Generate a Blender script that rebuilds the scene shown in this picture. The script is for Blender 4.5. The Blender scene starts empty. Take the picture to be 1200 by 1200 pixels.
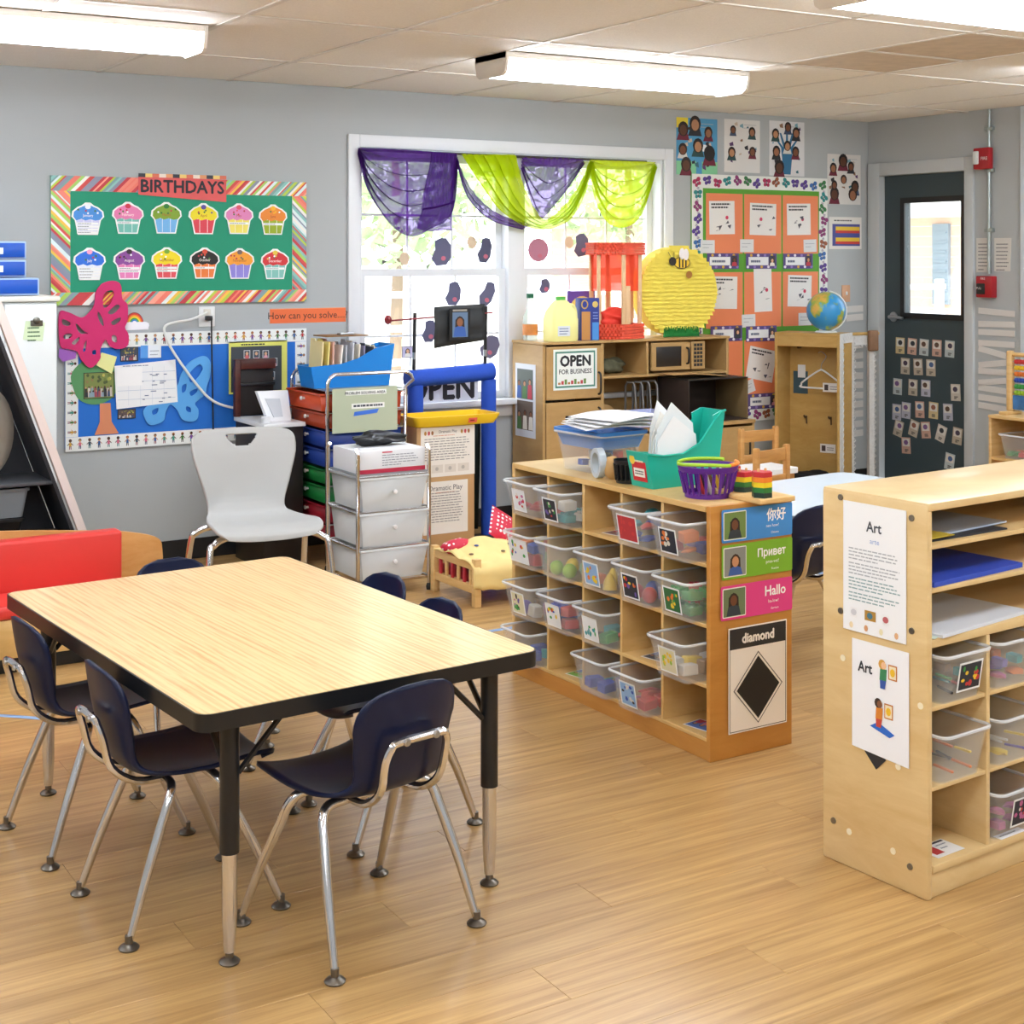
import bpy, bmesh, math, random
from mathutils import Vector, Matrix
R = math.radians
random.seed(7)
S = bpy.context.scene
COL = S.collection
# ------------------------------------------------------------------ camera, sky, sun, exposure
F, CX, HY, EYE = 1709.0, 600.0, 300.0, 1.5          # focal length in pixels, horizon row, eye height
YAW = math.atan2(1709.0, 2800.0)
cs, sn = math.cos(YAW), math.sin(YAW)
cam = bpy.data.cameras.new('camera'); cam.sensor_width = 36; cam.lens = 36 * F / 1200
cam.shift_y = -0.25; cam.clip_start = 0.05; cam.clip_end = 200
co = bpy.data.objects.new('camera', cam); COL.objects.link(co)
co.location = (0, 0, EYE); co.rotation_euler = (R(90), 0, -YAW); S.camera = co
w = bpy.data.worlds.new('sky'); S.world = w; w.use_nodes = True
bg = w.node_tree.nodes['Background']; bg.inputs[0].default_value = (0.86, 0.93, 1.0, 1); bg.inputs[1].default_value = 3.2
sl = bpy.data.lights.new('sun', 'SUN'); sl.energy = 4.5; sl.angle = R(1.5); sl.color = (1, 0.95, 0.86)
so = bpy.data.objects.new('sun', sl); COL.objects.link(so); so.location = (3, -8, 14); so.rotation_euler = (R(40), 0, R(-25))
S.view_settings.view_transform = 'Standard'; S.view_settings.look = 'None'
S.view_settings.gamma = 1.0; S.view_settings.use_curve_mapping = False
S.view_settings.exposure = 0.38
LAMP = 17.5                                           # emission of the fluorescent diffusers

# ------------------------------------------------------------------ measuring the room from the photograph
def ray(px, py):
    X = (px - CX) / F; Y = (HY - py) / F
    return (cs * X + sn, -sn * X + cs, Y)
def bk(px, py, y=7.0):                                # point (x, z) on a plane parallel to the back wall
    r = ray(px, py); t = y / r[1]; return (r[0] * t, EYE + r[2] * t)
def rt(px, py, x=7.03):                               # point (u = -y, z) on a plane parallel to the right wall
    r = ray(px, py); t = x / r[0]; return (-r[1] * t, EYE + r[2] * t)
def fl(px, py, z=0.0):                                # point (x, y) on a horizontal plane
    r = ray(px, py); t = (z - EYE) / r[2]; return (r[0] * t, r[1] * t)

# ------------------------------------------------------------------ colours and materials
def lin(h):
    h = h.lstrip('#'); out = []
    for i in (0, 2, 4):
        c = int(h[i:i+2], 16) / 255
        out.append(c / 12.92 if c <= 0.04045 else ((c + 0.055) / 1.055) ** 2.4)
    return tuple(out)
MATS = {}
def M(name, col='#cccccc', rough=0.5, metal=0.0, noise=0.0, nscale=30.0, bump=0.0, alpha=1.0, spec=0.5, trans=0.0, emit=0.0, coat=0.0):
    if name in MATS: return MATS[name]
    m = bpy.data.materials.new(name); m.use_nodes = True; MATS[name] = m
    nt = m.node_tree; b = nt.nodes['Principled BSDF']
    c = lin(col)
    b.inputs['Base Color'].default_value = (*c, 1); b.inputs['Roughness'].default_value = rough
    b.inputs['Metallic'].default_value = metal; b.inputs['Alpha'].default_value = alpha
    b.inputs['Specular IOR Level'].default_value = spec; b.inputs['Transmission Weight'].default_value = trans
    b.inputs['Coat Weight'].default_value = coat
    if emit:
        b.inputs['Emission Color'].default_value = (*c, 1); b.inputs['Emission Strength'].default_value = emit
    if noise or bump:
        tc = nt.nodes.new('ShaderNodeTexCoord'); n = nt.nodes.new('ShaderNodeTexNoise')
        n.inputs['Scale'].default_value = nscale; n.inputs['Detail'].default_value = 4
        nt.links.new(tc.outputs['Object'], n.inputs['Vector'])
        if noise:
            mx = nt.nodes.new('ShaderNodeMix'); mx.data_type = 'RGBA'
            mx.inputs[6].default_value = (*[v * (1 - noise) for v in c], 1)
            mx.inputs[7].default_value = (*[min(1, v * (1 + noise)) for v in c], 1)
            nt.links.new(n.outputs['Fac'], mx.inputs[0]); nt.links.new(mx.outputs[2], b.inputs['Base Color'])
        if bump:
            bp = nt.nodes.new('ShaderNodeBump'); bp.inputs['Strength'].default_value = bump; bp.inputs['Distance'].default_value = 0.01
            nt.links.new(n.outputs['Fac'], bp.inputs['Height']); nt.links.new(bp.outputs['Normal'], b.inputs['Normal'])
    return m
def wood(name, c1, c2, scale=(3, 30, 30), rough=0.4, wave=0.0, rnd=0.0, coat=0.0, lo=0.3, hi=0.7, bump=0.0):
    if name in MATS: return MATS[name]
    m = bpy.data.materials.new(name); m.use_nodes = True; MATS[name] = m
    nt = m.node_tree; N = nt.nodes; L = nt.links; b = N['Principled BSDF']
    b.inputs['Roughness'].default_value = rough; b.inputs['Coat Weight'].default_value = coat; b.inputs['Coat Roughness'].default_value = 0.15
    tc = N.new('ShaderNodeTexCoord'); mp = N.new('ShaderNodeMapping'); mp.inputs['Scale'].default_value = scale
    L.new(tc.outputs['Object'], mp.inputs['Vector'])
    oi = N.new('ShaderNodeObjectInfo')
    if rnd:
        ml = N.new('ShaderNodeMath'); ml.operation = 'MULTIPLY'; ml.inputs[1].default_value = 60
        L.new(oi.outputs['Random'], ml.inputs[0]); cmb = N.new('ShaderNodeCombineXYZ')
        for i in range(3): L.new(ml.outputs[0], cmb.inputs[i])
        L.new(cmb.outputs[0], mp.inputs['Location'])
    n = N.new('ShaderNodeTexNoise'); n.inputs['Scale'].default_value = 1.0; n.inputs['Detail'].default_value = 6; n.inputs['Roughness'].default_value = 0.65
    n.inputs['Distortion'].default_value = 0.6
    L.new(mp.outputs[0], n.inputs['Vector']); fac = n.outputs['Fac']
    if wave:
        wv = N.new('ShaderNodeTexWave'); wv.wave_type = 'BANDS'; wv.bands_direction = 'Y'; wv.inputs['Scale'].default_value = wave
        wv.inputs['Distortion'].default_value = 9; wv.inputs['Detail'].default_value = 3; wv.inputs['Detail Scale'].default_value = 0.6
        L.new(mp.outputs[0], wv.inputs['Vector'])
        ad = N.new('ShaderNodeMix'); ad.data_type = 'FLOAT'; ad.inputs[0].default_value = 0.45
        L.new(fac, ad.inputs[2]); L.new(wv.outputs['Fac'], ad.inputs[3]); fac = ad.outputs[0]
    cr = N.new('ShaderNodeValToRGB'); cr.color_ramp.elements[0].position = lo; cr.color_ramp.elements[1].position = hi
    cr.color_ramp.elements[0].color = (*lin(c1), 1); cr.color_ramp.elements[1].color = (*lin(c2), 1)
    L.new(fac, cr.inputs['Fac']); out = cr.outputs['Color']
    if rnd:
        hs = N.new('ShaderNodeHueSaturation'); mr = N.new('ShaderNodeMapRange')
        mr.inputs['To Min'].default_value = 1 - rnd; mr.inputs['To Max'].default_value = 1 + rnd
        L.new(oi.outputs['Random'], mr.inputs['Value']); L.new(mr.outputs[0], hs.inputs['Value']); L.new(out, hs.inputs['Color']); out = hs.outputs['Color']
    L.new(out, b.inputs['Base Color'])
    if bump:
        bp = N.new('ShaderNodeBump'); bp.inputs['Strength'].default_value = bump; bp.inputs['Distance'].default_value = 0.002
        L.new(fac, bp.inputs['Height']); L.new(bp.outputs['Normal'], b.inputs['Normal'])
    return m
def print_mat():
    m = bpy.data.materials.new('printed_paper'); m.use_nodes = True; nt = m.node_tree; b = nt.nodes['Principled BSDF']
    a = nt.nodes.new('ShaderNodeAttribute'); a.attribute_name = 'Col'
    nt.links.new(a.outputs['Color'], b.inputs['Base Color']); b.inputs['Roughness'].default_value = 0.6
    return m
PRINT = print_mat()
def sheer(name, col, opacity):
    m = bpy.data.materials.new(name); m.use_nodes = True; nt = m.node_tree; N = nt.nodes; L = nt.links
    N.remove(N['Principled BSDF']); o = N['Material Output']
    d = N.new('ShaderNodeBsdfDiffuse'); t = N.new('ShaderNodeBsdfTranslucent'); x = N.new('ShaderNodeBsdfTransparent')
    c = (*lin(col), 1); d.inputs[0].default_value = c; t.inputs[0].default_value = c
    x.inputs[0].default_value = (*[0.45 + 0.55 * v for v in lin(col)], 1)
    a = N.new('ShaderNodeMixShader'); a.inputs[0].default_value = 0.5; L.new(d.outputs[0], a.inputs[1]); L.new(t.outputs[0], a.inputs[2])
    e = N.new('ShaderNodeMixShader'); e.inputs[0].default_value = opacity; L.new(x.outputs[0], e.inputs[1]); L.new(a.outputs[0], e.inputs[2])
    L.new(e.outputs[0], o.inputs[0]); MATS[name] = m
    return m
CHROME = M('chrome', '#d9d9dc', 0.16, 1.0)
STEEL = M('steel', '#b9bcc0', 0.3, 1.0)
BLACK = M('black_plastic', '#141517', 0.4)
WHITE = M('white_paint', '#eceeee', 0.45)
BIRCH = wood('birch_plywood', '#d8b67c', '#e8cd98', (3, 3, 14), 0.38, coat=0.2)
MAPLE = wood('maple_plywood', '#d2a965', '#e2bf80', (4, 4, 16), 0.4, coat=0.15)
ENDWOOD = wood('amber_end_panel', '#bd8038', '#cf9549', (3, 3, 18), 0.35, coat=0.3)
KITWOOD = wood('play_kitchen_wood', '#b08c56', '#c29d66', (5, 5, 12), 0.42)
PINE = wood('pine', '#d9ae6d', '#ecc98d', (4, 4, 30), 0.45)
OAKCH = wood('oak_chair', '#b77f42', '#cf9a58', (6, 6, 30), 0.4)
CLEAR = M('frosted_clear_plastic', '#eef3f6', 0.2, alpha=0.13)
RIMP = M('clear_rim_plastic', '#f3f6f8', 0.25, alpha=0.62)
CLEAR2 = M('cloudy_drawer_plastic', '#e9ecec', 0.3, alpha=0.62)
NAVY = M('navy_polypropylene', '#0a1738', 0.36, noise=0.15, nscale=8, spec=0.35)
GLASS = M('window_glass', '#ffffff', 0.02, alpha=0.06)

# ------------------------------------------------------------------ mesh building
class MB:
    def __init__(s): s.v = []; s.f = []; s.c = []; s.anyc = False
    def add(s, vs, fs, col=None):
        o = len(s.v); s.v += [tuple(p) for p in vs]
        for f in fs: s.f.append([i + o for i in f]); s.c.append(col)
        if col: s.anyc = True
        return s
    def box(s, x0, x1, y0, y1, z0, z1, col=None):
        v = [(x, y, z) for z in (z0, z1) for y in (y0, y1) for x in (x0, x1)]
        return s.add(v, [(0, 2, 3, 1), (4, 5, 7, 6), (0, 1, 5, 4), (2, 6, 7, 3), (0, 4, 6, 2), (1, 3, 7, 5)], col)
    def rbox(s, x0, x1, y0, y1, z0, z1, b=0.004, seg=2, col=None):
        bm = bmesh.new(); bmesh.ops.create_cube(bm, size=1)
        for q in bm.verts: q.co = ((x0+x1)/2 + q.co.x*(x1-x0), (y0+y1)/2 + q.co.y*(y1-y0), (z0+z1)/2 + q.co.z*(z1-z0))
        bmesh.ops.bevel(bm, geom=list(bm.edges), offset=b, segments=seg, affect='EDGES', profile=0.5)
        bm.verts.index_update(); s.add([q.co[:] for q in bm.verts], [[q.index for q in f.verts] for f in bm.faces], col); bm.free()
        return s
    def tube(s, pts, r, n=8, closed=False, col=None):
        P = [Vector(p) for p in pts]; k = len(P); rr = r if isinstance(r, (list, tuple)) else [r] * k
        T = []
        for i in range(k):
            a = P[i-1] if (i or closed) else P[i]; b = P[(i+1) % k] if (i < k-1 or closed) else P[i]
            T.append((b - a).normalized())
        up = Vector((0, 0, 1)) if abs(T[0].z) < 0.9 else Vector((1, 0, 0))
        nrm = (up - T[0] * up.dot(T[0])).normalized(); vs = []
        for i in range(k):
            nrm = nrm - T[i] * nrm.dot(T[i])
            nrm = nrm.normalized() if nrm.length > 1e-6 else T[i].orthogonal().normalized()
            bn = T[i].cross(nrm)
            for j in range(n):
                a = 2 * math.pi * j / n; vs.append(P[i] + (nrm * math.cos(a) + bn * math.sin(a)) * rr[i])
        fs = []
        for i in range(k if closed else k - 1):
            for j in range(n):
                a = i*n + j; b = i*n + (j+1) % n; c = ((i+1) % k)*n + (j+1) % n; d = ((i+1) % k)*n + j
                fs.append((a, b, c, d))
        if not closed: fs += [list(range(n))[::-1], [(k-1)*n + j for j in range(n)]]
        return s.add(vs, fs, col)
    def lathe(s, prof, n=20, c=(0, 0, 0), col=None, sx=1, sy=1):
        vs = []; fs = []
        for r, z in prof:
            for j in range(n):
                a = 2*math.pi*j/n; vs.append((c[0] + r*sx*math.cos(a), c[1] + r*sy*math.sin(a), c[2] + z))
        for i in range(len(prof)-1):
            for j in range(n): fs.append((i*n+j, i*n+(j+1) % n, (i+1)*n+(j+1) % n, (i+1)*n+j))
        if prof[0][0] > 1e-5: fs.append(list(range(n))[::-1])
        if prof[-1][0] > 1e-5: fs.append([(len(prof)-1)*n + j for j in range(n)])
        return s.add(vs, fs, col)
    def prism(s, poly, a, b, plane='xy', col=None):
        k = len(poly)
        def mk(p, t):
            if plane == 'xy': return (p[0], p[1], t)
            if plane == 'xz': return (p[0], t, p[1])
            return (t, p[0], p[1])
        vs = [mk(p, a) for p in poly] + [mk(p, b) for p in poly]
        fs = [list(range(k))[::-1], list(range(k, 2*k))] + [(i, (i+1) % k, k+(i+1) % k, k+i) for i in range(k)]
        return s.add(vs, fs, col)
    def ring(s, outer, inner, a, b, plane='xz', col=None):
        k = len(outer)
        def mk(p, t):
            if plane == 'xy': return (p[0], p[1], t)
            if plane == 'xz': return (p[0], t, p[1])
            return (t, p[0], p[1])
        vs = [mk(p, t) for t in (a, b) for q in (outer, inner) for p in q]
        fs = []
        for i in range(k):
            j = (i+1) % k
            fs += [(i, j, k+j, k+i), (2*k+i, 3*k+i, 3*k+j, 2*k+j), (i, 2*k+i, 2*k+j, j), (k+i, k+j, 3*k+j, 3*k+i)]
        return s.add(vs, fs, col)
    def grid(s, fn, nu, nv, col=None):
        vs = [fn(i/nu, j/nv) for j in range(nv+1) for i in range(nu+1)]
        return s.add(vs, [(j*(nu+1)+i, j*(nu+1)+i+1, (j+1)*(nu+1)+i+1, (j+1)*(nu+1)+i) for j in range(nv) for i in range(nu)], col)
    def mesh(s, name, angle=38):
        m = bpy.data.meshes.new(name); m.from_pydata(s.v, [], s.f)
        if s.anyc:
            at = m.color_attributes.new('Col', 'FLOAT_COLOR', 'CORNER'); data = []
            for f, c in zip(s.f, s.c):
                c = lin(c) if isinstance(c, str) else (c or (0.8, 0.8, 0.8))
                data += [c[0], c[1], c[2], 1.0] * len(f)
            at.data.foreach_set('color', data)
        bm = bmesh.new(); bm.from_mesh(m); bmesh.ops.recalc_face_normals(bm, faces=bm.faces); bm.to_mesh(m); bm.free()
        m.polygons.foreach_set('use_smooth', [True] * len(m.polygons)); m.set_sharp_from_angle(angle=R(angle))
        return m
    def build(s, name, mat, parent=None, loc=None, rot=None, solid=0.0, angle=38):
        m = s.mesh(name, angle); m.materials.append(mat)
        return link(name, m, parent, loc, rot, solid)
def link(name, mesh, parent=None, loc=None, rot=None, solid=0.0):
    o = bpy.data.objects.new(name, mesh); COL.objects.link(o)
    if parent: o.parent = parent
    if loc: o.location = loc
    if rot: o.rotation_euler = rot
    if solid:
        md = o.modifiers.new('thickness', 'SOLIDIFY'); md.thickness = solid; md.offset = 0
    return o
def tag(o, label=None, cat=None, group=None, kind=None):
    if label: o['label'] = label
    if cat: o['category'] = cat
    if group: o['group'] = group
    if kind: o['kind'] = kind
    return o
def thing(name, label, cat, loc=(0, 0, 0), rotz=0.0, group=None):
    o = bpy.data.objects.new(name, None); COL.objects.link(o); o.empty_display_size = 0.05
    o.location = loc; o.rotation_euler = (0, 0, rotz)
    return tag(o, label, cat, group)
def struct(o): o['kind'] = 'structure'; return o
def rrect(x0, x1, y0, y1, r, n=5):
    out = []
    for cx, cy, a in ((x1-r, y0+r, -90), (x1-r, y1-r, 0), (x0+r, y1-r, 90), (x0+r, y0+r, 180)):
        for i in range(n+1):
            t = R(a + 90*i/n); out.append((cx + r*math.cos(t), cy + r*math.sin(t)))
    return out
def bez(pts, n=6, closed=False):                      # Catmull-Rom through points
    P = [Vector(p) for p in pts]; k = len(P); out = []
    rng = range(k) if closed else range(k-1)
    for i in rng:
        p0 = P[i-1] if (i or closed) else P[0]; p1 = P[i]; p2 = P[(i+1) % k]; p3 = P[(i+2) % k] if (closed or i+2 < k) else P[-1]
        for j in range(n):
            t = j/n
            out.append(0.5*((2*p1) + (p2-p0)*t + (2*p0-5*p1+4*p2-p3)*t*t + (3*p1-p0-3*p2+p3)*t**3))
    if not closed: out.append(P[-1])
    return [tuple(q) for q in out]
def samp(curve, t):
    k = (len(curve)-1)*t; i = min(int(k), len(curve)-2); f = k-i
    return tuple(a + (b-a)*f for a, b in zip(curve[i], curve[i+1]))
TXT = {}
def glyphs(s):
    if s not in TXT:
        cu = bpy.data.curves.new('text', 'FONT'); cu.body = s; cu.size = 1; cu.resolution_u = 2; cu.fill_mode = 'FRONT'
        ob = bpy.data.objects.new('text', cu); COL.objects.link(ob)
        me = bpy.data.meshes.new_from_object(ob)
        vs = [(q.co.x, q.co.y) for q in me.vertices]; fs = [tuple(p.vertices) for p in me.polygons]
        bpy.data.objects.remove(ob); bpy.data.meshes.remove(me); bpy.data.curves.remove(cu)
        TXT[s] = (vs, fs)
    return TXT[s]
class Flat(MB):                                       # flat print: local x right, z up, facing -y; layers lie 0.35 mm apart
    E = 0.00035
    def poly(s, pts, col, l=1):                      # successive pieces lie a hair apart, like glued paper
        s.k = (getattr(s, 'k', 0) + 1) % 16; y = -l*s.E - s.k*2e-5
        return s.add([(p[0], y, p[1]) for p in pts], [list(range(len(pts)))], col)
    def rect(s, x0, z0, x1, z1, col, l=1): return s.poly([(x0, z0), (x1, z0), (x1, z1), (x0, z1)], col, l)
    def disc(s, x, z, rx, rz, col, l=1, n=12, a0=0, a1=360):
        return s.poly([(x + rx*math.cos(R(a0 + (a1-a0)*i/n)), z + rz*math.sin(R(a0 + (a1-a0)*i/n))) for i in range(n + (0 if a1-a0 == 360 else 1))], col, l)
    def slab(s, x0, z0, x1, z1, col, th=0.0012): return s.box(x0, x1, 0, th, z0, z1, col)
    def slabp(s, pts, col, th=0.0012): return s.prism(pts, 0, th, 'xz', col)
    def text(s, t, x, z, h, col, l=2, align='c', sx=1.0, bold=0.0, rot=0):
        vs, fs = glyphs(t)
        if not vs: return s
        xs = [p[0] for p in vs]; zs = [p[1] for p in vs]; k = h / 0.72
        wd = (max(xs)-min(xs))*k*sx; ox = {'c': -wd/2, 'l': 0, 'r': -wd}[align]
        offs = [(0, 0)] if not bold else [(0, 0), (bold, 0), (-bold, 0), (0, bold), (0, -bold)]
        ca, sa = math.cos(R(rot)), math.sin(R(rot))
        for q, (bx, bz) in enumerate(offs):
            pp = [((p[0]-min(xs))*k*sx + ox + bx, p[1]*k + bz) for p in vs]
            s.add([(x + a*ca - b*sa, -(l + q*0.1)*s.E, z + a*sa + b*ca) for a, b in pp], fs, col)
        return s
    def lines(s, x0, x1, z, dz, n, col, h=0.003, l=2, rnd=None):   # illegible small print
        rnd = rnd or random
        for i in range(n):
            x = x0; zz = z - i*dz; e = x1 - (x1-x0)*rnd.random()*(0.5 if i == n-1 else 0.12)
            while x < e:
                k = (x1-x0)*rnd.uniform(0.05, 0.14); s.rect(x, zz, min(e, x+k*0.82), zz+h, col, l); x += k
        return s
    def photo(s, x0, z0, x1, z1, bgc, seed=0, people=2, l=1):
        q = random.Random(seed); s.rect(x0, z0, x1, z1, bgc, l); W = x1-x0; H = z1-z0
        if people >= 4:                                  # crowd: foliage or room behind, small figures in two rows
            for i in range(16): s.disc(x0+W*q.uniform(.06, .94), z1-H*q.uniform(.08, .42), W*.05, H*.07, q.choice(['#a8a84a', '#6d7d3a', '#8a7a4a', '#4a5a34', '#c2b45a']), l+.5, 7)
            for k in range(2):
                for i in range(people+2-k):
                    cx = x0+W*(i+.5+.3*k)/(people+2.4); r = W*.032; cz = z0+H*(.42-.14*k)+H*q.uniform(-.03, .03)
                    s.poly([(cx-r*1.4, z0+H*.04), (cx+r*1.4, z0+H*.04), (cx+r*1.1, cz-r*.7), (cx-r*1.1, cz-r*.7)], q.choice(['#c2b8b0', '#3a4a6a', '#9a4a58', '#2e3238', '#8aa0b0', '#d8cfc4']), l+1+k)
                    s.disc(cx, cz, r*.9, r*1.1, q.choice(['#5a3a28', '#c09070', '#2a1d18', '#8a6048']), l+1.5+k, 8)
            return s
        for i in range(people):
            cx = x0 + W*(i+0.5)/people + W*q.uniform(-.04, .04); r = min(W/people*0.25, H*0.2); cz = z0 + H*q.uniform(.5, .6)
            hair = q.choice(['#2a1c16', '#3b2416', '#191414'])
            if people == 1: s.poly([(cx-r*1.25, cz-r*1.5), (cx+r*1.25, cz-r*1.5), (cx+r*1.15, cz+r*.6), (cx, cz+r*1.45), (cx-r*1.15, cz+r*.6)], hair, l+.8)
            s.poly([(cx-r*1.7, z0+H*.02), (cx+r*1.7, z0+H*.02), (cx+r*1.3, cz-r*1.15), (cx+r*.4, cz-r*.85), (cx-r*.4, cz-r*.85), (cx-r*1.3, cz-r*1.15)], q.choice(['#c23b4a', '#3a5fa8', '#e9e4da', '#2e3a46', '#d88f9c', '#57844a']), l+1)
            s.disc(cx, cz+r*.28, r*1.05, r*1.1, hair, l+1.5); s.disc(cx, cz, r*.8, r*.98, q.choice(['#8d5a3c', '#c48d66', '#6d4128', '#e0b08a']), l+2)
        return s
    def out(s, name, y=6.997, label=None, cat=None, group=None, parent=None, mat=None):     # on a plane facing -y, coordinates are world (x, z)
        if parent:
            L = parent.location; s.v = [(a-L.x, b + (y-L.y), c-L.z) for a, b, c in s.v]
            return s.build(name, mat or PRINT, parent)
        xs = [p[0] for p in s.v]; zs = [p[2] for p in s.v]; cx = (min(xs)+max(xs))/2; cz = min(zs)
        s.v = [(a-cx, b, c-cz) for a, b, c in s.v]
        return tag(s.build(name, mat or PRINT, None, (cx, y, cz)), label, cat, group)
    def outr(s, name, x=7.027, label=None, cat=None, group=None, rot=0.0, mat=None):        # on a plane facing -x, coordinates are (u = -y, z)
        xs = [p[0] for p in s.v]; zs = [p[2] for p in s.v]; cx = (min(xs)+max(xs))/2; cz = min(zs)
        s.v = [(a-cx, b, c-cz) for a, b, c in s.v]
        return tag(s.build(name, mat or PRINT, None, (x, -cx, cz), (0, 0, R(-90)+rot)), label, cat, group)
def quad(px, y=None, x=None):                         # photo corners -> bounding (x0, z0, x1, z1) on a wall plane
    pts = [bk(a, b, y) if y else rt(a, b, x) for a, b in px]
    return min(p[0] for p in pts), min(p[1] for p in pts), max(p[0] for p in pts), max(p[1] for p in pts)
def children(o): return list(o.children)
def copy_tree(o, loc, rotz=None, label=None, group=None):
    c = o.copy(); COL.objects.link(c); c.location = loc
    if rotz is not None: c.rotation_euler = (0, 0, rotz)
    if label: c['label'] = label
    if group: c['group'] = group
    for ch in children(o):
        d = ch.copy(); COL.objects.link(d); d.parent = c
        for g in children(ch):
            e = g.copy(); COL.objects.link(e); e.parent = d
    return c

# ================================================================== the room
X0, X1, Y0, Y1, ZC = -2.6, 7.03, -2.2, 7.0, 2.38
WALL = M('grey_wall_paint', '#b1b6b7', 0.75, noise=0.03, nscale=3, bump=0.02)
TRIM = M('trim_paint', '#e4e7ea', 0.4)
# floor: dark underlay + planks that run along the back wall
base = struct(MB().box(X0, X1, Y0, Y1, -0.06, -0.0045).build('floor', M('underlay', '#4d3a24', 0.8)))
PLANK = wood('oak_vinyl_plank', '#96703e', '#d0aa70', (1.7, 46, 20), 0.36, rnd=0.06, coat=0.25, lo=0.24, hi=0.74, bump=0.03)
PW, PL = 0.15, 1.2
pm = MB().rbox(0.0004, PL-0.0004, 0.0003, PW-0.0003, -0.0045, 0, 0.0006, 1).mesh('plank'); pm.materials.append(PLANK)
rest = MB(); row = 0; y = Y0
while y < Y1 - 1e-6:
    off = (row * 0.37) % 1.0 * PL; x = X0 - off; w_ = min(PW, Y1-y)
    while x < X1:
        a, b = max(x, X0), min(x+PL, X1)
        if b - a > 0.01:
            near = y > 1.35 and b > 0.18*y - 0.05 and a < 1.26*y + 0.1
            if near and b-a > PL-1e-6 and w_ > PW-1e-6: link('plank', pm, base, (x, y, 0))
            elif near: link('plank', (lambda q: (q.materials.append(PLANK), q)[1])(MB().rbox(a-x+.0004, b-x-.0004, .0003, w_-.0003, -.0045, 0, .0006, 1).mesh('plank')), base, (x, y, 0))
            else: rest.box(a+.0004, b-.0004, y+.0003, y+w_-.0003, -.0045, 0)
        x += PL
    y += PW; row += 1
o = rest.build('planking', PLANK, base); o['kind'] = 'stuff'
# ceiling: slab above, hung tiles on a metal grid
cl = struct(MB().box(X0-.12, X1+.12, Y0-.12, Y1+.12, ZC+0.03, ZC+0.12).build('ceiling', M('plenum', '#8c8780', 0.9)))
TILE = M('acoustic_tile', '#efebe3', 0.9, noise=0.10, nscale=130, bump=0.25)
TILE2 = M('stained_tile', '#cdbda8', 0.9, noise=0.2, nscale=14)
GRID = M('grid_metal', '#dcd6cc', 0.5)
TX, TY = 0.65, 1.1
def lines_from(c, step, a, b):
    k = c
    while k - step > a: k -= step
    out = []
    while k < b: out.append(k); k += step
    return out
gx = lines_from(3.25, TX, X0, X1); gy = lines_from(5.07, TY, Y0, Y1)
ex = [X0] + gx + [X1]; ey = [Y0] + gy + [Y1]
tm = {}
for i in range(len(ex)-1):
    for j in range(len(ey)-1):
        wx, wy = round(ex[i+1]-ex[i], 3), round(ey[j+1]-ey[j], 3)
        if wx < .03 or wy < .03: continue
        if (wx, wy) not in tm:
            q = MB().box(0.006, wx-.006, .006, wy-.006, 0.004, 0.016).mesh('ceiling_tile'); q.materials.append(TILE); tm[(wx, wy)] = q
        t = link('ceiling_tile', tm[(wx, wy)], cl, (ex[i], ey[j], ZC))
        if abs(ex[i]-4.55) < .05 and abs(ey[j]-3.97) < .05:
            t.data = tm[(wx, wy)].copy(); t.data.materials[0] = TILE2
for x in gx: MB().box(x-.012, x+.012, Y0, Y1, ZC, ZC+.006).build('grid_bar', GRID, cl)
for y in gy: MB().box(X0, X1, y-.012, y+.012, ZC-.0005, ZC+.0055).build('grid_bar', GRID, cl)
MB().box(4.562, 5.19, 4.548, 4.572, ZC, ZC+.006).build('grid_bar', GRID, cl)
# back wall with the window opening
WX0, WX1, WZ0, WZ1 = 3.322, 5.335, 0.705, 2.075
q = MB(); q.box(X0-.12, WX0, Y1, Y1+.14, -.06, ZC+.05); q.box(WX1, X1+.12, Y1, Y1+.14, -.06, ZC+.05)
q.box(WX0, WX1, Y1, Y1+.14, -.06, WZ0); q.box(WX0, WX1, Y1, Y1+.14, WZ1, ZC+.05)
struct(q.build('wall_back', WALL))
# right wall with the door opening
DY0, DY1, DZ = 6.165, 6.895, 2.035
q = MB(); q.box(X1, X1+.14, Y0-.12, DY0, -.06, ZC+.05); q.box(X1, X1+.14, DY1, Y1, -.06, ZC+.05); q.box(X1, X1+.14, DY0, DY1, DZ, ZC+.05)
struct(q.build('wall_right', WALL))
struct(MB().box(X0-.12, X0, Y0-.12, Y1, -.06, ZC+.05).build('wall_left', WALL))
struct(MB().box(X0, X1, Y0-.12, Y0, -.06, ZC+.05).build('wall_front', WALL))
BB = M('black_vinyl_base', '#17181a', 0.5)
struct(MB().box(X0, X1-.008, Y1-.008, Y1, 0, .10).build('baseboard_back', BB))
struct(MB().box(X1-.008, X1, Y0, DY0-.07, 0, .10).build('baseboard_right', BB))
# pale corner trim on the right wall
struct(MB().box(X1-.02, X1, 5.66, 5.755, .1, ZC-.001).build('trim_1', M('pale_blue_trim', '#c9d3da', 0.5)))
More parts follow.
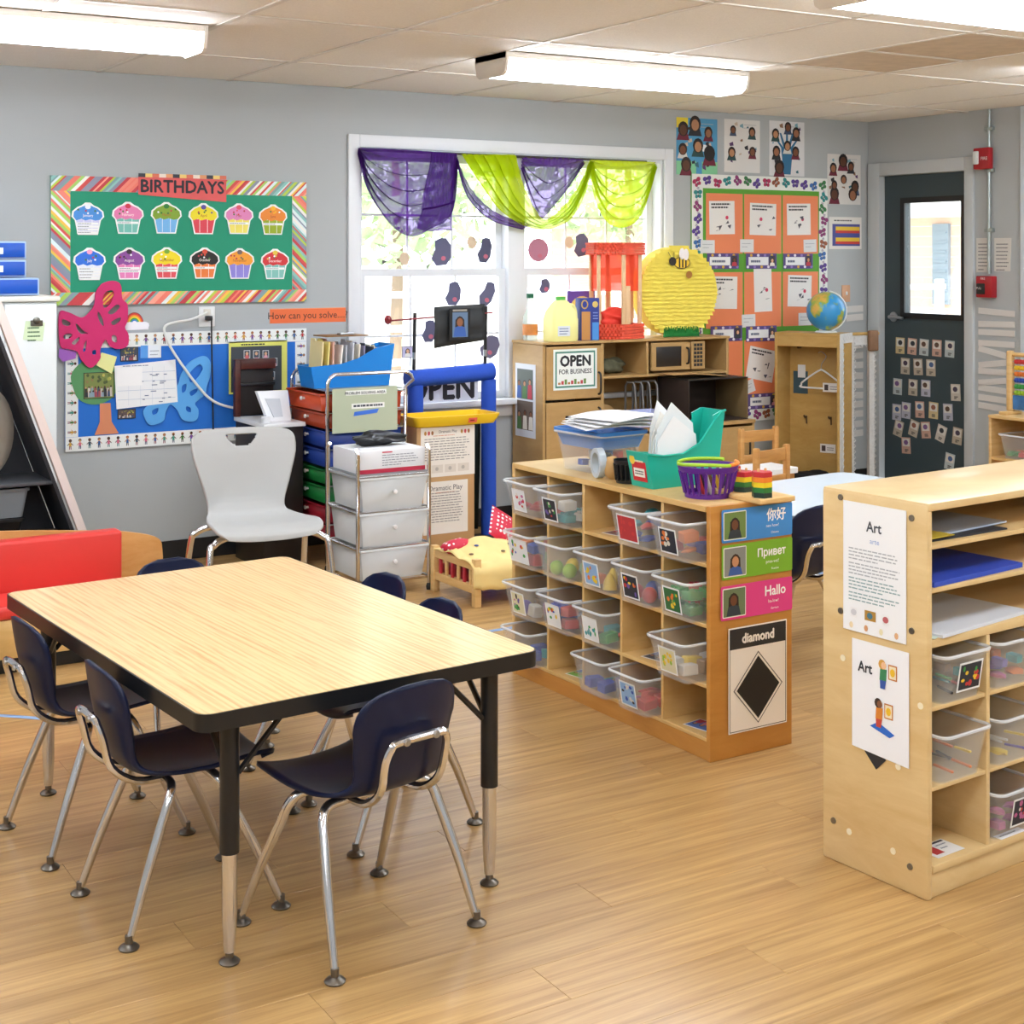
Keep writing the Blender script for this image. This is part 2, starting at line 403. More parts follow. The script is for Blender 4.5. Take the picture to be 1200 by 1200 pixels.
# ---- window: casing, stool, apron and two double-hung units
wn = bpy.data.objects.new('window_1', None); COL.objects.link(wn); wn.location = ((WX0+WX1)/2, Y1, WZ0); struct(wn)
wx, wz = wn.location.x, wn.location.z
def wbox(name, x0, x1, y0, y1, z0, z1, mat=TRIM, parent=wn, b=.004):
    return MB().rbox(x0-wx, x1-wx, y0-Y1, y1-Y1, z0-wz, z1-wz, b).build(name, mat, parent)
wbox('casing', 3.257, WX0, 6.98, 7.0, WZ0, 2.142); wbox('casing', WX1, 5.40, 6.98, 7.0, WZ0, 2.142); wbox('casing', WX0, WX1, 6.98, 7.0, WZ1, 2.142)
wbox('window_stool', 3.23, 5.43, 6.92, 7.02, WZ0-.03, WZ0); wbox('apron', 3.27, 5.39, 6.985, 7.0, WZ0-.10, WZ0-.03)
wbox('jamb', WX0, WX0+.02, 7.0, 7.13, WZ0, WZ1); wbox('jamb', WX1-.02, WX1, 7.0, 7.13, WZ0, WZ1); wbox('jamb', WX0+.02, WX1-.02, 7.0, 7.13, WZ1-.02, WZ1)
wbox('mullion', 4.255, 4.365, 7.01, 7.13, WZ0, WZ1-.02)
MZ = 1.41
for a, b in ((WX0+.02, 4.255), (4.365, WX1-.02)):
    for z0, z1, yy in ((WZ0, MZ+.02, 7.045), (MZ-.02, WZ1-.02, 7.085)):
        sw = .04
        sash = wbox('sash', a, b, yy, yy+.035, z0, z0+sw); 
        f = MB()
        for bb in ((a, a+sw, z0+sw, z1), (b-sw, b, z0+sw, z1), (a+sw, b-sw, z1-sw, z1)): f.box(bb[0]-wx, bb[1]-wx, yy-Y1, yy+.035-Y1, bb[2]-wz, bb[3]-wz)
        f.build('sash_frame', TRIM, sash)
        wbox('pane', a+sw, b-sw, yy+.015, yy+.019, z0+sw, z1-sw, GLASS, sash, .0005)
        for k in (1, 2):
            xx = a+sw + (b-a-2*sw)*k/3; wbox('grille', xx-.006, xx+.006, yy+.008, yy+.014, z0+sw, z1-sw, TRIM, sash, .001)
        zz = (z0+z1)/2; wbox('grille', a+sw, b-sw, yy+.009, yy+.0135, zz-.006, zz+.006, TRIM, sash, .001)
# ---- door with frame, glazed panel and lever
dr = bpy.data.objects.new('door_1', None); COL.objects.link(dr); dr.location = (X1, (DY0+DY1)/2, 0); struct(dr)
DOORM = M('dark_teal_grey_door', '#39474c', 0.45, noise=0.06, nscale=5)
FRAMEM = M('door_frame_paint', '#c3c9cb', 0.45)
def dbox(name, x0, x1, y0, y1, z0, z1, mat, parent=dr, b=.003):
    return MB().rbox(x0-X1, x1-X1, y0-dr.location.y, y1-dr.location.y, z0, z1, b).build(name, mat, parent)
dbox('door_frame', X1-.02, X1+.14, DY1-.012, DY1+.09, 0, 2.105, FRAMEM); dbox('door_frame', X1-.02, X1+.14, DY0-.055, DY0+.012, 0, 2.105, FRAMEM)
dbox('door_frame', X1-.02, X1+.14, DY0+.012, DY1-.012, DZ-.012, 2.105, FRAMEM)
GY0, GY1, GZ0, GZ1 = 6.235, 6.70, 1.135, 1.84
lf = MB(); xx0, xx1 = .03, .075; yc = dr.location.y
for a, b, c, d in ((DY0+.014, GY0, .001, DZ-.014), (GY1, DY1-.014, .001, DZ-.014), (GY0, GY1, .001, GZ0), (GY0, GY1, GZ1, DZ-.014)): lf.box(xx0, xx1, a-yc, b-yc, c, d)
lf.build('door_leaf', DOORM, dr)
g = MB(); g.ring([(GY0-.035-yc, GZ0-.035), (GY1+.035-yc, GZ0-.035), (GY1+.035-yc, GZ1+.035), (GY0-.035-yc, GZ1+.035)], [(GY0-yc, GZ0), (GY1-yc, GZ0), (GY1-yc, GZ1), (GY0-yc, GZ1)], .018, .03, 'yz')
g.build('glazing_bead', M('black_bead', '#15181a', 0.4), dr)
dbox('pane', X1+.05, X1+.054, GY0, GY1, GZ0, GZ1, GLASS, dr, .0005)
h = MB(); h.lathe([(.0, 0), (.032, 0), (.032, .008), (.012, .012), (.012, .045), (0, .045)], 16); 
h.v = [(.03-z, 6.80-yc+a, 1.105+b) for a, b, z in h.v]
h.tube([(-.01, 6.80-yc, 1.105), (-.015, 6.76-yc, 1.107), (-.015, 6.68-yc, 1.10)], [.012, .011, .009], 8)
h.build('door_handle', STEEL, dr)
# ---- outdoors
GRN = M('lawn', '#8fae62', 0.9, noise=0.25, nscale=2)
struct(MB().box(-25, 45, 7.3, 60, -.35, -.15).build('ground', M('pale_concrete', '#d3d0c8', 0.9, noise=.08, nscale=1)))
struct(MB().box(7.3, 45, -30, 7.3, -.35, -.15).build('ground_side', M('pale_concrete', '#d3d0c8', 0.9)))
BRICK = M('tan_brick', '#d8b6a0', 0.85, noise=.15, nscale=12)
hs = thing('brick_building', 'pale brick building with a grey shutter seen through the door glass', 'building', (17.5, 8.0, -.15))
MB().box(0, 6, 7.5, 19, 0, 2.25).build('wall', BRICK, hs); MB().box(-.5, 6, 7.0, 19.5, 2.25, 2.6).build('fascia', WHITE, hs)
for i in range(12):
    MB().box(-.004, 0, 7.5, 19, .35+i*.16, .362+i*.16).build('mortar_joint', M('mortar', '#e8dfd4', .9), hs)
for yy in (7.68, 10.5, 13.5):
    wv = MB().box(-.06, 0, yy, yy+.32, .9, 2.15).build('window', M('slate_shutter', '#7d8c98', .6), hs)
    for k in range(8): MB().box(-.075, -.06, yy+.03, yy+.29, .95+k*.15, .98+k*.15).build('slat', M('slate_shutter', '#7d8c98', .6), wv)
ft = thing('picket_fence', 'white rail fence across the yard outside the window', 'fence', (10, 15.5, -.15))
for k in range(12): MB().box(-4+k, -3.9+k, -.05, .05, 0, 1.3).build('post', WHITE, ft)
for z in (.35, .75, 1.15): MB().box(-4, 7.1, -.08, -.05, z, z+.08).build('rail', WHITE, ft)
def tree(x, y, h, r, seed, label):
    t = thing('tree', label, 'tree', (x, y, -.15), 0, 'trees outside the window'); rn = random.Random(seed)
    MB().tube([(0, 0, 0), (.05, 0, h*.3), (0, .05, h*.7)], [.10, .08, .04], 8).build('trunk', M('bark', '#8a7660', .9), t)
    c = MB()
    for i in range(1500):
        a = rn.uniform(0, 6.28); u = rn.uniform(-1, 1); q = r*rn.uniform(.55, 1)
        p = Vector((q*math.sqrt(1-u*u)*math.cos(a), q*math.sqrt(1-u*u)*math.sin(a), h*.62 + q*u*.9)); d = [Vector((rn.uniform(-1, 1), rn.uniform(-1, 1), rn.uniform(-1, 1)))*.14 for _ in range(3)]
        c.add([p+d[0], p+d[1], p+d[2], p-d[0]], [(0, 1, 3, 2)])
    c.build('foliage', M('leaf_green', '#b4cc98', .8, noise=.2), t)
tree(9.6, 19, 5.5, 2.2, 1, 'leafy green tree outside, left behind the window'); tree(14.5, 20, 6, 2.4, 2, 'leafy green tree outside, behind the right window unit')
tree(13.2, 26, 8, 3.0, 3, 'farthest leafy tree outside, between two nearer trees')
# ---- ceiling lamps
DIFF = M('lit_diffuser', '#ecf4ff', 0.4, emit=LAMP)
LH = M('lamp_housing', '#efe9df', 0.5)
def lamp(x0, x1, yc, label):
    t = thing('ceiling_lamp', label, 'lamp', ((x0+x1)/2, yc, ZC), 0, 'fluorescent ceiling lamps'); L = (x1-x0)/2
    MB().box(-L, L, -.13, .13, -.025, 0).build('housing', LH, t)
    prof = [(-.125, -.026), (-.115, -.075), (-.09, -.092), (.09, -.092), (.115, -.075), (.125, -.026)]
    MB().prism(prof, -L+.014, L-.014, 'yz').build('diffuser', DIFF, t)
    for s_ in (-1, 1):
        MB().prism([(-.135, 0), (-.135, -.03), (-.12, -.085), (-.095, -.1), (.095, -.1), (.12, -.085), (.135, -.03), (.135, 0)], s_*L-.014*(s_ > 0), s_*L+.014*(s_ < 0), 'yz').build('end_cap', LH, t)
lamp(0.56, 1.91, 5.49, 'long lit fluorescent lamp at the upper left of the ceiling')
lamp(3.24, 4.60, 5.49, 'lit fluorescent lamp on the ceiling in front of the window')
lamp(3.24, 4.60, 3.34, 'lit fluorescent lamp at the top right, nearest the camera')
lamp(5.60, 6.95, 4.39, 'lit fluorescent lamp on the ceiling near the right wall')
NEARL = [(0.56, 3.34, 'lit fluorescent lamp above the oak activity table'), (-2.0, 5.49, 'lit fluorescent lamp in the far left corner'), (-2.0, 3.34, 'lit fluorescent lamp at the middle of the left side'),
         (0.56, 1.19, 'lit fluorescent lamp nearest above the camera'), (3.24, 1.19, 'lit fluorescent lamp right of the camera, second row'), (-2.0, 1.19, 'lit fluorescent lamp left of the camera, second row'), (5.6, 1.19, 'lit fluorescent lamp by the right wall, second row'),
         (0.56, -.96, 'lit fluorescent lamp in the middle of the rear row'), (3.24, -.96, 'lit fluorescent lamp at the right of the rear row'), (-2.0, -.96, 'lit fluorescent lamp at the left of the rear row')]
for x, y, lb_ in NEARL: lamp(x, x+1.35, y, lb_)

# ================================================================== big furniture
# ---- oak-topped activity table
TABTOP = wood('oak_laminate', '#c78f4c', '#efcd94', (34, 1.3, 8), 0.3, coat=0.35, lo=0.22, hi=0.56)
def laminate():
    m = TABTOP; nt = m.node_tree
    mp = [n for n in nt.nodes if n.type == 'MAPPING'][0]; nz = [n for n in nt.nodes if n.type == 'TEX_NOISE'][0]
    nz.inputs['Scale'].default_value = 1.3; nz.inputs['Distortion'].default_value = 2.0
    wv = nt.nodes.new('ShaderNodeTexWave'); wv.bands_direction = 'X'; wv.inputs['Scale'].default_value = 0.55; wv.inputs['Distortion'].default_value = 11
    wv.inputs['Detail'].default_value = 3; wv.inputs['Detail Scale'].default_value = 0.7; wv.inputs['Detail Roughness'].default_value = 0.6
    nt.links.new(mp.outputs[0], wv.inputs['Vector'])
    mx = nt.nodes.new('ShaderNodeMix'); mx.data_type = 'FLOAT'; mx.inputs[0].default_value = 0.16
    cr = [n for n in nt.nodes if n.type == 'VALTORGB'][0]
    nt.links.new(nz.outputs['Fac'], mx.inputs[2]); nt.links.new(wv.outputs['Fac'], mx.inputs[3]); nt.links.new(mx.outputs[0], cr.inputs['Fac'])
laminate()
TW, TL, TH = 0.87, 1.345, 0.56
tb = thing('activity_table', 'rectangular oak laminate table with black edge and adjustable legs', 'table', (1.392, 3.574, 0), R(4.1))
o1 = rrect(-TW/2, TW/2, -TL/2, TL/2, .035); o2 = rrect(-TW/2+.004, TW/2-.004, -TL/2+.004, TL/2-.004, .031)
MB().prism(o2, TH-.036, TH, 'xy').build('tabletop', TABTOP, tb)
MB().ring(o1, o2, TH-.038, TH-.0008, 'xy').build('edge_band', BLACK, tb)
BLKMET = M('black_enamel', '#15171b', 0.3)
GLIDE = M('dark_steel_glide', '#77726a', 0.35, 0.9)
def glide(p, parent): return MB().lathe([(0, 0), (.021, 0), (.023, .004), (.018, .009), (.009, .013), (.009, .03), (0, .03)], 14, p).build('glide', GLIDE, parent)
for sx in (-1, 1):
    for sy in (-1, 1):
        x, y = sx*(TW/2-.10), sy*(TL/2-.075)
        lg = MB().tube([(x, y, TH-.038), (x, y, .235)], .021, 14).build('leg', BLKMET, tb)
        MB().tube([(x, y, .236), (x, y, .10), (x, y, .025)], [.0165, .0165, .012], 12).build('lower_tube', CHROME, lg)
        glide((x, y, 0), lg)
        MB().tube([(x-sx*.02, y, .40), (x-sx*.14, y, TH-.038)], .007, 6).build('brace', BLKMET, tb)
        MB().tube([(x, y-sy*.02, .40), (x, y-sy*.14, TH-.038)], .007, 6).build('brace', BLKMET, tb)
# ---- small navy stacking chairs
def shell(W, sh, bt, navy):
    prof = bez([(.185, sh-.022), (.178, sh-.006), (.13, sh), (.02, sh-.008), (-.08, sh-.006), (-.135, sh+.006), (-.165, sh+.04), (-.182, sh+.10), (-.197, bt-.06), (-.206, bt)], 3)
    wid = bez([(.13, 0), (.155, 0), (.172, 0), (.176, 0), (.168, 0), (.140, 0), (.122, 0), (.128, 0), (.136, 0), (.136, 0)], 3)
    n = len(prof)-1; k = W/.195
    def fn(u, v):
        y, z = samp(prof, v); hw = samp(wid, v)[0]*k; t = 2*u-1
        e = abs(t)**2.6
        back = max(0, min(1, (v-.5)/.25))
        if v > .84:
            q_ = (v-.84)/.16; hw = .136*k*(1-.93*q_**2.6)**.5; e = (abs(t)*hw/(.136*k))**2.6
        if v < .1: y = y - .03*e*(1-v/.1)
        return (t*hw, y + .030*e*back, z + .014*e*(1-back) - .006*(1-t*t)*(1-back))
    return MB().grid(fn, 16, n+12).build('seat_shell', navy, None, solid=.009, angle=80)
def school_chair(loc, face, label, W=.195, sh=.345, bt=.585):
    t = thing('school_chair', label, 'chair', (loc[0], loc[1], 0), face, 'navy stacking chairs')
    s = shell(W, sh, bt, NAVY); s.parent = t
    k = W/.195; r = .0115
    for sx in (-1, 1):
        for sy, ya in ((-1, -.06), (1, .04)):
            zt = sh-.028
            pts = bez([(0, ya, zt), (sx*.09*k, ya, zt), (sx*.132*k, ya+sy*.004, zt-.004), (sx*.152*k, ya+sy*.016, zt-.028), (sx*.160*k, ya+sy*.034, zt-.07), (sx*.178*k, (ya+sy*.034)*.5+sy*.089, .14), (sx*.193*k, sy*.178, .02)], 4)
            lg = MB().tube(pts, [r]*(len(pts)-6) + [r*.98, r*.95, r*.9, r*.85, r*.8, r*.75], 10).build('leg', CHROME, t)
            glide((sx*.194*k, sy*.180, 0), lg)
    lo = [(-.075*k, -.06, sh-.026), (-.078*k, -.13, sh-.020), (-.08*k, -.185, sh+.02), (-.082*k, -.205, sh+.085)]
    top = [(-.074*k, -.215, sh+.117), (-.055*k, -.217, sh+.127)]
    pts = lo + top + [(-x, y, z) for x, y, z in (lo+top)[::-1]]
    bf = MB().tube(bez(pts, 4), .009, 9).build('back_frame', CHROME, t)
    for sx in (-1, 1):
        q = MB().lathe([(0, 0), (.009, 0), (.007, .004), (0, .005)], 10); q.v = [(sx*.04*k+a, -.226-c, sh+.127+b) for a, b, c in q.v]; q.build('rivet', STEEL, bf)
    return t
school_chair((1.413, 2.975), R(11), 'navy plastic school chair at the near end of the oak table')
school_chair((1.108, 3.30), R(-87), 'navy chair on the left of the oak table, nearer of the two', .165)
school_chair((1.058, 3.815), R(-84), 'navy chair on the left of the oak table, farther from the camera', .16)
school_chair((1.735, 3.505), R(94), 'navy chair on the far side of the oak table, nearer the cubby shelf', .175, .34, .555)
school_chair((1.76, 3.885), R(97), 'navy chair on the far side of the table below the clear drawers', .175, .34, .55)
school_chair((1.55, 4.48), R(184), 'navy chair at the far end of the table, before the grey chair', .19, .33, .505)
# ---- cubby shelf
CB = thing('cubby_shelf', 'low wooden cubby shelf of five columns and four rows', 'shelf', (2.748, 3.377, 0), R(.8))
CL_, CD_, CH_ = 1.10, .325, .757; th = .018
def cb(name, a, mat=MAPLE, b=.0015): return MB().rbox(*a, b, 1).build(name, mat, CB)
cb('side_panel', (0, CD_, 0, th, 0, CH_), ENDWOOD); cb('side_panel', (0, CD_, CL_-th, CL_, 0, CH_))
cb('back_panel', (CD_-.008, CD_, th, CL_-th, .0, CH_-th)); cb('top_panel', (-.004, CD_, th, CL_-th, CH_-th, CH_))
ROWS = [.068, .226, .405, .585, CH_-.004]
for z in ROWS[:4]: cb('shelf', (.002, CD_-.008, th, CL_-th, z-.012, z))
cb('toe_board', (.004, .02, th, CL_-th, 0, ROWS[0]-.012), ENDWOOD)
CWID = (CL_-2*th)/5
for i in range(1, 5): cb('divider', (.001, CD_-.008, th+CWID*i-.006, th+CWID*i+.006, ROWS[0], CH_-th))
# ---- art shelf on the right
ART = thing('art_shelf', 'tall birch art shelf with slots above and cubbies below', 'shelf', (2.588, 2.388, 0), R(4.5))
AL, AD, AH = 1.15, .322, .925; at_ = .02
def ab(name, a, mat=BIRCH, b=.003): return MB().rbox(*a, b, 2).build(name, mat, ART)
ep = ab('side_panel', (0, at_, 0, AD, 0, AH-.004), b=.006); ab('side_panel', (AL-at_, AL, 0, AD, 0, AH-.004), b=.006)
ab('top_panel', (.002, AL-.002, -.004, AD, AH-.02, AH), b=.005); ab('back_panel', (at_, AL-at_, AD-.008, AD, 0.0, AH-.02))
for z, tk in ((.826, .012), (.724, .012), (.604, .02)): ab('shelf', (at_, AL-at_, .004, AD-.008, z-tk, z), b=.002)
AX = [at_, .232, .445, .66, .875, AL-at_]
for a, b in zip(AX, AX[1:]):
    for z in (.445, .258): ab('shelf', (a+.006*(a > .1), b-.006*(b < 1), .006, AD-.008, z-.01, z), b=.0015)
for a in AX[1:-1]: ab('divider', (a-.007, a+.007, .003, AD-.008, .075, .584), b=.0015)
ab('shelf', (at_, AL-at_, -.002, AD-.008, .06, .078), b=.003); ab('toe_board', (at_, AL-at_, .006, .022, 0, .06))
BOLT = M('bolt_steel', '#8d8a84', .35, .9)
for (yy, zz) in ((.045, .885), (.262, .905), (.045, .62), (.262, .625), (.05, .065), (.285, .10)):
    q = MB().lathe([(0, 0), (.008, 0), (.0075, .003), (0, .003)], 12); q.v = [(-c, yy+a, zz+b) for a, b, c in q.v]; q.build('bolt', BOLT, ep)
DOT = M('ivory_dot', '#f4e8c8', .5)
for (yy, zz) in ((.255, .51), (.215, .33), (.235, .088), (.10, .085), (.085, .29), (.02, .45)):
    q = MB().lathe([(0, 0), (.008, 0), (.008, .001), (0, .001)], 12); q.v = [(-c, yy+a, zz+b) for a, b, c in q.v]; q.build('sticker_dot', DOT, ep)
# ---- toddler couch
CO = thing('toddler_couch', 'low wooden toddler couch with red padded seat and back', 'couch', (0.55, 5.37, 0), R(1.5))
RED = M('red_vinyl', '#e0403a', .38, noise=.06, nscale=6, bump=.05)
HONEY = wood('honey_plywood', '#d9984f', '#eab877', (4, 4, 12), .4)
MB().rbox(-1.0, 1.18, .012, .40, .055, .195, .004).build('base', MAPLE, CO); MB().rbox(-.99, 1.09, .03, .39, 0, .055, .003).build('toe_board', BLACK, CO)
MB().rbox(-1.0, 1.12, 0.0, .245, .196, .245, .018, 3).build('seat_cushion', RED, CO)
MB().rbox(-1.0, 1.125, .25, .33, .20, .43, .014, 3).build('back_cushion', RED, CO)
arch = [(-1.0, .1), (1.30, .1), (1.335, .17), (1.34, .30), (1.31, .36), (1.15, .40)] + [(1.0-i*.1, .415+.035*math.sin(math.pi*min(1, i/10))) for i in range(20)] + [(-1.0, .42)]
MB().prism([p[:2] for p in bez([(a, b, 0) for a, b in arch[1:6]], 5)] + arch[6:] + [arch[0]], .405, .425, 'xz').build('back_board', HONEY, CO)
# ---- grey adult chair
GC = thing('grey_chair', 'light grey plastic adult chair with handle slot and chrome legs', 'chair', (2.14, 5.43, 0), R(174))
GREYP = M('light_grey_plastic', '#b4b5b3', .42, bump=.02, nscale=200)
gp = bez([(.215, .415), (.20, .44), (.12, .455), (0, .448), (-.10, .447), (-.16, .458), (-.195, .50), (-.215, .58), (-.235, .70), (-.258, .77), (-.268, .795)], 3)
gw = bez([(.17, 0), (.205, 0), (.215, 0), (.20, 0), (.18, 0), (.162, 0), (.158, 0), (.178, 0), (.212, 0), (.212, 0), (.212, 0)], 3)
def gfn(u, v):
    y, z = samp(gp, v); hw = samp(gw, v)[0]; t = 2*u-1; e = abs(t)**2.4; back = max(0, min(1, (v-.45)/.25))
    if v > .86:
        q_ = (v-.86)/.14; hw = hw*(1-.90*q_**2.4)**.5; e = (abs(t)*hw/.212)**2.4
    return (t*hw, y+.045*e*back, z+.012*e*(1-back))
g = MB(); NU, NV = 72, 110; g.grid(gfn, NU, NV)
def in_slot(f):
    x = sum(g.v[i][0] for i in f)/4; z = sum(g.v[i][2] for i in f)/4; y = sum(g.v[i][1] for i in f)/4
    return y < -.2 and abs(x) < .07 and .722 < z < .768 and (x/.062)**2+((z-.768)/.046)**2 < 1
keep = [i for i, f in enumerate(g.f) if not in_slot(f)]; g.f = [g.f[i] for i in keep]; g.c = [g.c[i] for i in keep]
g.build('seat_shell', GREYP, GC, solid=.012, angle=80)
for sx in (-1, 1):
    p = bez([(sx*.10, .13, .425), (sx*.17, .15, .425), (sx*.215, .165, .405), (sx*.235, .18, .36), (sx*.25, .235, .03)], 5)
    lg = MB().tube(p, .013, 10).build('leg', CHROME, GC); glide((sx*.25, .236, 0), lg)
    p = bez([(sx*.10, -.10, .425), (sx*.17, -.11, .425), (sx*.215, -.12, .405), (sx*.235, -.135, .36), (sx*.25, -.235, .03)], 5)
    lg = MB().tube(p, .013, 10).build('leg', CHROME, GC); glide((sx*.25, -.236, 0), lg)
    MB().tube([(sx*.10, -.10, .425), (sx*.10, .13, .425)], .011, 8).build('seat_rail', CHROME, GC)
MB().tube([(-.11, .13, .425), (.11, .13, .425)], .011, 8).build('cross_bar', CHROME, GC); MB().tube([(-.11, -.10, .425), (.11, -.10, .425)], .011, 8).build('cross_bar', CHROME, GC)
# ---- play kitchen under the window
K = thing('play_kitchen', 'brown wooden play kitchen with fridge doors, microwave and hutch', 'play kitchen', (4.26, 6.66, 0))
KW, KD, KH = 1.30, .315, 1.03
def kb(name, a, mat=KITWOOD, b=.002, parent=K): return MB().rbox(*a, b, 1).build(name, mat, parent)
kb('side_panel', (0, .018, 0, KD, 0, KH-.014)); kb('divider', (.385, .405, 0, KD-.01, .0, KH-.014)); kb('side_panel', (KW-.018, KW, 0, KD, 0, KH-.014))
kb('top_panel', (-.004, KW+.004, -.008, KD, KH-.014, KH)); kb('back_panel', (.018, KW-.018, KD-.01, KD, 0, KH-.014))
HND = M('black_handle', '#1d1b19', .4)
for z0, z1 in ((.715, 1.005), (.06, .70)):
    d = kb('fridge_door', (.022, .382, -.004, .012, z0, z1)); hz = z0+.02 if z0 > .5 else z1-.16
    MB().tube(bez([(.365, -.004, hz), (.365, -.025, hz+.01), (.365, -.028, hz+.06), (.365, -.025, hz+.11), (.365, -.004, hz+.12)], 3), .006, 6).build('handle', HND, d)
pn = MB().box(.145, .205, -.0065, -.004, .59, .625).box(.215, .27, -.0065, -.004, .59, .625).build('dispenser_plate', HND, K)
q = Flat(); q.text('10', .175, .60, .012, '#d8c8a8', 19); q.text('4.2', .2425, .60, .012, '#d8c8a8', 19); q.build('dispenser_figures', PRINT, K)
kb('shelf', (.405, KW-.018, .0, KD-.01, .815, .83)); kb('divider', (.70, .715, 0, KD-.01, .83, KH-.014)); 
mw = kb('microwave_door', (.735, 1.01, -.002, .014, .845, 1.005)); MB().rbox(.765, .945, -.005, -.001, .868, .982, .002).build('microwave_window', M('dark_screen', '#2b2622', .25), mw)
MB().tube(bez([(.985, -.002, .88), (.985, -.022, .89), (.985, -.022, .96), (.985, -.002, .97)], 3), .006, 6).build('handle', HND, mw)
kp = kb('keypad_panel', (1.02, 1.12, -.002, .014, .845, 1.005)); q = MB()
for i in range(6):
    for j in range(3): q.box(1.038+j*.022, 1.054+j*.022, -.005, -.002, .862+i*.023, .878+i*.023)
q.build('keypad', M('dark_keys', '#2a2a2c', .4), kp)
kb('counter', (.405, KW-.018, -.26, KD-.01, .545, .565)); kb('counter_side', (.405, .423, -.25, 0, 0, .545)); kb('counter_side', (KW-.036, KW-.018, -.25, 0, 0, .545))
for a, b in ((.43, .84), (.85, 1.26)):
    d = kb('cabinet_door', (a, b, -.262, -.247, .06, .53)); MB().tube(bez([(b-.04, -.262, .36), (b-.04, -.282, .37), (b-.04, -.282, .45), (b-.04, -.262, .46)], 3), .006, 6).build('handle', HND, d)
MB().rbox(.45, .68, -.22, .02, .566, .585, .006, 2).build('sink_basin', M('white_enamel', '#e8edf2', .25), K)
# ---- dress-up locker
LK = thing('dress_up_locker', 'narrow open wooden dress-up locker with coat hooks', 'locker', (6.262, 6.47, 0), R(-64.5))
# local: +x to the viewer's right along the front, -y outwards
LW, LD, LHt = .42, .21, 1.03
LOCK = wood('locker_wood', '#b8934f', '#c9a664', (5, 5, 12), .42)
def lb(name, a, m=LOCK): return MB().rbox(*a, .002, 1).build(name, m, LK)
lb('side_panel', (-LW, -LW+.018, 0, LD, 0, LHt-.018)); lb('side_panel', (-.018, 0, 0, LD, 0, LHt-.018)); lb('back_panel', (-LW+.018, -.018, LD-.01, LD, 0, LHt-.018))
lc_ = MB().box(0, .004, .0, .05, .0, LHt)
for i_ in range(26): lc_.tube([(.003, .05, .02+i_*.038), (.003, .062, .036+i_*.038), (.003, .05, .052+i_*.038)], .003, 5)
lc_.box(0, .004, .05, LD, LHt-.06, LHt)
lc_.build('lace_edge', M('white_lace', '#d9dad8', .7, noise=.18, nscale=60), LK)
lb('top_panel', (-LW, 0, 0, LD, LHt-.018, LHt)); lb('valance', (-LW+.018, -.018, .002, .018, LHt-.085, LHt-.018)); lb('bottom_panel', (-LW+.018, -.018, 0.003, LD-.01, .06, .078)); lb('toe_board', (-LW+.018, -.018, .01, .026, 0, .06))
for hx in (-.29, -.13):
    q = MB(); q.tube(bez([(hx, LD-.012, .50), (hx, LD-.04, .497), (hx, LD-.05, .51)], 3), .006, 6); q.tube([(hx, LD-.012, .50), (hx+.004, LD-.02, .455)], .005, 6); q.build('hook', M('brown_hook', '#5d4630', .5), LK)
q = MB().tube([(-.33, LD-.012, .93), (-.33, LD-.05, .93)], .008, 8); q.build('peg', M('brown_hook', '#5d4630', .5), LK)
q = Flat(); q.slab(-.20, .28, -.10, .335, '#eeeeea'); q.rect(-.19, .29, -.165, .325, '#4b3d3c'); q.lines(-.155, -.11, .31, .012, 2, '#666666', .004); q.v = [(a, b+LD-.013, c) for a, b, c in q.v]; q.build('name_tag', PRINT, LK)

# ================================================================== on the back wall, left half
def clip_rect(poly, x0, z0, x1, z1):
    for ax, lim, sg in ((0, x0, 1), (0, x1, -1), (1, z0, 1), (1, z1, -1)):
        out = []
        for i in range(len(poly)):
            a, b = poly[i-1], poly[i]; ia = sg*(a[ax]-lim) >= 0; ib = sg*(b[ax]-lim) >= 0
            if ia != ib:
                t = (lim-a[ax])/(b[ax]-a[ax]); out.append((a[0]+(b[0]-a[0])*t, a[1]+(b[1]-a[1])*t))
            if ib: out.append(b)
        poly = out
        if not poly: return []
    return poly
# ---- birthday board
BX0, BZ0, BX1, BZ1 = 1.722, 1.266, 3.018, 1.880
bb = thing('birthday_board', 'green birthday bulletin board framed by diagonal striped border', 'bulletin board', ((BX0+BX1)/2, 6.985, BZ0))
GREENP = M('green_paper', '#12936f', .6, noise=.12, nscale=4)
MB().box(BX0-bb.location.x, BX1-bb.location.x, 0, .014, 0, BZ1-BZ0).build('backing', GREENP, bb)
STR = ['#d9534f', '#f08a78', '#f3c64f', '#bcd24a', '#8fc6c0', '#f4f1ea', '#8e94a8', '#f6a58e', '#c9434a', '#a9d46a', '#dff0ef', '#ef7f6d', '#7fa6a3']
def striped(x0, z0, x1, z1, sl, seed, name='border_strip'):
    rn = random.Random(seed); q = Flat(); q.slab(x0, z0, x1, z1, '#f3eee6', .0015); q.v = [(a, b-.0015, c) for a, b, c in q.v]
    H = z1-z0; W = x1-x0; t = -H if sl > 0 else 0
    if W > H:
        u = x0-H
        while u < x1+H:
            wd = rn.uniform(.008, .022); c = rn.choice(STR); p = [(u, z0), (u+wd, z0), (u+wd+sl*H, z1), (u+sl*H, z1)]
            p = clip_rect(p, x0, z0, x1, z1)
            if len(p) > 2: q.poly(p, c, 6)
            u += wd
    else:
        u = z0-W
        while u < z1+W:
            wd = rn.uniform(.008, .022); c = rn.choice(STR); p = [(x0, u), (x1, u-sl*W), (x1, u-sl*W+wd), (x0, u+wd)]
            p = clip_rect(p, x0, z0, x1, z1)
            if len(p) > 2: q.poly(p, c, 6)
            u += wd
    return q.out(name, 6.985, parent=bb)
bw = .072
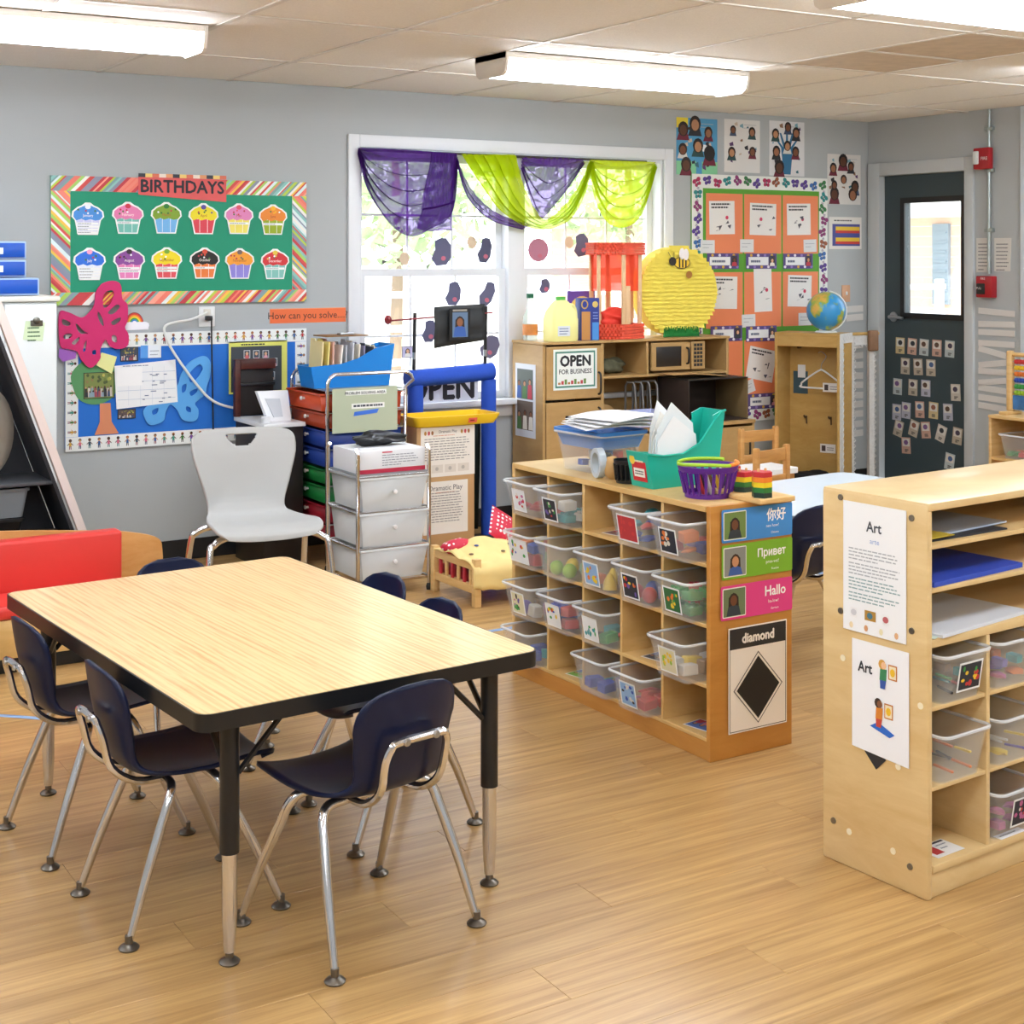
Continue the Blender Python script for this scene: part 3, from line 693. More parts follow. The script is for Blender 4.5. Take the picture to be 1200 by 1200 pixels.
striped(BX0, BZ1-bw, BX1, BZ1, 1, 1); striped(BX0, BZ0, BX1, BZ0+bw*.85, 1, 2); striped(BX0, BZ0+bw*.85, BX0+.09, BZ1-bw, 1, 3); striped(BX1-.078, BZ0+bw*.85, BX1, BZ1-bw, 1, 4)
x0, z0, x1, z1 = quad([(162, 203), (265, 235)], 6.98)
q = Flat(); q.slabp([(x0, z0+.02), (x1, z0-.008), (x1, z1-.02), (x0, z1-.015)], '#de5f5e', .002)
for i in range(13): q.rect(x0+(x1-x0)*i/13, z1-.018, x0+(x1-x0)*(i+1)/13, z1, ['#3d3f48', '#f1d07a', '#e0795f', '#f3e3d3', '#e7a06f'][i % 5], 2)
q.text('BIRTHDAYS', (x0+x1)/2, z0+.034, .062, '#2a2a33', 3, sx=.95, bold=.0022); q.out('header_sign', 6.978, parent=bb)
CUPS = [('#4d94e0', '#cfd0ee', '#f3f6ff', 'pale blue-frosted', 'January'), ('#e884b4', '#79c3b4', '#d03048', 'pink-frosted teal', 'February'), ('#86a834', '#76b7ea', '#2f7d34', 'green-frosted blue', 'March'),
        ('#f2e12c', '#e14a58', '#5a4a9c', 'yellow-frosted red', 'April'), ('#e58cc0', '#f3e66a', '#e8576b', 'pink-frosted yellow', 'May'), ('#ec8d33', '#9db322', '#f3b51f', 'orange-frosted olive', 'June'),
        ('#2f72dd', '#eaf1fa', '#f2a6c8', 'bright blue-frosted white', 'July'), ('#8f4f9e', '#ea86bd', '#31232e', 'purple-frosted pink', 'August'), ('#f4dd22', '#e4545c', '#7fb236', 'yellow-frosted coral', 'September'),
        ('#26221f', '#f28440', '#e0563f', 'black-frosted orange', 'October'), ('#f4a233', '#9389dd', '#6d5a58', 'orange-frosted lilac', 'November'), ('#d5343a', '#85c6bd', '#e7c84c', 'red-frosted teal', 'December')]
cpx = [(103, 257), (150, 256), (195, 256), (238.6, 257), (280, 257), (320, 258), (105, 310), (151.5, 309.5), (195.5, 309), (240, 309), (281, 309.5), (322.5, 310)]
def cupshape(cx, cz, k):
    pts = [(-.048, -.074), (.048, -.074), (.062, -.005), (.078, .012), (.074, .038), (.05, .058), (.03, .066), (.012, .08), (-.012, .08), (-.03, .066), (-.05, .058), (-.074, .038), (-.078, .012), (-.062, -.005)]
    return [(cx+a*k, cz+b*k) for a, b in pts]
for i, ((px, py), (fr, cu, tp, nm, mo)) in enumerate(zip(cpx, CUPS)):
    cx, cz = bk(px, py, 6.98); rn = random.Random(i); q = Flat(); k = 1.0
    q.slabp(cupshape(cx, cz, k), '#f2f6f3', .001)
    q.poly([(cx-.043, cz-.068), (cx+.043, cz-.068), (cx+.056, cz+.0), (cx-.056, cz+.0)], cu, 1)
    for j in range(5):
        xx = cx-.04+j*.02; q.rect(xx-.0012, cz-.066, xx+.0012, cz, '#ffffff' if j % 2 else cu, 1.4)
    fp = [(cx-.068, cz+.012), (cx-.055, cz-.006), (cx-.03, cz+.002), (cx-.012, cz-.006), (cx+.012, cz+.001), (cx+.035, cz-.006), (cx+.058, cz-.002), (cx+.07, cz+.014), (cx+.066, cz+.035), (cx+.045, cz+.052), (cx+.012, cz+.066), (cx-.012, cz+.066), (cx-.045, cz+.052), (cx-.066, cz+.035)]
    q.poly(fp, fr, 2); q.disc(cx, cz+.06, .014, .012, tp, 3)
    for j in range(5): q.disc(cx+rn.uniform(-.05, .05), cz+rn.uniform(.022, .046), .005, .005, rn.choice([tp, '#ffffff', '#c43d4a', '#4c7a3a']), 3, 8)
    q.text(mo, cx, cz+.012, .014, '#fff8ef' if i in (0, 1, 6, 7, 9, 11) else '#b4552d', 4, sx=.85)
    if i in (0, 1, 4, 5, 6, 7, 8, 9, 11):
        nl = {0: 4, 6: 4, 7: 2, 8: 2}.get(i, 1); z = cz-.016
        for j in range(nl):
            q.rect(cx-.052, z-.010-j*.014, cx+.05, z+.001-j*.014, '#f6f7f5', 3.2); q.lines(cx-.048, cx+.045, z-.006-j*.014, .01, 1, '#7a7f8c', .003, 4.2, rn)
    q.out('cupcake_cutout', 6.9805, f'{nm} cupcake cutout marked {mo} on the green board', 'cutout', 'cupcake cutouts on the birthday board')
# ---- blue board with a border of children
UX0, UX1, UZ0, UZ1 = 1.79, 3.02, .585, 1.125
ub = thing('blue_board', 'blue bulletin board with white border of small paper children', 'bulletin board', ((UX0+UX1)/2, 6.988, UZ0))
MB().box(UX0-ub.location.x, UX1-ub.location.x, 0, .011, 0, UZ1-UZ0).build('backing', M('blue_paper', '#176fd0', .6, noise=.08, nscale=4), ub)
def kid(q, x, z, h, rn, l=4, rot=0):
    def T(a, b):
        return (x+a, z+b) if not rot else (x+b, z-a)
    sh = rn.choice(['#c8323c', '#3f9b86', '#2c5f9e', '#d9a93a', '#7c4fa0', '#3d7d3a', '#d86d8c', '#335064']); sk = rn.choice(['#8a5a3a', '#d9a77c', '#5d3b27', '#c48a60']); lg = rn.choice(['#2f3f63', '#4d8a8c', '#8a4a5a', '#3a3a3a'])
    q.poly([T(-h*.12, h*.28), T(h*.12, h*.28), T(h*.10, h*.64), T(-h*.10, h*.64)], sh, l)
    q.poly([T(-h*.10, h*.62), T(-h*.30, h*.40), T(-h*.26, h*.36), T(-h*.08, h*.52)], sk, l); q.poly([T(h*.10, h*.62), T(h*.30, h*.40), T(h*.26, h*.36), T(h*.08, h*.52)], sk, l)
    q.poly([T(-h*.11, 0), T(-h*.04, 0), T(-h*.01, h*.30), T(-h*.10, h*.30)], lg, l); q.poly([T(h*.11, 0), T(h*.04, 0), T(h*.01, h*.30), T(h*.10, h*.30)], lg, l)
    cx, cz = T(0, h*.80); q.disc(cx, cz+(0 if rot else h*.04), h*.15, h*.15, rn.choice(['#2a1d17', '#5a3a20', '#a8622c', '#1c1a1c']), l+.5, 10); q.disc(cx, cz-(0 if rot else h*.03), h*.11, h*.12, sk, l+1, 10)
rn = random.Random(5)
def kids(x0, z0, x1, z1):
    q = Flat(); q.slab(x0, z0, x1, z1, '#eef1ee', .0015); q.v = [(a, b-.0015, c) for a, b, c in q.v]
    if x1-x0 > z1-z0:
        n = int((x1-x0)/.044)
        for i in range(n): kid(q, x0+(i+.5)*(x1-x0)/n, z0+.010, (z1-z0)*.74, rn, 6)
    else:
        n = int((z1-z0)/.044)
        for i in range(n): kid(q, x0+.010, z0+(i+.5)*(z1-z0)/n, (x1-x0)*.74, rn, 6, 1)
    return q.out('border_strip', 6.988, parent=ub)
kids(UX0, UZ1-.065, UX1, UZ1+.002); kids(UX0, UZ0-.012, UX1, UZ0+.055); kids(UX0, UZ0+.056, UX0+.06, UZ1-.066); kids(UX1-.062, UZ0+.056, UX1, UZ1-.066)
Yb = 6.984
def wpoly(pts, y=6.98): return [bk(a, b, y) for a, b in pts]
# paper tree
q = Flat(); cx, cz = bk(112, 446, Yb); q.slabp([(cx+.115*math.cos(a)*(1+.05*math.sin(5*a)), cz+.115*math.sin(a)) for a in [i*math.pi/16 for i in range(32)]], '#5b9a63', .001)
x0, z0, x1, z1 = quad([(112, 478), (138, 508)], Yb); q.poly([(x0-.005, z0), (x1+.005, z0), (x1-.03, z0+.06), (x1-.035, z1+.02), (x0+.02, z1+.02), (x0+.02, z0+.06)], '#d98a63', 2)
q.out('paper_tree', 6.9835, 'green paper tree with orange trunk on the blue board', 'cutout')
def pic(pxs, y, label, seed, bgc, people, name='photo', cat='photo', group=None):
    a, b, c, d = quad(pxs, y); q = Flat(); q.slab(a, b, c, d, '#20242a', .001); q.photo(a+.003, b+.003, c-.003, d-.003, bgc, seed, people); return q.out(name, y, label, cat, group)
pic([(98, 437), (134, 466)], 6.981, 'group photo pinned on the green paper tree', 3, '#7d8a48', 7)
pic([(141, 407), (162, 423)], 6.982, 'small group photo above the paper calendar', 4, '#3b4658', 5)
pic([(138, 480), (159, 490)], 6.982, 'small photo tucked below the paper calendar', 6, '#5b4a4a', 4)
q = Flat(); a, b, c, d = quad([(165, 405), (189, 419)], 6.98); q.slab(a, b, c, d, '#eaf0f6'); q.rect(a, b, a+(c-a)*.36, d, '#5aa0ea', 1); q.lines(a+(c-a)*.45, c-.01, d-.03, .018, 2, '#9aa3b0', .004); q.out('blue_card', 6.9825, 'small white and light blue card above the calendar', 'card')
# pink purple scrap behind the butterfly
q = Flat(); q.slabp(wpoly([(70, 408), (90, 412), (89, 420), (74, 424), (69, 418)], 6.97), '#a566c4'); q.out('purple_paper', 6.975, 'purple paper scrap below the pink butterfly', 'paper')
def butterfly(name, outer, holes, y, col, label, th, n=5):
    q = MB(); O = bez([bk(a, b, y) + (0,) for a, b in outer], n, True); O = [p[:2] for p in O]
    HS = [[p[:2] for p in bez([bk(a, b, y) + (0,) for a, b in h], 4, True)] for h in holes]
    bm = bmesh.new(); allv = []
    for loop in [O] + HS:
        vs = [bm.verts.new((p[0], 0, p[1])) for p in loop]
        for i in range(len(vs)): bm.edges.new((vs[i-1], vs[i]))
    bmesh.ops.triangle_fill(bm, use_beauty=True, use_dissolve=False, edges=list(bm.edges))
    r = bmesh.ops.extrude_face_region(bm, geom=list(bm.faces))
    for e in r['geom']:
        if isinstance(e, bmesh.types.BMVert): e.co.y -= th
    bm.verts.index_update(); vs = [v.co[:] for v in bm.verts]; fs = [[v.index for v in f.verts] for f in bm.faces]; bm.free()
    cx = sum(p[0] for p in vs)/len(vs); cz = min(p[2] for p in vs); q.add([(a-cx, b, c-cz) for a, b, c in vs], fs)
    return tag(q.build(name, M(col[0], col[1], .5), None, (cx, y, cz)), label, 'decoration')
pk = [(69, 367), (80, 366), (95, 372), (104, 366), (110, 357), (112, 342), (120, 332), (133, 329), (141, 334), (143, 350), (149, 357), (149, 375), (146, 384), (150, 392), (149, 405), (137, 409), (128, 405), (123, 398), (117, 410), (117, 420), (106, 431), (95, 422), (90, 412), (80, 409), (70, 404)]
ph = [[(121, 345), (130, 340), (133, 345), (128, 357), (121, 360)], [(115, 365), (120, 374), (121, 382), (117, 378), (114, 370)], [(126, 366), (136, 357), (140, 360), (132, 368)], [(130, 377), (140, 372), (140, 376), (133, 381)], [(131, 393), (136, 394), (136, 401), (131, 399)], [(89, 379), (98, 388), (103, 390), (95, 391), (90, 386)], [(108, 411), (112, 410), (112, 415), (108, 415)], [(73, 374), (82, 378), (80, 382), (73, 380)], [(75, 392), (84, 391), (82, 396), (75, 397)], [(84, 401), (92, 395), (92, 399), (87, 404)], [(98, 404), (101, 399), (100, 410), (97, 412)]]
butterfly('pink_butterfly', pk, ph, 6.972, ('magenta_foam', '#cf1f6a'), 'large magenta cut-out butterfly overlapping the striped border', .008)
bp_ = [(207, 452), (212, 438), (222, 424), (238, 417), (246, 424), (246, 440), (242, 452), (240, 462), (233, 468), (228, 473), (232, 480), (231, 490), (224, 494), (213, 491), (207, 480), (199, 474), (194, 482), (191, 493), (176, 498), (169, 489), (168, 480), (178, 472), (190, 466), (196, 458)]
bh = [[(222, 437), (233, 427), (237, 433), (228, 446), (222, 447)], [(213, 452), (218, 450), (217, 458), (213, 460)], [(222, 459), (231, 455), (230, 460), (224, 464)], [(218, 476), (223, 478), (223, 483), (218, 481)], [(178, 481), (185, 478), (184, 484), (179, 486)]]
butterfly('blue_butterfly', bp_, bh, 6.9825, ('light_blue_foam', '#5aa9ea'), 'light blue cut-out butterfly right of the paper calendar', .006)
a, b, c, d = quad([(137, 424), (206, 476)], 6.97); q = Flat(); q.slabp([(a, b), (c+.012, b+.02), (c, d), (a-.01, d-.02)], '#eff1f2')
for i in range(1, 5): q.rect(a+.005, b+(d-b)*i/5.3, c, b+(d-b)*i/5.3+.0015, '#9fb2cc', 1)
for i in range(1, 5): q.rect(a+(c-a)*i/5, b+.015, a+(c-a)*i/5+.0012, d-.03, '#c7d0de', 1)
q.lines(a+.03, c-.06, d-.025, .03, 1, '#8a93a5', .004); 
for i in range(16): x = random.uniform(a+.1, c-.03); z = random.uniform(b+.02, d-.05); q.rect(x, z, x+random.uniform(.01, .03), z+.004, '#5c6b8c', 2)
q.rect(a+.003, b+.11, a+.125, d-.03, '#f7f7f6', 3); q.out('paper_calendar', 6.976, 'white paper calendar sheet pinned on the blue board', 'calendar')
q = Flat(); q.slabp(wpoly([(119, 413), (137, 418), (131, 438), (113, 428)], 6.972), '#e8eb9f'); q.out('sticky_note', 6.9715, 'pale yellow sticky note left of the calendar', 'note')
# class photo chart
a, b, c, d = quad([(269, 402), (334, 458)], 6.98); q = Flat(); q.slab(a-.005, b-.003, c+.01, d+.006, '#dfe06f', .003); q.rect(a+.006, b+.006, c-.02, d-.02, '#3c444c', 1); q.slab(a-.01, d, c+.005, d+.012, '#e6eef2', .004)
q.lines(a+.06, c-.06, d-.014, .01, 1, '#3a3a2a', .007)
for px, py in ((289, 415), (300, 415), (311, 415), (279, 426), (321, 424), (277, 438), (289, 438), (301, 438), (283, 450), (294, 450), (306, 450), (318, 440)):
    x, z = bk(px, py, 6.98); q.rect(x-.017, z-.020, x+.017, z+.020, '#d8dce0', 2); q.rect(x-.014, z-.017, x+.014, z+.017, '#45505c', 3); q.disc(x, z-.014, .011, .012, random.choice(['#d06a6a', '#e8b8a0', '#7b8aa8', '#e0a0b0']), 3.6, 8); q.disc(x, z+.003, .008, .009, random.choice(['#a8704c', '#d9a884', '#6e4630']), 4, 8)
x, z = bk(302, 427, 6.98); q.rect(x-.048, z-.025, x+.045, z+.022, '#c9ced4', 1.6); q.rect(x-.045, z-.022, x+.042, z+.019, '#4a525c', 2); q.lines(x-.035, x+.035, z+.004, .014, 2, '#9aa0aa', .004, 3)
q.out('class_photo_chart', 6.976, 'dark class photo chart with yellow edges on the blue board', 'poster')
# rainbow cut-out
x, z = bk(158, 380, 6.99); q = Flat(); q.slabp([(x+.046*math.cos(R(180-i*12)), z+.058*math.sin(R(i*12))) for i in range(16)], '#8a4a3a', .001)
for i, c_ in enumerate(['#d93a35', '#ef8b2f', '#f5d534', '#4fae4a', '#3c7fd0', '#f0f0f0']): q.disc(x, z, .043-i*.006, .054-i*.0075, c_, 1+i*.5, 14, 0, 180)
q.slabp([(x-.07, z-.028), (x+.07, z-.028), (x+.072, z+.004), (x-.072, z+.004)], '#f4f4fb', .001)
for i in range(5): q.disc(x-.045+i*.023, z-.008, .026, .02, '#f4f4fb', 5)
q.out('rainbow_cutout', 6.9975, 'small rainbow and cloud cut-out between the two boards', 'cutout')
# orange strip
a, b, c, d = quad([(317, 362), (406, 377)], 6.99); q = Flat(); q.slab(a, b, c, d, '#ef7440'); q.text('How can you solve....?', (a+c)/2, b+.022, .036, '#3c2a22', 2, sx=1.0); q.rect(a, d-.004, c, d, '#f79a6c', 1); q.out('question_strip', 6.9985, 'orange paper strip asking how can you solve', 'sign')
# outlet and cords
t = thing('wall_outlet', 'white wall outlet with plugged cords below the birthday board', 'outlet', (2.487, 6.998, 1.148))
MB().rbox(-.042, .042, -.008, .001, 0, .10, .003).build('cover_plate', WHITE, t); MB().rbox(-.018, .018, -.012, -.008, .055, .088, .003).build('socket', M('ivory_plastic', '#e3e0d6', .5), t)
q = MB().rbox(-.012, .02, -.04, -.008, .03, .055, .005).build('plug', BLACK, t)
def cord(name, px, y, r, col, label, n=6):
    P = bez([(bk(a, b, y)[0], y, bk(a, b, y)[1]) for a, b in px], n); o = P[-1]
    return tag(MB().tube([(p[0]-o[0], p[1]-o[1], p[2]-o[2]) for p in P], r, 8).build(name, M(*col), None, o), label, 'cord')
cord('white_cable', [(243, 366), (225, 374), (197, 380), (193, 390), (203, 412), (230, 450), (250, 470), (275, 478), (302, 478)], 6.955, .0065, ('white_cable', '#e6e8e4', .45), 'thick white cable curving across the blue board to the desk')
cord('hanging_cord', [(248, 372), (248, 400), (249, 450), (250, 512)], 6.962, .0042, ('black_cord', '#191a1d', .5), 'thin black cord hanging straight from the outlet')

# ================================================================== on the back wall, right half
def fly(q, x, z, s, c, rot, l=3):
    ca, sa = math.cos(rot), math.sin(rot)
    for a, b, rx, rz in ((-.5, .35, .5, .42), (.5, .35, .5, .42), (-.38, -.4, .36, .36), (.38, -.4, .36, .36)):
        pts = [(a+rx*math.cos(t), b+rz*math.sin(t)) for t in [i*math.pi/4 for i in range(8)]]
        q.poly([(x+s*(u*ca-v*sa), z+s*(u*sa+v*ca)) for u, v in pts], c, l)
    q.poly([(x+s*(u*ca-v*sa), z+s*(u*sa+v*ca)) for u, v in ((-.07, -.6), (.07, -.6), (.07, .6), (-.07, .6))], '#3a2c34', l+1)
GX0, GX1, GZ1_, GZ0_ = 5.545, 6.655, 2.0, .47
gb = thing('drawing_board', 'green bulletin board of orange sheets with a butterfly border', 'bulletin board', ((GX0+GX1)/2, 6.99, GZ0_))
MB().box(GX0-gb.location.x, GX1-gb.location.x, 0, .009, 0, GZ1_-GZ0_).build('backing', M('leaf_green_paper', '#5aa02c', .6), gb)
def flyborder(x0, z0, x1, z1, seed):
    rn = random.Random(seed); q = Flat(); q.slab(x0, z0, x1, z1, '#e9ebe6', .0015); q.v = [(a, b-.0015, c) for a, b, c in q.v]
    n = int(max(x1-x0, z1-z0)/.075)
    for i in range(n):
        f = (i+.5)/n; x, z = (x0+(x1-x0)*f, (z0+z1)/2+rn.uniform(-.01, .01)) if x1-x0 > z1-z0 else ((x0+x1)/2+rn.uniform(-.01, .01), z0+(z1-z0)*f)
        fly(q, x, z, .034, rn.choice(['#8e3a72', '#3d6fb0', '#2e8a8c', '#5a3f92', '#9c5a3a', '#3d7d4a', '#b0305a']), rn.uniform(-.8, .8), 7)
        fly(q, x+rn.uniform(-.03, .03)*(x1-x0 > z1-z0), z+.036*(x1-x0 < z1-z0), .012, '#b9b4c2', rn.uniform(-1, 1), 6)
    q.out('border_strip', 6.99, parent=gb)
bw = .085
flyborder(GX0, GZ1_-bw, GX1, GZ1_, 1); flyborder(GX0, GZ0_, GX1, GZ0_+bw, 2); flyborder(GX0, GZ0_+bw, GX0+bw, GZ1_-bw, 3); flyborder(GX1-.07, GZ0_+bw, GX1, GZ1_-bw, 4)
cols = [(5.655, 5.945), (5.958, 6.262), (6.275, 6.575)]; rws = [(1.515, 1.885), (1.055, 1.40), (.63, .975)]
for r_, (za, zb) in enumerate(rws):
    for a, b in cols:
        MB().box(a-gb.location.x, b-gb.location.x, -.0015, -.0002, za-GZ0_, zb-GZ0_).build('orange_sheet', M('orange_paper', '#ee8a5c', .6), gb)
def drawing(px, py, w_, h_, rot, rn, label, plain=False):
    x, z = bk(px, py, 6.98); q = Flat(); q.slab(-w_/2, -h_/2, w_/2, h_/2, '#eceae6', .001)
    if not plain:
        q.lines(-w_*.42, w_*.36, h_*.38, .02, 2, '#23232a', .010, 2, rn)
    k = rn.randint(0, 2); cxs = rn.uniform(-.1, .25)*w_
    if k == 0: q.disc(cxs, 0, .012, .012, '#cf3d62', 2)
    elif k == 1: q.poly([(cxs, -.02), (cxs+.006, -.02), (cxs+.012, .02), (cxs+.004, .02)], '#2c2c34', 2)
    for j in range(5):
        a, b = rn.uniform(-.3, .35)*w_, rn.uniform(-.42, .1)*h_; q.poly([(a, b), (a+rn.uniform(.008, .03), b+rn.uniform(-.03, .03)), (a+.03, b+.008), (a+.005, b+.004)], '#55555f', 2)
    c, s_ = math.cos(rot), math.sin(rot); q.v = [(x+a*c-d*s_, b, z+a*s_+d*c) for a, b, d in q.v]
    q.out('drawing_sheet', 6.9865, label, 'drawing', 'drawings on the orange sheets')
rn = random.Random(11)
for px, py, w_, h_, rot, lb_, pl in ((847, 255, .20, .205, .02, 'drawing with a red dot, left column of the top orange row', 0), (895, 257, .215, .2, -.02, 'drawing in the middle column of the top orange row', 0), (937, 257, .20, .2, .02, 'drawing in the right column of the top orange row', 0),
        (850, 343, .20, .2, -.02, 'drawing beside the yellow pinata on the second orange row', 0), (895, 340, .145, .27, .03, 'tall stick-figure drawing in the middle orange column', 1), (938, 341, .20, .2, -.03, 'drawing right of the stick-figure sheet, above the globe', 0), (893, 427, .22, .2, -.2, 'tilted drawing low on the board beside the locker', 0)):
    drawing(px, py, w_, h_, rot, rn, lb_, pl)
for px, py, rot, lb_ in ((830, 289, 0, 'small white note under the first top drawing'), (876, 288, 0, 'small white note under the middle top drawing'), (950, 288, .03, 'small white note at the right edge of the orange board'), (878, 376, .02, 'small white note under the stick-figure drawing'), (944, 374, 0, 'small white note just behind the globe'), (877, 454, .3, 'small tilted note low beside the play kitchen')):
    x, z = bk(px, py, 6.98); q = Flat(); q.slab(-.055, -.04, .055, .04, '#dfe1e2', .0008); q.lines(-.04, .04, .012, .02, 2, '#8d93a0', .003); c, s_ = math.cos(rot), math.sin(rot); q.v = [(x+a*c-d*s_, b, z+a*s_+d*c) for a, b, d in q.v]; q.out('note_card', 6.9855, lb_, 'note', 'small notes on the orange board')
for px, py, nm, lb_ in ((848, 306, '', 'left name card strip between the orange rows'), (893, 306, '', 'middle name card strip between the orange rows'), (936, 306, '', 'right name card strip between the orange rows'), (852, 391, '', 'name card strip behind the yellow pinata'), (893, 391, '', 'name card strip left of the locker top'), (895, 470, '', 'lowest name card strip beside the locker')):
    x, z = bk(px, py, 6.98); q = Flat(); w_ = .125; q.slab(x-w_, z-.048, x+w_, z+.048, '#5b4a86', .0012)
    for j in range(9): q.disc(x-w_+.014+j*.028, z+(.036 if j % 2 else -.036), .011, .009, ['#e9e4f2', '#d7a93f', '#8f7ac0'][j % 3], 1, 8)
    q.rect(x-w_*.85, z-.026, x+w_*.45, z+.026, '#eef0f2', 2); q.lines(x-w_*.7, x+w_*.2, z-.008, .02, 1, '#4a5876', .014, 3, rn)
    q.photo(x+w_*.5, z-.032, x+w_*.9, z+.034, '#3f3a4a', px, 1, 3); q.out('name_card', 6.985, lb_, 'card', 'name cards on the orange board')
# collage posters
def collage(pxs, bgc, seed, label, wash=None, n=7, hand=None):
    a, b, c, d = quad(pxs, 6.995); rn = random.Random(seed); q = Flat(); q.slab(a, b, c, d, bgc, .001); W, H = c-a, d-b
    if wash:
        for (u0, v0, u1, v1, cc) in wash: q.rect(a+u0*W, b+v0*H, a+u1*W, b+v1*H, cc, 1)
    if hand:
        x, z = a+W*.5, b+H*.35; q.poly([(x-.03, b+.01), (x+.03, b+.01), (x+.05, z+.06), (x-.05, z+.06)], hand, 2)
        for t in (-50, -25, 0, 22, 48): q.poly([(x-.012+.03*math.sin(R(t)), z+.04), (x+.012+.03*math.sin(R(t)), z+.04), (x+.006+.13*math.sin(R(t)), z+.05+.11*math.cos(R(t))), (x-.008+.13*math.sin(R(t)), z+.05+.11*math.cos(R(t)))], hand, 2)
    spots = [(.2, .75), (.75, .75), (.2, .4), (.78, .4), (.5, .88), (.5, .5), (.25, .15), (.75, .15)]
    for i in range(n):
        u, v = spots[i]; x, z = a+W*(u+rn.uniform(-.05, .05)), b+H*(v+rn.uniform(-.05, .05)); s_ = W*rn.uniform(.075, .14)
        sk = rn.choice(['#7a4a30', '#9c6848', '#5c3622', '#b98560']); q.poly([(x-s_*1.3, z-s_*1.6), (x+s_*1.2, z-s_*1.6), (x+s_*.8, z-s_*.4), (x-s_*.8, z-s_*.4)], rn.choice(['#6d1f33', '#27292f', '#3b4d6a', '#d8d6d0', '#274a4a']), 3)
        q.disc(x, z+s_*.15, s_*1.02, s_*1.15, rn.choice(['#1b1513', '#2b1d17', '#120f10']), 3.5, 12); q.disc(x, z-s_*.05, s_*.68, s_*.82, sk, 4, 12)
    for i in range(14):
        x, z = a+W*rn.uniform(.05, .85), b+H*rn.uniform(.04, .92); k_ = W*rn.uniform(.04, .10); q.poly([(x, z), (x+k_, z+k_*rn.uniform(-.5, .5)), (x+k_*.8, z+k_), (x-k_*.2, z+k_*.6)], rn.choice(['#3a6a78', '#5a3a6a', '#7aa9b8', '#8c6a52', '#c9b9a6', '#2c2a30']), 1.5)
    q.lines(a+W*.55, c-W*.08, d-H*.10, .02, 2, '#aab0b6', .004, 2, rn)
    q.out('collage_poster', 6.9985, label, 'poster', 'family collage posters')
collage([(793, 137), (841, 206)], '#4f9ac6', 1, 'blue collage poster of faces, leftmost beneath the ceiling', [(0, .82, .28, 1, '#e8d23c'), (0, 0, .48, .24, '#86cf9c'), (.62, 0, 1, .24, '#86cf9c'), (.5, .42, .78, .54, '#e9eef0')], 7)
collage([(849, 139), (891, 203)], '#dedcd8', 2, 'white collage poster of four photos beneath the ceiling', None, 4)
collage([(902, 141), (943, 207)], '#dcdcdd', 3, 'white collage poster with a blue hand and tree', None, 7, '#2f6f96')
collage([(970, 180), (1009, 240)], '#dad7d2', 4, 'white collage poster of faces nearest the room corner', None, 8)
a, b, c, d = quad([(972, 254), (1010, 292)], 6.995); q = Flat(); q.slab(a, b, c, d, '#e6e2dc'); W, H = c-a, d-b
q.rect(a+W*.1, b+H*.1, a+W*.95, b+H*.78, '#4a4f94', 1); q.rect(a+W*.2, b+H*.5, c-W*.06, b+H*.7, '#e9c33c', 2); q.rect(a+W*.2, b+H*.5, c-W*.06, b+H*.58, '#cf3d3a', 3); q.rect(a+W*.2, b+H*.16, c-W*.06, b+H*.36, '#e9c33c', 2); q.rect(a+W*.2, b+H*.16, c-W*.06, b+H*.24, '#cf3d3a', 3); q.lines(a+W*.15, c-W*.1, d-H*.13, .02, 1, '#555555', .008)
q.out('striped_chart', 6.9985, 'small chart of blue, yellow and red bars beside the door', 'chart')
t = thing('light_switch', 'orange wall switch plate above the globe', 'switch', (6.825, 6.998, 1.20)); MB().rbox(-.035, .035, -.006, .001, 0, .11, .002).build('cover_plate', M('tan_plate', '#d8a884', .5), t); MB().rbox(-.006, .006, -.014, -.006, .045, .068, .002).build('toggle', WHITE, t)
# paper-strip ladders: each strip its own thin slat of card
SW = M('white_card_strip', '#d6d3ce', .6)
def strip(x, z, w_, h_, rot, right, label):
    q = MB().box(-w_/2, w_/2, -.004, 0, -h_/2, h_/2)
    o = q.build('paper_strip', SW, None, (7.029, -x, z) if right else (x, 6.998, z), (0, rot, R(-90)) if right else (0, rot, 0))
    return tag(o, label, 'paper strip', 'paper strips right of the door' if right else 'paper strips in the corner')
rn = random.Random(4)
ORD = ['topmost', 'second', 'third', 'fourth', 'fifth', 'sixth', 'seventh', 'eighth', 'ninth', 'tenth', 'eleventh', 'twelfth', 'lowest']; si = 0
for px, py, rot in ((1168, 366, .05), (1168, 380, -.02), (1168, 390, 0), (1168, 403, 0), (1168, 414, .17), (1168, 426, -.13), (1168, 436, 0), (1168, 447, -.12), (1168, 457, .05), (1168, 468, .03), (1168, 478, .05)):
    u, z = rt(px, py); strip(u, z, .27, .036, rot, True, f'{ORD[si]} paper strip from the top, right of the door frame'); si += 1
si = 0
for py in (362, 372, 396, 405, 417, 428, 440, 451, 463, 474, 485, 497, 508):
    x, z = bk(1001, py); strip(x, z, .15, .042, rn.uniform(-.06, .06), False, f'{ORD[si]} pale paper strip from the top in the wall corner'); si += 1
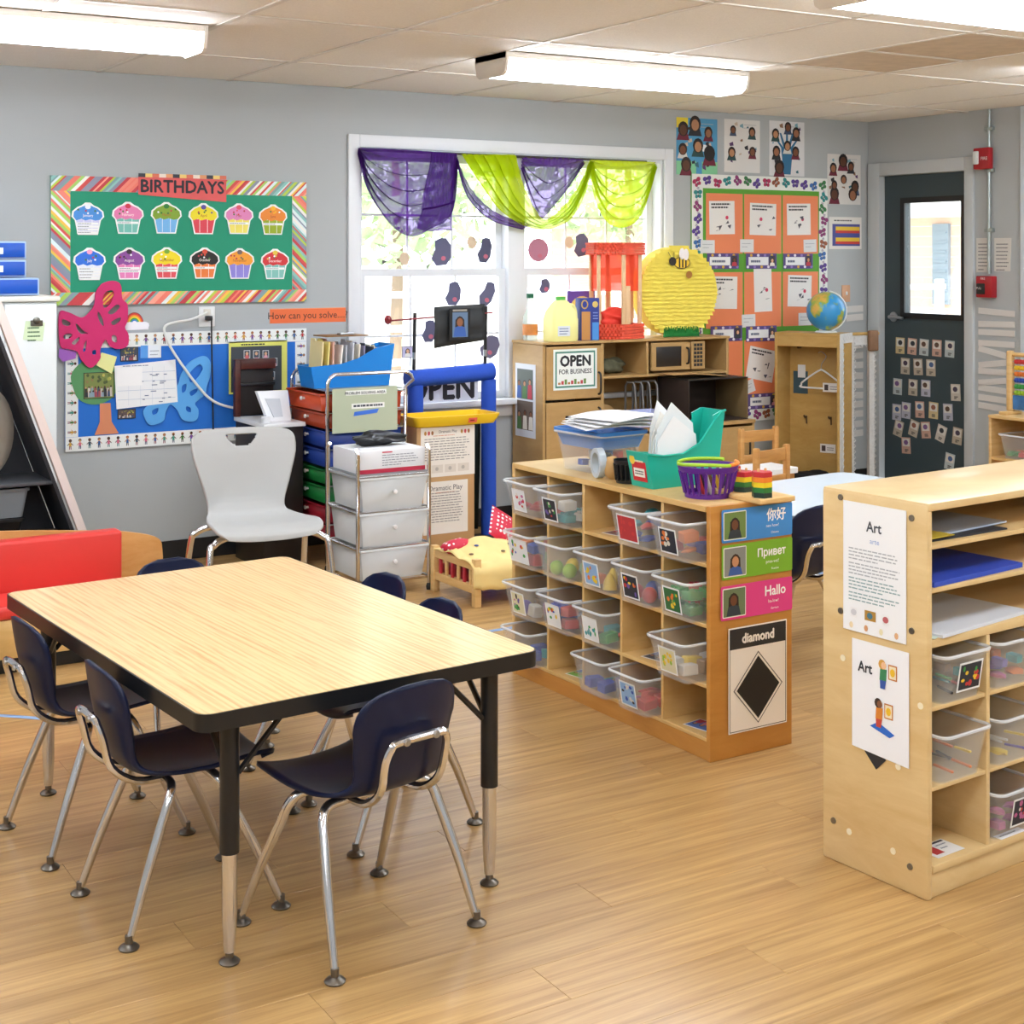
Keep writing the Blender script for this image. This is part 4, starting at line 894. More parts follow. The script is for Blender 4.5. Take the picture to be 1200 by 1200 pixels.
# lace-edged stand in the corner beside the locker
LACE = M('white_lace', '#d9dad8', .7, noise=.18, nscale=60)
ls = thing('lace_frame', 'tall open frame edged in white lace beside the locker', 'frame', (6.655, 6.72, 0), R(-6))
def lace(x0, x1, z0, z1):
    q = MB().box(x0, x1, -.012, .012, z0, z1); n = int(max(x1-x0, z1-z0)/.035)
    for i in range(n):
        f = (i+.5)/n
        if z1-z0 > x1-x0: q.tube([(x1, -.011, z0+(z1-z0)*f-.012), (x1+.012, -.011, z0+(z1-z0)*f), (x1, -.011, z0+(z1-z0)*f+.012)], .004, 5)
        else: q.tube([(x0+(x1-x0)*f-.012, -.011, z0), (x0+(x1-x0)*f, -.011, z0-.014), (x0+(x1-x0)*f+.012, -.011, z0)], .004, 5)
    return q.build('lace_edge', LACE, ls)
lace(-.062, -.035, 0, 1.0); lace(.085, .125, 0, .93); lace(-.035, .085, .94, 1.0); MB().rbox(-.06, .16, -.02, .03, 1.0, 1.018, .003).build('top_rail', LOCK, ls)
MB().rbox(.065, .135, -.045, -.014, .90, 1.03, .008).build('brown_bag', M('brown_paper_bag', '#8b6a50', .8, noise=.2), ls)
# ================================================================== right wall
FIRE = M('fire_red', '#a81c26', .35)
cd = MB().tube([(0, 0, 0), (0, 0, .985)], .0115, 10); cd = tag(cd.build('conduit', M('galvanised', '#a9b1ae', .4, .7), None, (7.01, 5.985, 1.395)), 'grey metal conduit running up to the ceiling', 'pipe')
for z in (.26, .62, .87):
    MB().rbox(-.01, .017, -.03, .03, z-.012, z+.012, .003).build('strap', M('galvanised'), cd)
t = thing('fire_strobe', 'red fire alarm strobe high on the conduit', 'alarm', (7.03, 6.0, 2.02)); MB().rbox(-.075, -.033, -.06, .06, 0, .13, .008).build('housing', FIRE, t); MB().rbox(-.088, -.075, .012, .054, .03, .11, .006).build('strobe_lens', M('clear_lens', '#dfe3e2', .15), t)
q = Flat(); q.text('FIRE', 0, 0, .02, '#f2e9e4', 1, rot=0); q.v = [(-.0765+b, .0-a-.026, c+.055) for a, b, c in q.v]; q.build('lettering', PRINT, t)
t = thing('fire_pull_station', 'red fire alarm pull station below the conduit', 'alarm', (7.03, 6.0, 1.25)); MB().rbox(-.05, -.001, -.06, .06, 0, .13, .006).build('housing', FIRE, t); MB().rbox(-.058, -.05, -.012, .05, .02, .085, .004).build('pull_handle', M('black_pull', '#1a1a1c', .4), t)
q = Flat(); q.text('FIRE', .02, .108, .014, '#f2e9e4', 1); q.text('PULL', 0, .05, .014, '#f2e9e4', 30, sx=.9); q.v = [(-.0515+b, -a+.025, c) for a, b, c in q.v]; q.build('lettering', PRINT, t)
for pxs, lb_ in (([(1143, 279), (1160, 319)], 'typed white notice taped left of the conduit'), ([(1164, 279), (1184, 318)], 'handwritten white sheet taped right of the conduit')):
    a, b, c, d = quad(pxs, None, 7.02); q = Flat(); q.slabp([(a, b), (c-.008, b), (c, d), (a, d)], '#d5d2cb'); q.lines(a+.015, c-.02, d-.04, .022, 8, '#6d6d70', .006); q.outr('wall_notice', 7.0285, lb_, 'notice')
# picture cards on the door
crd = [(1055, 405), (1069, 406), (1083, 407), (1098, 408), (1113, 409), (1061, 429), (1076, 430), (1091, 431), (1052, 453), (1070, 454), (1085, 455), (1120, 460), (1051, 483), (1062, 481), (1078, 480), (1094, 481), (1111, 483), (1053, 502), (1071, 502), (1085, 504), (1103, 508), (1122, 511), (1062, 522), (1113, 541)]
CLAB = []
for rr_, nn_ in (('top', 5), ('second', 3), ('third', 4), ('fourth', 5), ('fifth', 5)):
    CLAB += [f'{p_} picture card in the {rr_} row on the dark door' for p_ in ('leftmost', 'second', 'third', 'fourth', 'fifth')[:nn_]]
CLAB += ['tilted picture card below the fifth row on the dark door', 'lowest tilted picture card on the dark door']
rn = random.Random(9)
for i, (px, py) in enumerate(crd):
    u, z = rt(px, py, 7.06); q = Flat(); bc = rn.choice(['#b9ad9a', '#c9c0b4', '#b5b6c4', '#cdb98a', '#b8c3c4', '#c7a08e']); w_, h_ = .038, .052
    q.slab(-w_, -h_, w_, h_, bc, .0008); q.rect(-w_*.8, -h_*.1, w_*.8, h_*.85, '#d9d5cc', 1); q.disc(rn.uniform(-.006, .006), h_*.38, w_*.5, h_*.32, rn.choice(['#4a3f52', '#5d4638', '#2f2f36', '#7a5a8a', '#4c6490', '#8c5a48']), 2, 9); q.lines(-w_*.3, w_*.5, -h_*.6, .01, 2, '#55504c', .008, 2, rn)
    rt_ = rn.uniform(-.06, .06) if i < 17 else rn.uniform(-.3, .3); c, s_ = math.cos(rt_), math.sin(rt_); q.v = [(u+a*c-d*s_, b, z+a*s_+d*c) for a, b, d in q.v]
    q.outr('picture_card', 7.0585, CLAB[i], 'card', 'picture cards on the door')
# ---- on the window: valance, cut-outs, sign
PURP = sheer('purple_sheer', '#5a2a8c', .62); LIME = sheer('lime_sheer', '#c9dc16', .66)
CY = 6.955
def swag(name, up, lo, mat, label, ph=0.0, folds=7, amp=.012, y=CY):
    U = bez([bk(a, b, y) + (0,) for a, b in up], 6); Lw = bez([bk(a, b, y) + (0,) for a, b in lo], 6)
    x0 = min(p[0] for p in U+Lw); z0 = min(p[1] for p in U+Lw)
    def fn(u, v):
        a = samp(U, u); b = samp(Lw, u); k = folds*.62; w_ = v + .22*math.sin(v*k*6.283+ph+1.6*u)/k*(1-(2*v-1)**4) + .02*math.sin(9*u+ph)*v*(1-v)
        q = max(0, min(1, w_**(.85)))
        return (a[0]+(b[0]-a[0])*q-x0, 1.6*amp*math.sin(v*k*6.283+ph+1.4+1.6*u) * (.35+.65*v) + .004*math.sin(61*u+ph)*(1-v), a[1]+(b[1]-a[1])*q-z0)
    return tag(MB().grid(fn, 48, 90).build(name, mat, None, (x0, y, z0), angle=180), label, 'curtain', 'sheer window valance')
rod = tag(MB().tube([(0, 0, 0), (1.86, 0, 0)], .008, 8).build('curtain_rod', M('dark_rod', '#3a3436', .4), None, (3.33, 6.972, 2.052)), 'thin dark curtain rod across the window top', 'curtain rod')
rod.location.z = 2.058
swag('valance_swag', [(420, 173), (455, 174), (500, 177), (535, 180)], [(421, 180), (432, 225), (455, 262), (480, 277), (505, 268), (529, 250), (535, 190)], PURP, 'purple sheer swag at the left end of the window', 0, 9, .014)
swag('valance_tail', [(506, 178), (515, 179), (524, 180), (535, 181)], [(490, 268), (505, 271), (520, 270), (530, 270)], PURP, 'purple sheer tail hanging beside the left swag', 1.2, 3, .010, CY-.03)
swag('valance_swag', [(534, 181), (552, 220), (580, 248), (622, 264)], [(535, 187), (548, 232), (575, 258), (612, 269)], PURP, 'dark purple band sweeping under the lime swag', .5, 4, .008, CY+.008)
swag('valance_swag', [(612, 184), (640, 185), (662, 185), (684, 187)], [(612, 200), (622, 235), (633, 257), (655, 236), (684, 192)], PURP, 'purple sheer triangle between the two lime swags', .2, 6, .010, CY+.006)
swag('valance_swag', [(604, 181), (612, 210), (625, 240), (640, 257), (662, 240), (680, 215), (691, 188)], [(541, 181), (565, 218), (590, 250), (630, 269), (665, 258), (684, 225), (694, 190)], LIME, 'lime green sheer swag sweeping across the middle of the window', 0, 7, .014, CY-.012)
swag('valance_header', [(541, 180), (563, 181), (585, 181), (604, 182)], [(558, 205), (575, 207), (595, 207), (612, 208)], LIME, 'gathered lime header of the middle swag on the rod', .4, 3, .006, CY+.004)
swag('valance_swag', [(692, 187), (715, 188), (742, 189), (768, 190)], [(692, 192), (700, 235), (716, 263), (738, 265), (755, 245), (768, 197)], LIME, 'lime green sheer swag at the right end of the window', .8, 8, .014)
GP = '#5e5f7c'
def cutout(px, py, w_, h_, rot, col, label, mit=True, y=7.043):
    x, z = bk(px, py, y); q = Flat()
    pts = [(-.5, -.2), (-.3, -.5), (.2, -.5), (.45, -.25), (.5, .2), (.3, .48), (0, .5), (-.25, .42), (-.28, .1)] if mit else [(.5*math.cos(i*.5236), .5*math.sin(i*.5236)) for i in range(12)]
    c, s_ = math.cos(rot), math.sin(rot); pts = [(a*w_, b*h_) for a, b in pts]; q.slabp([(a, b) for a, b in pts], col, .001); q.disc(.01, -h_*.25, .015, .013, '#c46a80', 2, 10) if col != '#d9c2a4' else None
    q.v = [(x+a*c-d*s_, b, z+a*s_+d*c) for a, b, d in q.v]; return q.out('window_cutout', y, label, 'cutout', 'paper cut-outs on the window')
for a in ((517, 295, .13, .15, .1, GP, 'grey mitten cut-out high on the left window unit'), (568, 293, .09, .14, -.1, '#4b4c66', 'dark grey cut-out beside the window mullion'), (631, 293, .14, .135, 0, '#b7798f', 'mauve oval cut-out on the upper right window'), (681, 287, .11, .13, .2, GP, 'grey cut-out behind the top of the red gazebo'),
          (531, 344, .10, .13, 0, GP, 'grey cut-out above the black paper hanging'), (571, 344, .09, .14, -.35, GP, 'tilted grey cut-out right of the black hanging'), (574, 406, .12, .13, -.3, '#6c6a84', 'grey cut-out beside the right black pole'), (638, 335, .075, .08, .1, GP, 'small grey cut-out above the milk jug'), (503, 388, .09, .12, 0, GP, 'grey cut-out half hidden by the black hanging')):
    cutout(a[0], a[1], a[2], a[3], a[4], a[5], a[6], 'oval' not in a[6])
pic([(471, 406), (485, 419)], 7.043, 'tiny purple-bordered photo on the left window pane', 21, '#c9c3df', 1)
for px, py, lb_ in ((474, 303, 'faint tan paper leaf on the upper left pane'), (553, 284, 'faint tan paper patch at the pane top'), (667, 284, 'faint tan paper patch above the gazebo')):
    cutout(px, py, .06, .07, .2, '#d9c2a4', lb_, False)
a, b, c, d = quad([(478, 440), (562, 470)], 6.93); q = Flat(); q.slab(a, WZ0+.002, c, WZ0+.16, '#dfe3ee', .003); q.text('OPEN', (a+c)/2-.015, WZ0+.02, .125, '#22222a', 2, sx=.95, bold=.006); q.out('open_placard', 6.945, 'white placard reading OPEN on the window sill', 'sign')

# ================================================================== left corner
wc = thing('white_cabinet', 'tall white metal cabinet with a clipped note at the left', 'cabinet', (1.13, 6.50, 0)); 
WM = M('white_enamel_metal', '#e6ebea', .35)
MB().rbox(-.5, .505, .02, .40, .03, 1.30, .008).build('body', WM, wc); MB().rbox(-.51, .515, .0, .42, 1.30, 1.325, .008).build('top', M('cream_top', '#e9e9df', .4), wc); MB().rbox(.28, .50, .005, .021, .05, 1.29, .005).build('door', WM, wc); MB().rbox(-.48, .49, .04, .38, 0, .03, .002).build('base', BLACK, wc)
x0, z0, x1, z1 = quad([(27, 376), (53, 400)], 6.5); q = Flat(); q.slabp([(x0, z0+.01), (x1-.01, z0), (x1, z1-.01), (x0+.012, z1)], '#dff0c8'); q.lines(x0+.02, x1-.02, z1-.035, .018, 4, '#4f7a4a', .006); q.out('green_note', 6.5035, 'pale green handwritten note clipped to the white cabinet', 'note')
q = MB().lathe([(0, 0), (.016, 0), (.016, .006), (.010, .010), (0, .012)], 12); q.v = [(a, -c, b) for a, b, c in q.v]; q.rbox(-.026, .026, -.004, -.001, -.022, .002, .001, 1); tag(q.build('magnet_clip', M('clip_steel', '#6d6a60', .35, .8), None, (bk(43, 376, 6.5)[0], 6.5025, bk(43, 376, 6.5)[1])), 'dark metal magnet clip holding the green note', 'clip')
BLUEB = M('glossy_blue_plastic', '#1552b8', .3)
for i, (za, zb, w_) in enumerate(((1.328, 1.405, .255), (1.408, 1.483, .20), (1.486, 1.565, .20))):
    t = thing('blue_drawer_box', ['lowest blue plastic drawer box on the white cabinet', 'middle blue drawer box with a white label', 'topmost blue drawer box with a white label'][i], 'box', (1.31, 6.55, za), 0, 'stacked blue boxes on the cabinet')
    MB().rbox(-.3, w_, 0, .26, 0, zb-za-.001, .006).build('case', M('pale_blue_rim', '#a9c6ea', .4), t); MB().rbox(-.29, w_-.008, -.008, .004, .008, zb-za-.008, .003).build('drawer_front', BLUEB, t)
    if i: q = Flat(); q.slab(-.1, .022, .10, .05, '#f1f4f8'); q.lines(-.05, .09, .038, .01, 2, '#7d8896', .004); q.v = [(a, b-.0095, c) for a, b, c in q.v]; q.build('label_strip', PRINT, t)
tag(MB().rbox(-.1, .055, 0, .14, 0, .03, .003).build('red_box', M('red_card', '#c9362f', .5), None, (1.33, 6.6, 1.567)), 'thin red box on top of the blue drawers', 'box')
# leaning rack: pale rails that slope, dark back panel and shelves
rk = thing('leaning_rack', 'dark A-shaped storage rack with a sloping pale edge rail', 'rack', (1.0, 5.98, 0))
ang = []
xt, zt = bk(0, 352, 6.05); xb, zb = bk(103, 628, 6.05)
RAIL = M('pale_pink_wood', '#e5d6cf', .5)
xb0 = xb+.30*(xb-xt)/(zt-zb) if False else xb
dxz = (xb-xt)/(zb-zt)
def rx(z): return xb + dxz*(z-zb)
MB().prism([(rx(1.36)-1.0, 1.36), (rx(.0)-1.0, .0), (rx(.0)-1.0-.035, .0), (rx(1.36)-1.0-.035, 1.36)], .05, .085, 'xz').build('edge_rail', RAIL, rk)
MB().prism([(rx(1.36)-1.0, 1.36), (rx(.0)-1.0, .0), (rx(.0)-1.0-.035, .0), (rx(1.36)-1.0-.035, 1.36)], .40, .43, 'xz').build('edge_rail', RAIL, rk)
MB().prism([(rx(1.36)-1.04, 1.34), (rx(.0)-1.04, .0), (rx(.0)-1.055, .0), (rx(1.36)-1.055, 1.34)], .085, .40, 'xz').build('sloping_panel', M('charcoal_panel', '#34353a', .5), rk)
MB().prism([(-.85, 1.34), (rx(1.34)-1.06, 1.34), (rx(0)-1.06, 0), (-.85, 0)], .40, .42, 'xz').build('back_panel', M('charcoal_panel', '#34353a', .5), rk)
for z in (.33, .58):
    MB().rbox(-.85, rx(z)-1.055, .09, .40, z-.014, z, .002).build('shelf', M('dark_shelf', '#4a4c50', .45), rk)
MB().rbox(-.85, rx(.2)-1.055, .09, .40, .0, .02, .002).build('base_shelf', M('dark_shelf', '#4a4c50', .45), rk)
q = MB().lathe([(0, -.03), (.18, -.03), (.195, -.01), (.195, .02), (.18, .03), (.17, .022), (0, .022)], 32); q.v = [(a*.7+c*.5, c*.6+a*.25, b+.196) for a, b, c in q.v]
tag(q.build('frame_drum', M('drum_skin', '#a9a294', .6, noise=.25, nscale=9), None, (1.24, 6.17, .584)), 'round pale drum standing on the dark rack', 'drum')
def tub(name, w_, d_, h_, mat, loc, label, cat, rotz=0, flare=.85, group=None, rim=.008, wall=.0025, base=None):
    q = MB(); a, b = w_/2, d_/2
    o0 = rrect(-a*flare, a*flare, -b*flare, b*flare, min(a, b)*.18, 4); o1 = rrect(-a, a, -b, b, min(a, b)*.2, 4); i1 = rrect(-a+wall, a-wall, -b+wall, b-wall, min(a, b)*.2-wall/2, 4); i0 = rrect(-a*flare+wall, a*flare-wall, -b*flare+wall, b*flare-wall, min(a, b)*.18-wall/2, 4); r1 = rrect(-a-rim, a+rim, -b-rim, b+rim, min(a, b)*.2+rim, 4)
    n = len(o0); vs = [(x, y, 0) for x, y in o0] + [(x, y, h_-.012) for x, y in o1] + [(x, y, h_-.012) for x, y in r1] + [(x, y, h_) for x, y in r1] + [(x, y, h_) for x, y in i1] + [(x, y, wall) for x, y in i0]
    fs = [list(range(n))[::-1], [5*n+i for i in range(n)]]
    for k in range(5):
        for i in range(n): j = (i+1) % n; fs.append((k*n+i, k*n+j, (k+1)*n+j, (k+1)*n+i))
    q.add(vs, fs); o = q.build(name, mat, base, loc, (0, 0, rotz))
    if mat is CLEAR: MB().tube([(x, y, h_-.003) for x, y in r1], .0042, 6, True).build('rim', RIMP, o)
    if label: tag(o, label, cat, group)
    return o
tub('grey_bin', .24, .20, .12, M('grey_bin_plastic', '#8c9398', .45), (1.30, 6.22, .433), 'grey plastic bin on the black basket in the dark rack', 'bin')
tub('black_basket', .22, .20, .10, BLACK, (1.29, 6.22, .3315), 'black plastic basket on the low shelf of the dark rack', 'basket')
# ================================================================== desk behind the chair
DKW = wood('mahogany', '#3a1510', '#5a241a', (5, 5, 20), .4)
dk = thing('desk', 'dark wood desk with hutch against the blue board', 'desk', (2.60, 6.52, 0))
MB().rbox(0, .215, 0, .40, .68, .70, .003).build('desktop', M('white_desktop', '#e7eaec', .35), dk); MB().rbox(.01, .21, .02, .40, .0, .68, .002).build('pedestal', M('black_brown', '#1f1715', .5), dk)
MB().rbox(.0, .03, .38, .41, .70, .985, .003).build('hutch_side', DKW, dk); MB().rbox(.03, .215, .38, .41, .935, .985, .003).build('hutch_top', DKW, dk); MB().rbox(.03, .215, .385, .41, .85, .865, .002).build('hutch_shelf', BLACK, dk); MB().rbox(.03, .215, .41, .418, .70, .985, .002).build('hutch_back', M('black_brown'), dk)
for k in range(4): MB().rbox(.015, .022, .03, .06, .08+k*.14, .20+k*.14, .002).build('drawer_pull', BLACK, dk)
t = thing('desk_device', 'white tilted device standing on the desk', 'device', (2.705, 6.62, .7015), R(8)); 
q = MB().prism([(-.085, .145), (.085, .14), (.075, .0), (-.05, .0)], -.012, .012, 'xz'); q.v = [(a, b+c*.35, c) for a, b, c in q.v]; q.build('panel', M('white_device', '#eef1f4', .35), t)
q = MB().prism([(-.05, .11), (.03, .105), (.03, .02), (-.02, .02)], -.017, -.012, 'xz'); q.v = [(a, b+c*.35, c) for a, b, c in q.v]; q.build('recess', M('grey_recess', '#c6ccd2', .4), t)
tag(MB().lathe([(0, 0), (.022, 0), (.022, .03), (0, .03)], 14).build('tape_roll', M('white_tape', '#e3e6ea', .5), None, (2.625, 6.56, .7015)), 'small white roll at the desk edge', 'tape')
tag(MB().lathe([(0, 0), (.028, 0), (.031, .07), (.027, .07), (.024, .006), (0, .006)], 16).build('mug', M('grey_mug', '#9aa0a6', .3), None, (2.755, 6.80, .7015)), 'small grey mug beside the desk hutch', 'mug')
# ================================================================== rolling carts
def drawer(parent, x0, x1, y0, y1, z0, z1, mat, face, knobmat, tap=.015):
    q = MB()
    if face == 'x': v = [(x0, y0, z1), (x0, y1, z1), (x1, y1, z1), (x1, y0, z1), (x0+tap, y0+tap, z0), (x0+tap, y1-tap, z0), (x1, y1-tap, z0), (x1, y0+tap, z0)]
    else: v = [(x0, y0, z1), (x0, y1, z1), (x1, y1, z1), (x1, y0, z1), (x0+tap, y0+tap, z0), (x0+tap, y1, z0), (x1-tap, y1, z0), (x1-tap, y0+tap, z0)]
    q.add(v, [(0, 1, 5, 4), (1, 2, 6, 5), (2, 3, 7, 6), (3, 0, 4, 7), (4, 5, 6, 7)])
    d = q.build('drawer', mat, parent, solid=.003)
    rim = MB(); rr = [(x0-.004, y0-.004, z1), (x0-.004, y1+.004, z1), (x1+.004, y1+.004, z1), (x1+.004, y0-.004, z1)]; rim.tube(rr, .005, 6, True); rim.build('rim', mat, d)
    k = MB().lathe([(0, 0), (.006, 0), (.006, .012), (.011, .016), (.009, .022), (0, .024)], 12)
    if face == 'x': k.v = [(x0+tap*.4-c, (y0+y1)/2+a, (z0+z1)/2+.01+b) for a, b, c in k.v]
    else: k.v = [((x0+x1)/2+a, y0+tap*.4-c, (z0+z1)/2+.01+b) for a, b, c in k.v]
    k.build('knob', knobmat, d); return d
KN = M('pearl_knob', '#e9e9ea', .2)
tc = thing('rainbow_drawer_cart', 'tall chrome cart with eight coloured drawers', 'drawer cart', (2.86, 6.37, 0))
for yy in (0.0, .43):
    p = [(0, yy, .03), (0, yy, .86)] + [(.05-.05*math.cos(a), yy, .88+.055*math.sin(a)) for a in (.3, .8, 1.3, 1.57)] + [(.41-.05*math.cos(a), yy, .88+.055*math.sin(a)) for a in (1.57, 1.85, 2.4, 2.9)] + [(.415, yy, .86), (.415, yy, .03)]
    fr = MB().tube(p, .009, 9).build('side_frame', CHROME, tc)
    for xx in (0, .415): MB().lathe([(0, 0), (.012, 0), (.014, .015), (.009, .03), (0, .03)], 10, (xx, yy, 0)).build('caster', BLACK, fr)
ZD = [.845, .752, .668, .578, .486, .404, .312, .220]; cols8 = ['#d4512b', '#b5492c', '#2b48a0', '#2b48a0', '#1f7d3c', '#1f7d3c', '#9c2030', '#9c2030']
for i, (z, c) in enumerate(zip(ZD, cols8)):
    z1 = z-.006; z0 = (ZD[i+1] if i < 7 else .135)+.008
    m = M('drawer_plastic_'+c[1:], c, .3, alpha=.9)
    drawer(tc, -.008-(.02 if i == 0 else 0), .40, .016, .414, z0, z1, m, 'x', KN, .012)
    for yy in (0.008, .422): MB().tube([(0, yy, z-.002), (.415, yy, z-.002)], .004, 6).build('runner', CHROME, tc)
MB().rbox(0.005, .41, .012, .418, .852, .858, .002).build('top_shelf', M('cart_shelf', '#9aa0a4', .35, .6), tc)
q = Flat(); a, b, c, d = .02, .655, .365, .868; q.slab(a, b, c, d, '#b9c2a6', .002); q.rect(a+.07, d-.035, c-.06, d-.012, '#f3f4ee', 1); q.text('PROBLEM SOLVING AREA', (a+c)/2, d-.031, .013, '#30363c', 2, sx=1.05, bold=.0006); q.rect(a+.10, d-.10, c-.07, d-.075, '#f3f4ee', 1); q.lines(a+.11, c-.08, d-.092, .01, 1, '#4a4f58', .010, 2); q.poly([(a+.11, d-.135), (c-.11, d-.125), (c-.10, d-.105), (a+.115, d-.115)], '#3f74d8', 2)
q.v = [(u+2.86, v, w_) for u, v, w_ in q.v]; q.out('green_folder', 6.356, 'sage green folder labelled problem solving area hung on the cart', 'folder')
# blue bin of folders on top
fb = thing('blue_file_bin', 'bright blue plastic bin with sloping sides on the tall cart', 'bin', (3.06, 6.59, .859)); BLB = M('sky_blue_plastic', '#1d83d6', .3)
sp = [(-.205, .0), (.195, .0), (.225, .205), (.12, .185), (.03, .14), (-.06, .115), (-.225, .105)]
for yy in (-.085, .078): MB().prism(sp, yy, yy+.006, 'xz').build('side_wall', BLB, fb)
MB().prism([(-.205, 0), (-.2, 0), (-.22, .105), (-.226, .105)], -.079, .078, 'xz').build('end_wall', BLB, fb); MB().prism([(.19, 0), (.196, 0), (.226, .205), (.22, .205)], -.079, .078, 'xz').build('end_wall', BLB, fb); MB().box(-.2, .19, -.079, .078, 0, .005).build('bottom', BLB, fb)
rn = random.Random(3)
FC = [('#ead9a0', 'cream'), ('#f0e08a', 'pale yellow'), ('#e8b8a8', 'peach'), ('#f2efe4', 'off-white'), ('#b9bcc4', 'grey'), ('#d6d8de', 'silver grey'), ('#e9e2d0', 'ivory'), ('#8f8aa6', 'mauve'), ('#3a3f4a', 'black'), ('#efece2', 'manila white'), ('#d9d1b6', 'tan')]
for i, (c, nm) in enumerate(FC):
    x = -.17+i*.033; h_ = .235-.005*i+rn.uniform(-.01, .01); q = MB().prism([(-.08, 0), (.085, 0), (.085, h_), (.03, h_), (.02, h_-.012), (-.08, h_-.012)], -.0035, .0035, 'yz'); sh = rn.uniform(.02, .12); q.v = [(a+b_*0+cc*sh, b_*.9, cc) for a, b_, cc in q.v]
    tag(q.build('file_folder', M('folder_'+c[1:], c, .6), None, (3.06+x, 6.59, .8655)), f'{nm} file folder standing in the blue bin', 'folder', 'folders in the blue bin')
t = thing('clipboard', 'brown clipboard with steel clip lying across the folders', 'clipboard', (3.02, 6.595, 1.105), R(4)); MB().rbox(-.10, .13, -.075, .075, 0, .006, .002).build('board', M('hardboard', '#8a6234', .5, noise=.2), t); MB().rbox(-.02, .06, -.06, -.02, .006, .018, .004).build('clip', STEEL, t)
# cart of three cloudy drawers
c2 = thing('clear_drawer_cart', 'low chrome cart with three cloudy white drawers', 'drawer cart', (2.75, 5.80, 0))
for xx in (0, .352):
    for yy, zt_ in ((0, .645), (.315, .645)):
        p = MB().tube([(xx, yy, .03), (xx, yy, .63), (xx, yy+(.02 if yy == 0 else -.02), .648)], .009, 9).build('post', CHROME, c2); MB().lathe([(0, 0), (.012, 0), (.014, .015), (.009, .03), (0, .03)], 10, (xx, yy, 0)).build('caster', BLACK, p)
for z in (.525, .37, .21, .06): MB().tube([(0, 0, z), (.352, 0, z), (.352, .315, z), (0, .315, z)], .0065, 8, True).build('rail_loop', CHROME, c2)
for z0, z1 in ((.375, .517), (.217, .362), (.068, .203)): drawer(c2, .012, .340, -.006, .305, z0, z1, CLEAR2, 'y', KN, .02)
MB().rbox(.002, .35, .002, .313, .531, .537, .001).build('top_shelf', M('cart_shelf', '#9aa0a4', .35, .6), c2)
bx = thing('white_carton', 'white cardboard box with red base stripe on the clear cart', 'box', (2.93, 5.955, .538)); MB().rbox(-.165, .165, -.13, .14, 0, .10, .002).build('carton', M('white_card', '#e9ecf0', .55), bx); MB().box(-.1655, .1655, -.1307, -.129, .0, .018).build('red_stripe', M('red_print', '#c22c48', .5), bx)
q = Flat(); q.lines(-.05, .13, .075, .011, 5, '#8d93a0', .0035, 1, random.Random(2)); q.rect(-.05, .087, .0, .093, '#c9475a', 1); q.v = [(a, b-.1305, c) for a, b, c in q.v]; q.build('print', PRINT, bx)
def blob(n, rx, ry, rz, seed, amp=.2, zmin=0):
    rn = random.Random(seed); ph = [rn.uniform(0, 6.28) for _ in range(6)]; bm = bmesh.new(); bmesh.ops.create_icosphere(bm, subdivisions=n, radius=1)
    for v in bm.verts:
        p = v.co; k = 1+amp*(math.sin(3*p.x+ph[0])*math.sin(4*p.y+ph[1])+.5*math.sin(7*p.z+ph[2]+3*p.x)+.4*math.sin(9*p.y+ph[3]))
        v.co = (p.x*k*rx, p.y*k*ry, max(zmin, p.z*k*rz+rz))
    bm.verts.index_update(); q = MB(); q.add([v.co[:] for v in bm.verts], [[v.index for v in f.verts] for f in bm.faces]); bm.free(); return q
tag(blob(3, .13, .06, .03, 4, .25).build('black_bag', M('black_vinyl', '#121316', .3), None, (2.94, 5.99, .6395), angle=70), 'crumpled black bag on the white carton', 'bag')
# ================================================================== blue foam stand with yellow tray
FOAM = M('blue_foam', '#1f4fc0', .75, bump=.15, nscale=120)
nf = thing('foam_stand', 'play stand frame wrapped in blue foam tubes', 'play stand', (3.72, 6.72, 0))
MB().tube([(-.255, 0, .862), (-.12, 0, .868), (.12, 0, .876), (.255, 0, .884)], .046, 18).build('foam_bar', FOAM, nf); MB().tube([(-.205, 0, .83), (-.205, 0, .03)], .041, 18).build('foam_post', FOAM, nf); MB().tube([(.235, 0, .84), (.235, 0, .015)], .041, 18).build('foam_post', FOAM, nf)
MB().rbox(-.27, .29, -.05, .05, 0, .012, .003).build('base_bar', BLACK, nf)
for xx, z in ((-.215, 1.205), (.212, 1.232)):
    p = MB().tube([(xx, .0, .91), (xx+.006, 0, z)], .0095, 10).build('pole', M('matte_black', '#191a1d', .5), nf); MB().tube([(xx+.001, 0, .965), (xx+.002, 0, 1.0)], .0102, 10).build('silver_band', STEEL, p)
q = MB().tube([(0, 0, 0), (.62, 0, .030)], .0045, 6); q.lathe([(0, -.02), (.016, -.01), (.02, .01), (.01, .028), (0, .03)], 10, (0, 0, .0)); tag(q.build('red_rod', M('dark_red_rod', '#8c2f38', .5), None, (3.345, 6.698, 1.168)), 'thin dark red rod lying across the black poles', 'rod')
bh_ = thing('black_hanging', 'black paper sheet with a photo hanging between the poles', 'paper', (3.755, 6.68, 1.02))
MB().grid(lambda u, v: (-.15+.30*u, .01*math.sin(5*u)+.005*math.sin(9*v), (.0+.035*u)*(1-v)+(.215+.012*u)*v), 12, 8).build('sheet', M('black_paper', '#26292b', .6), bh_, solid=.002)
q = Flat(); q.slab(-.07, .04, .055, .205, '#0f1012', .002); q.photo(-.052, .055, .04, .185, '#5f7896', 8, 1, 2); q.rect(-.05, .19, .035, .2, '#9a958a', 2); q.v = [(a, b-.016, c) for a, b, c in q.v]; q.build('photo_card', PRINT, bh_)
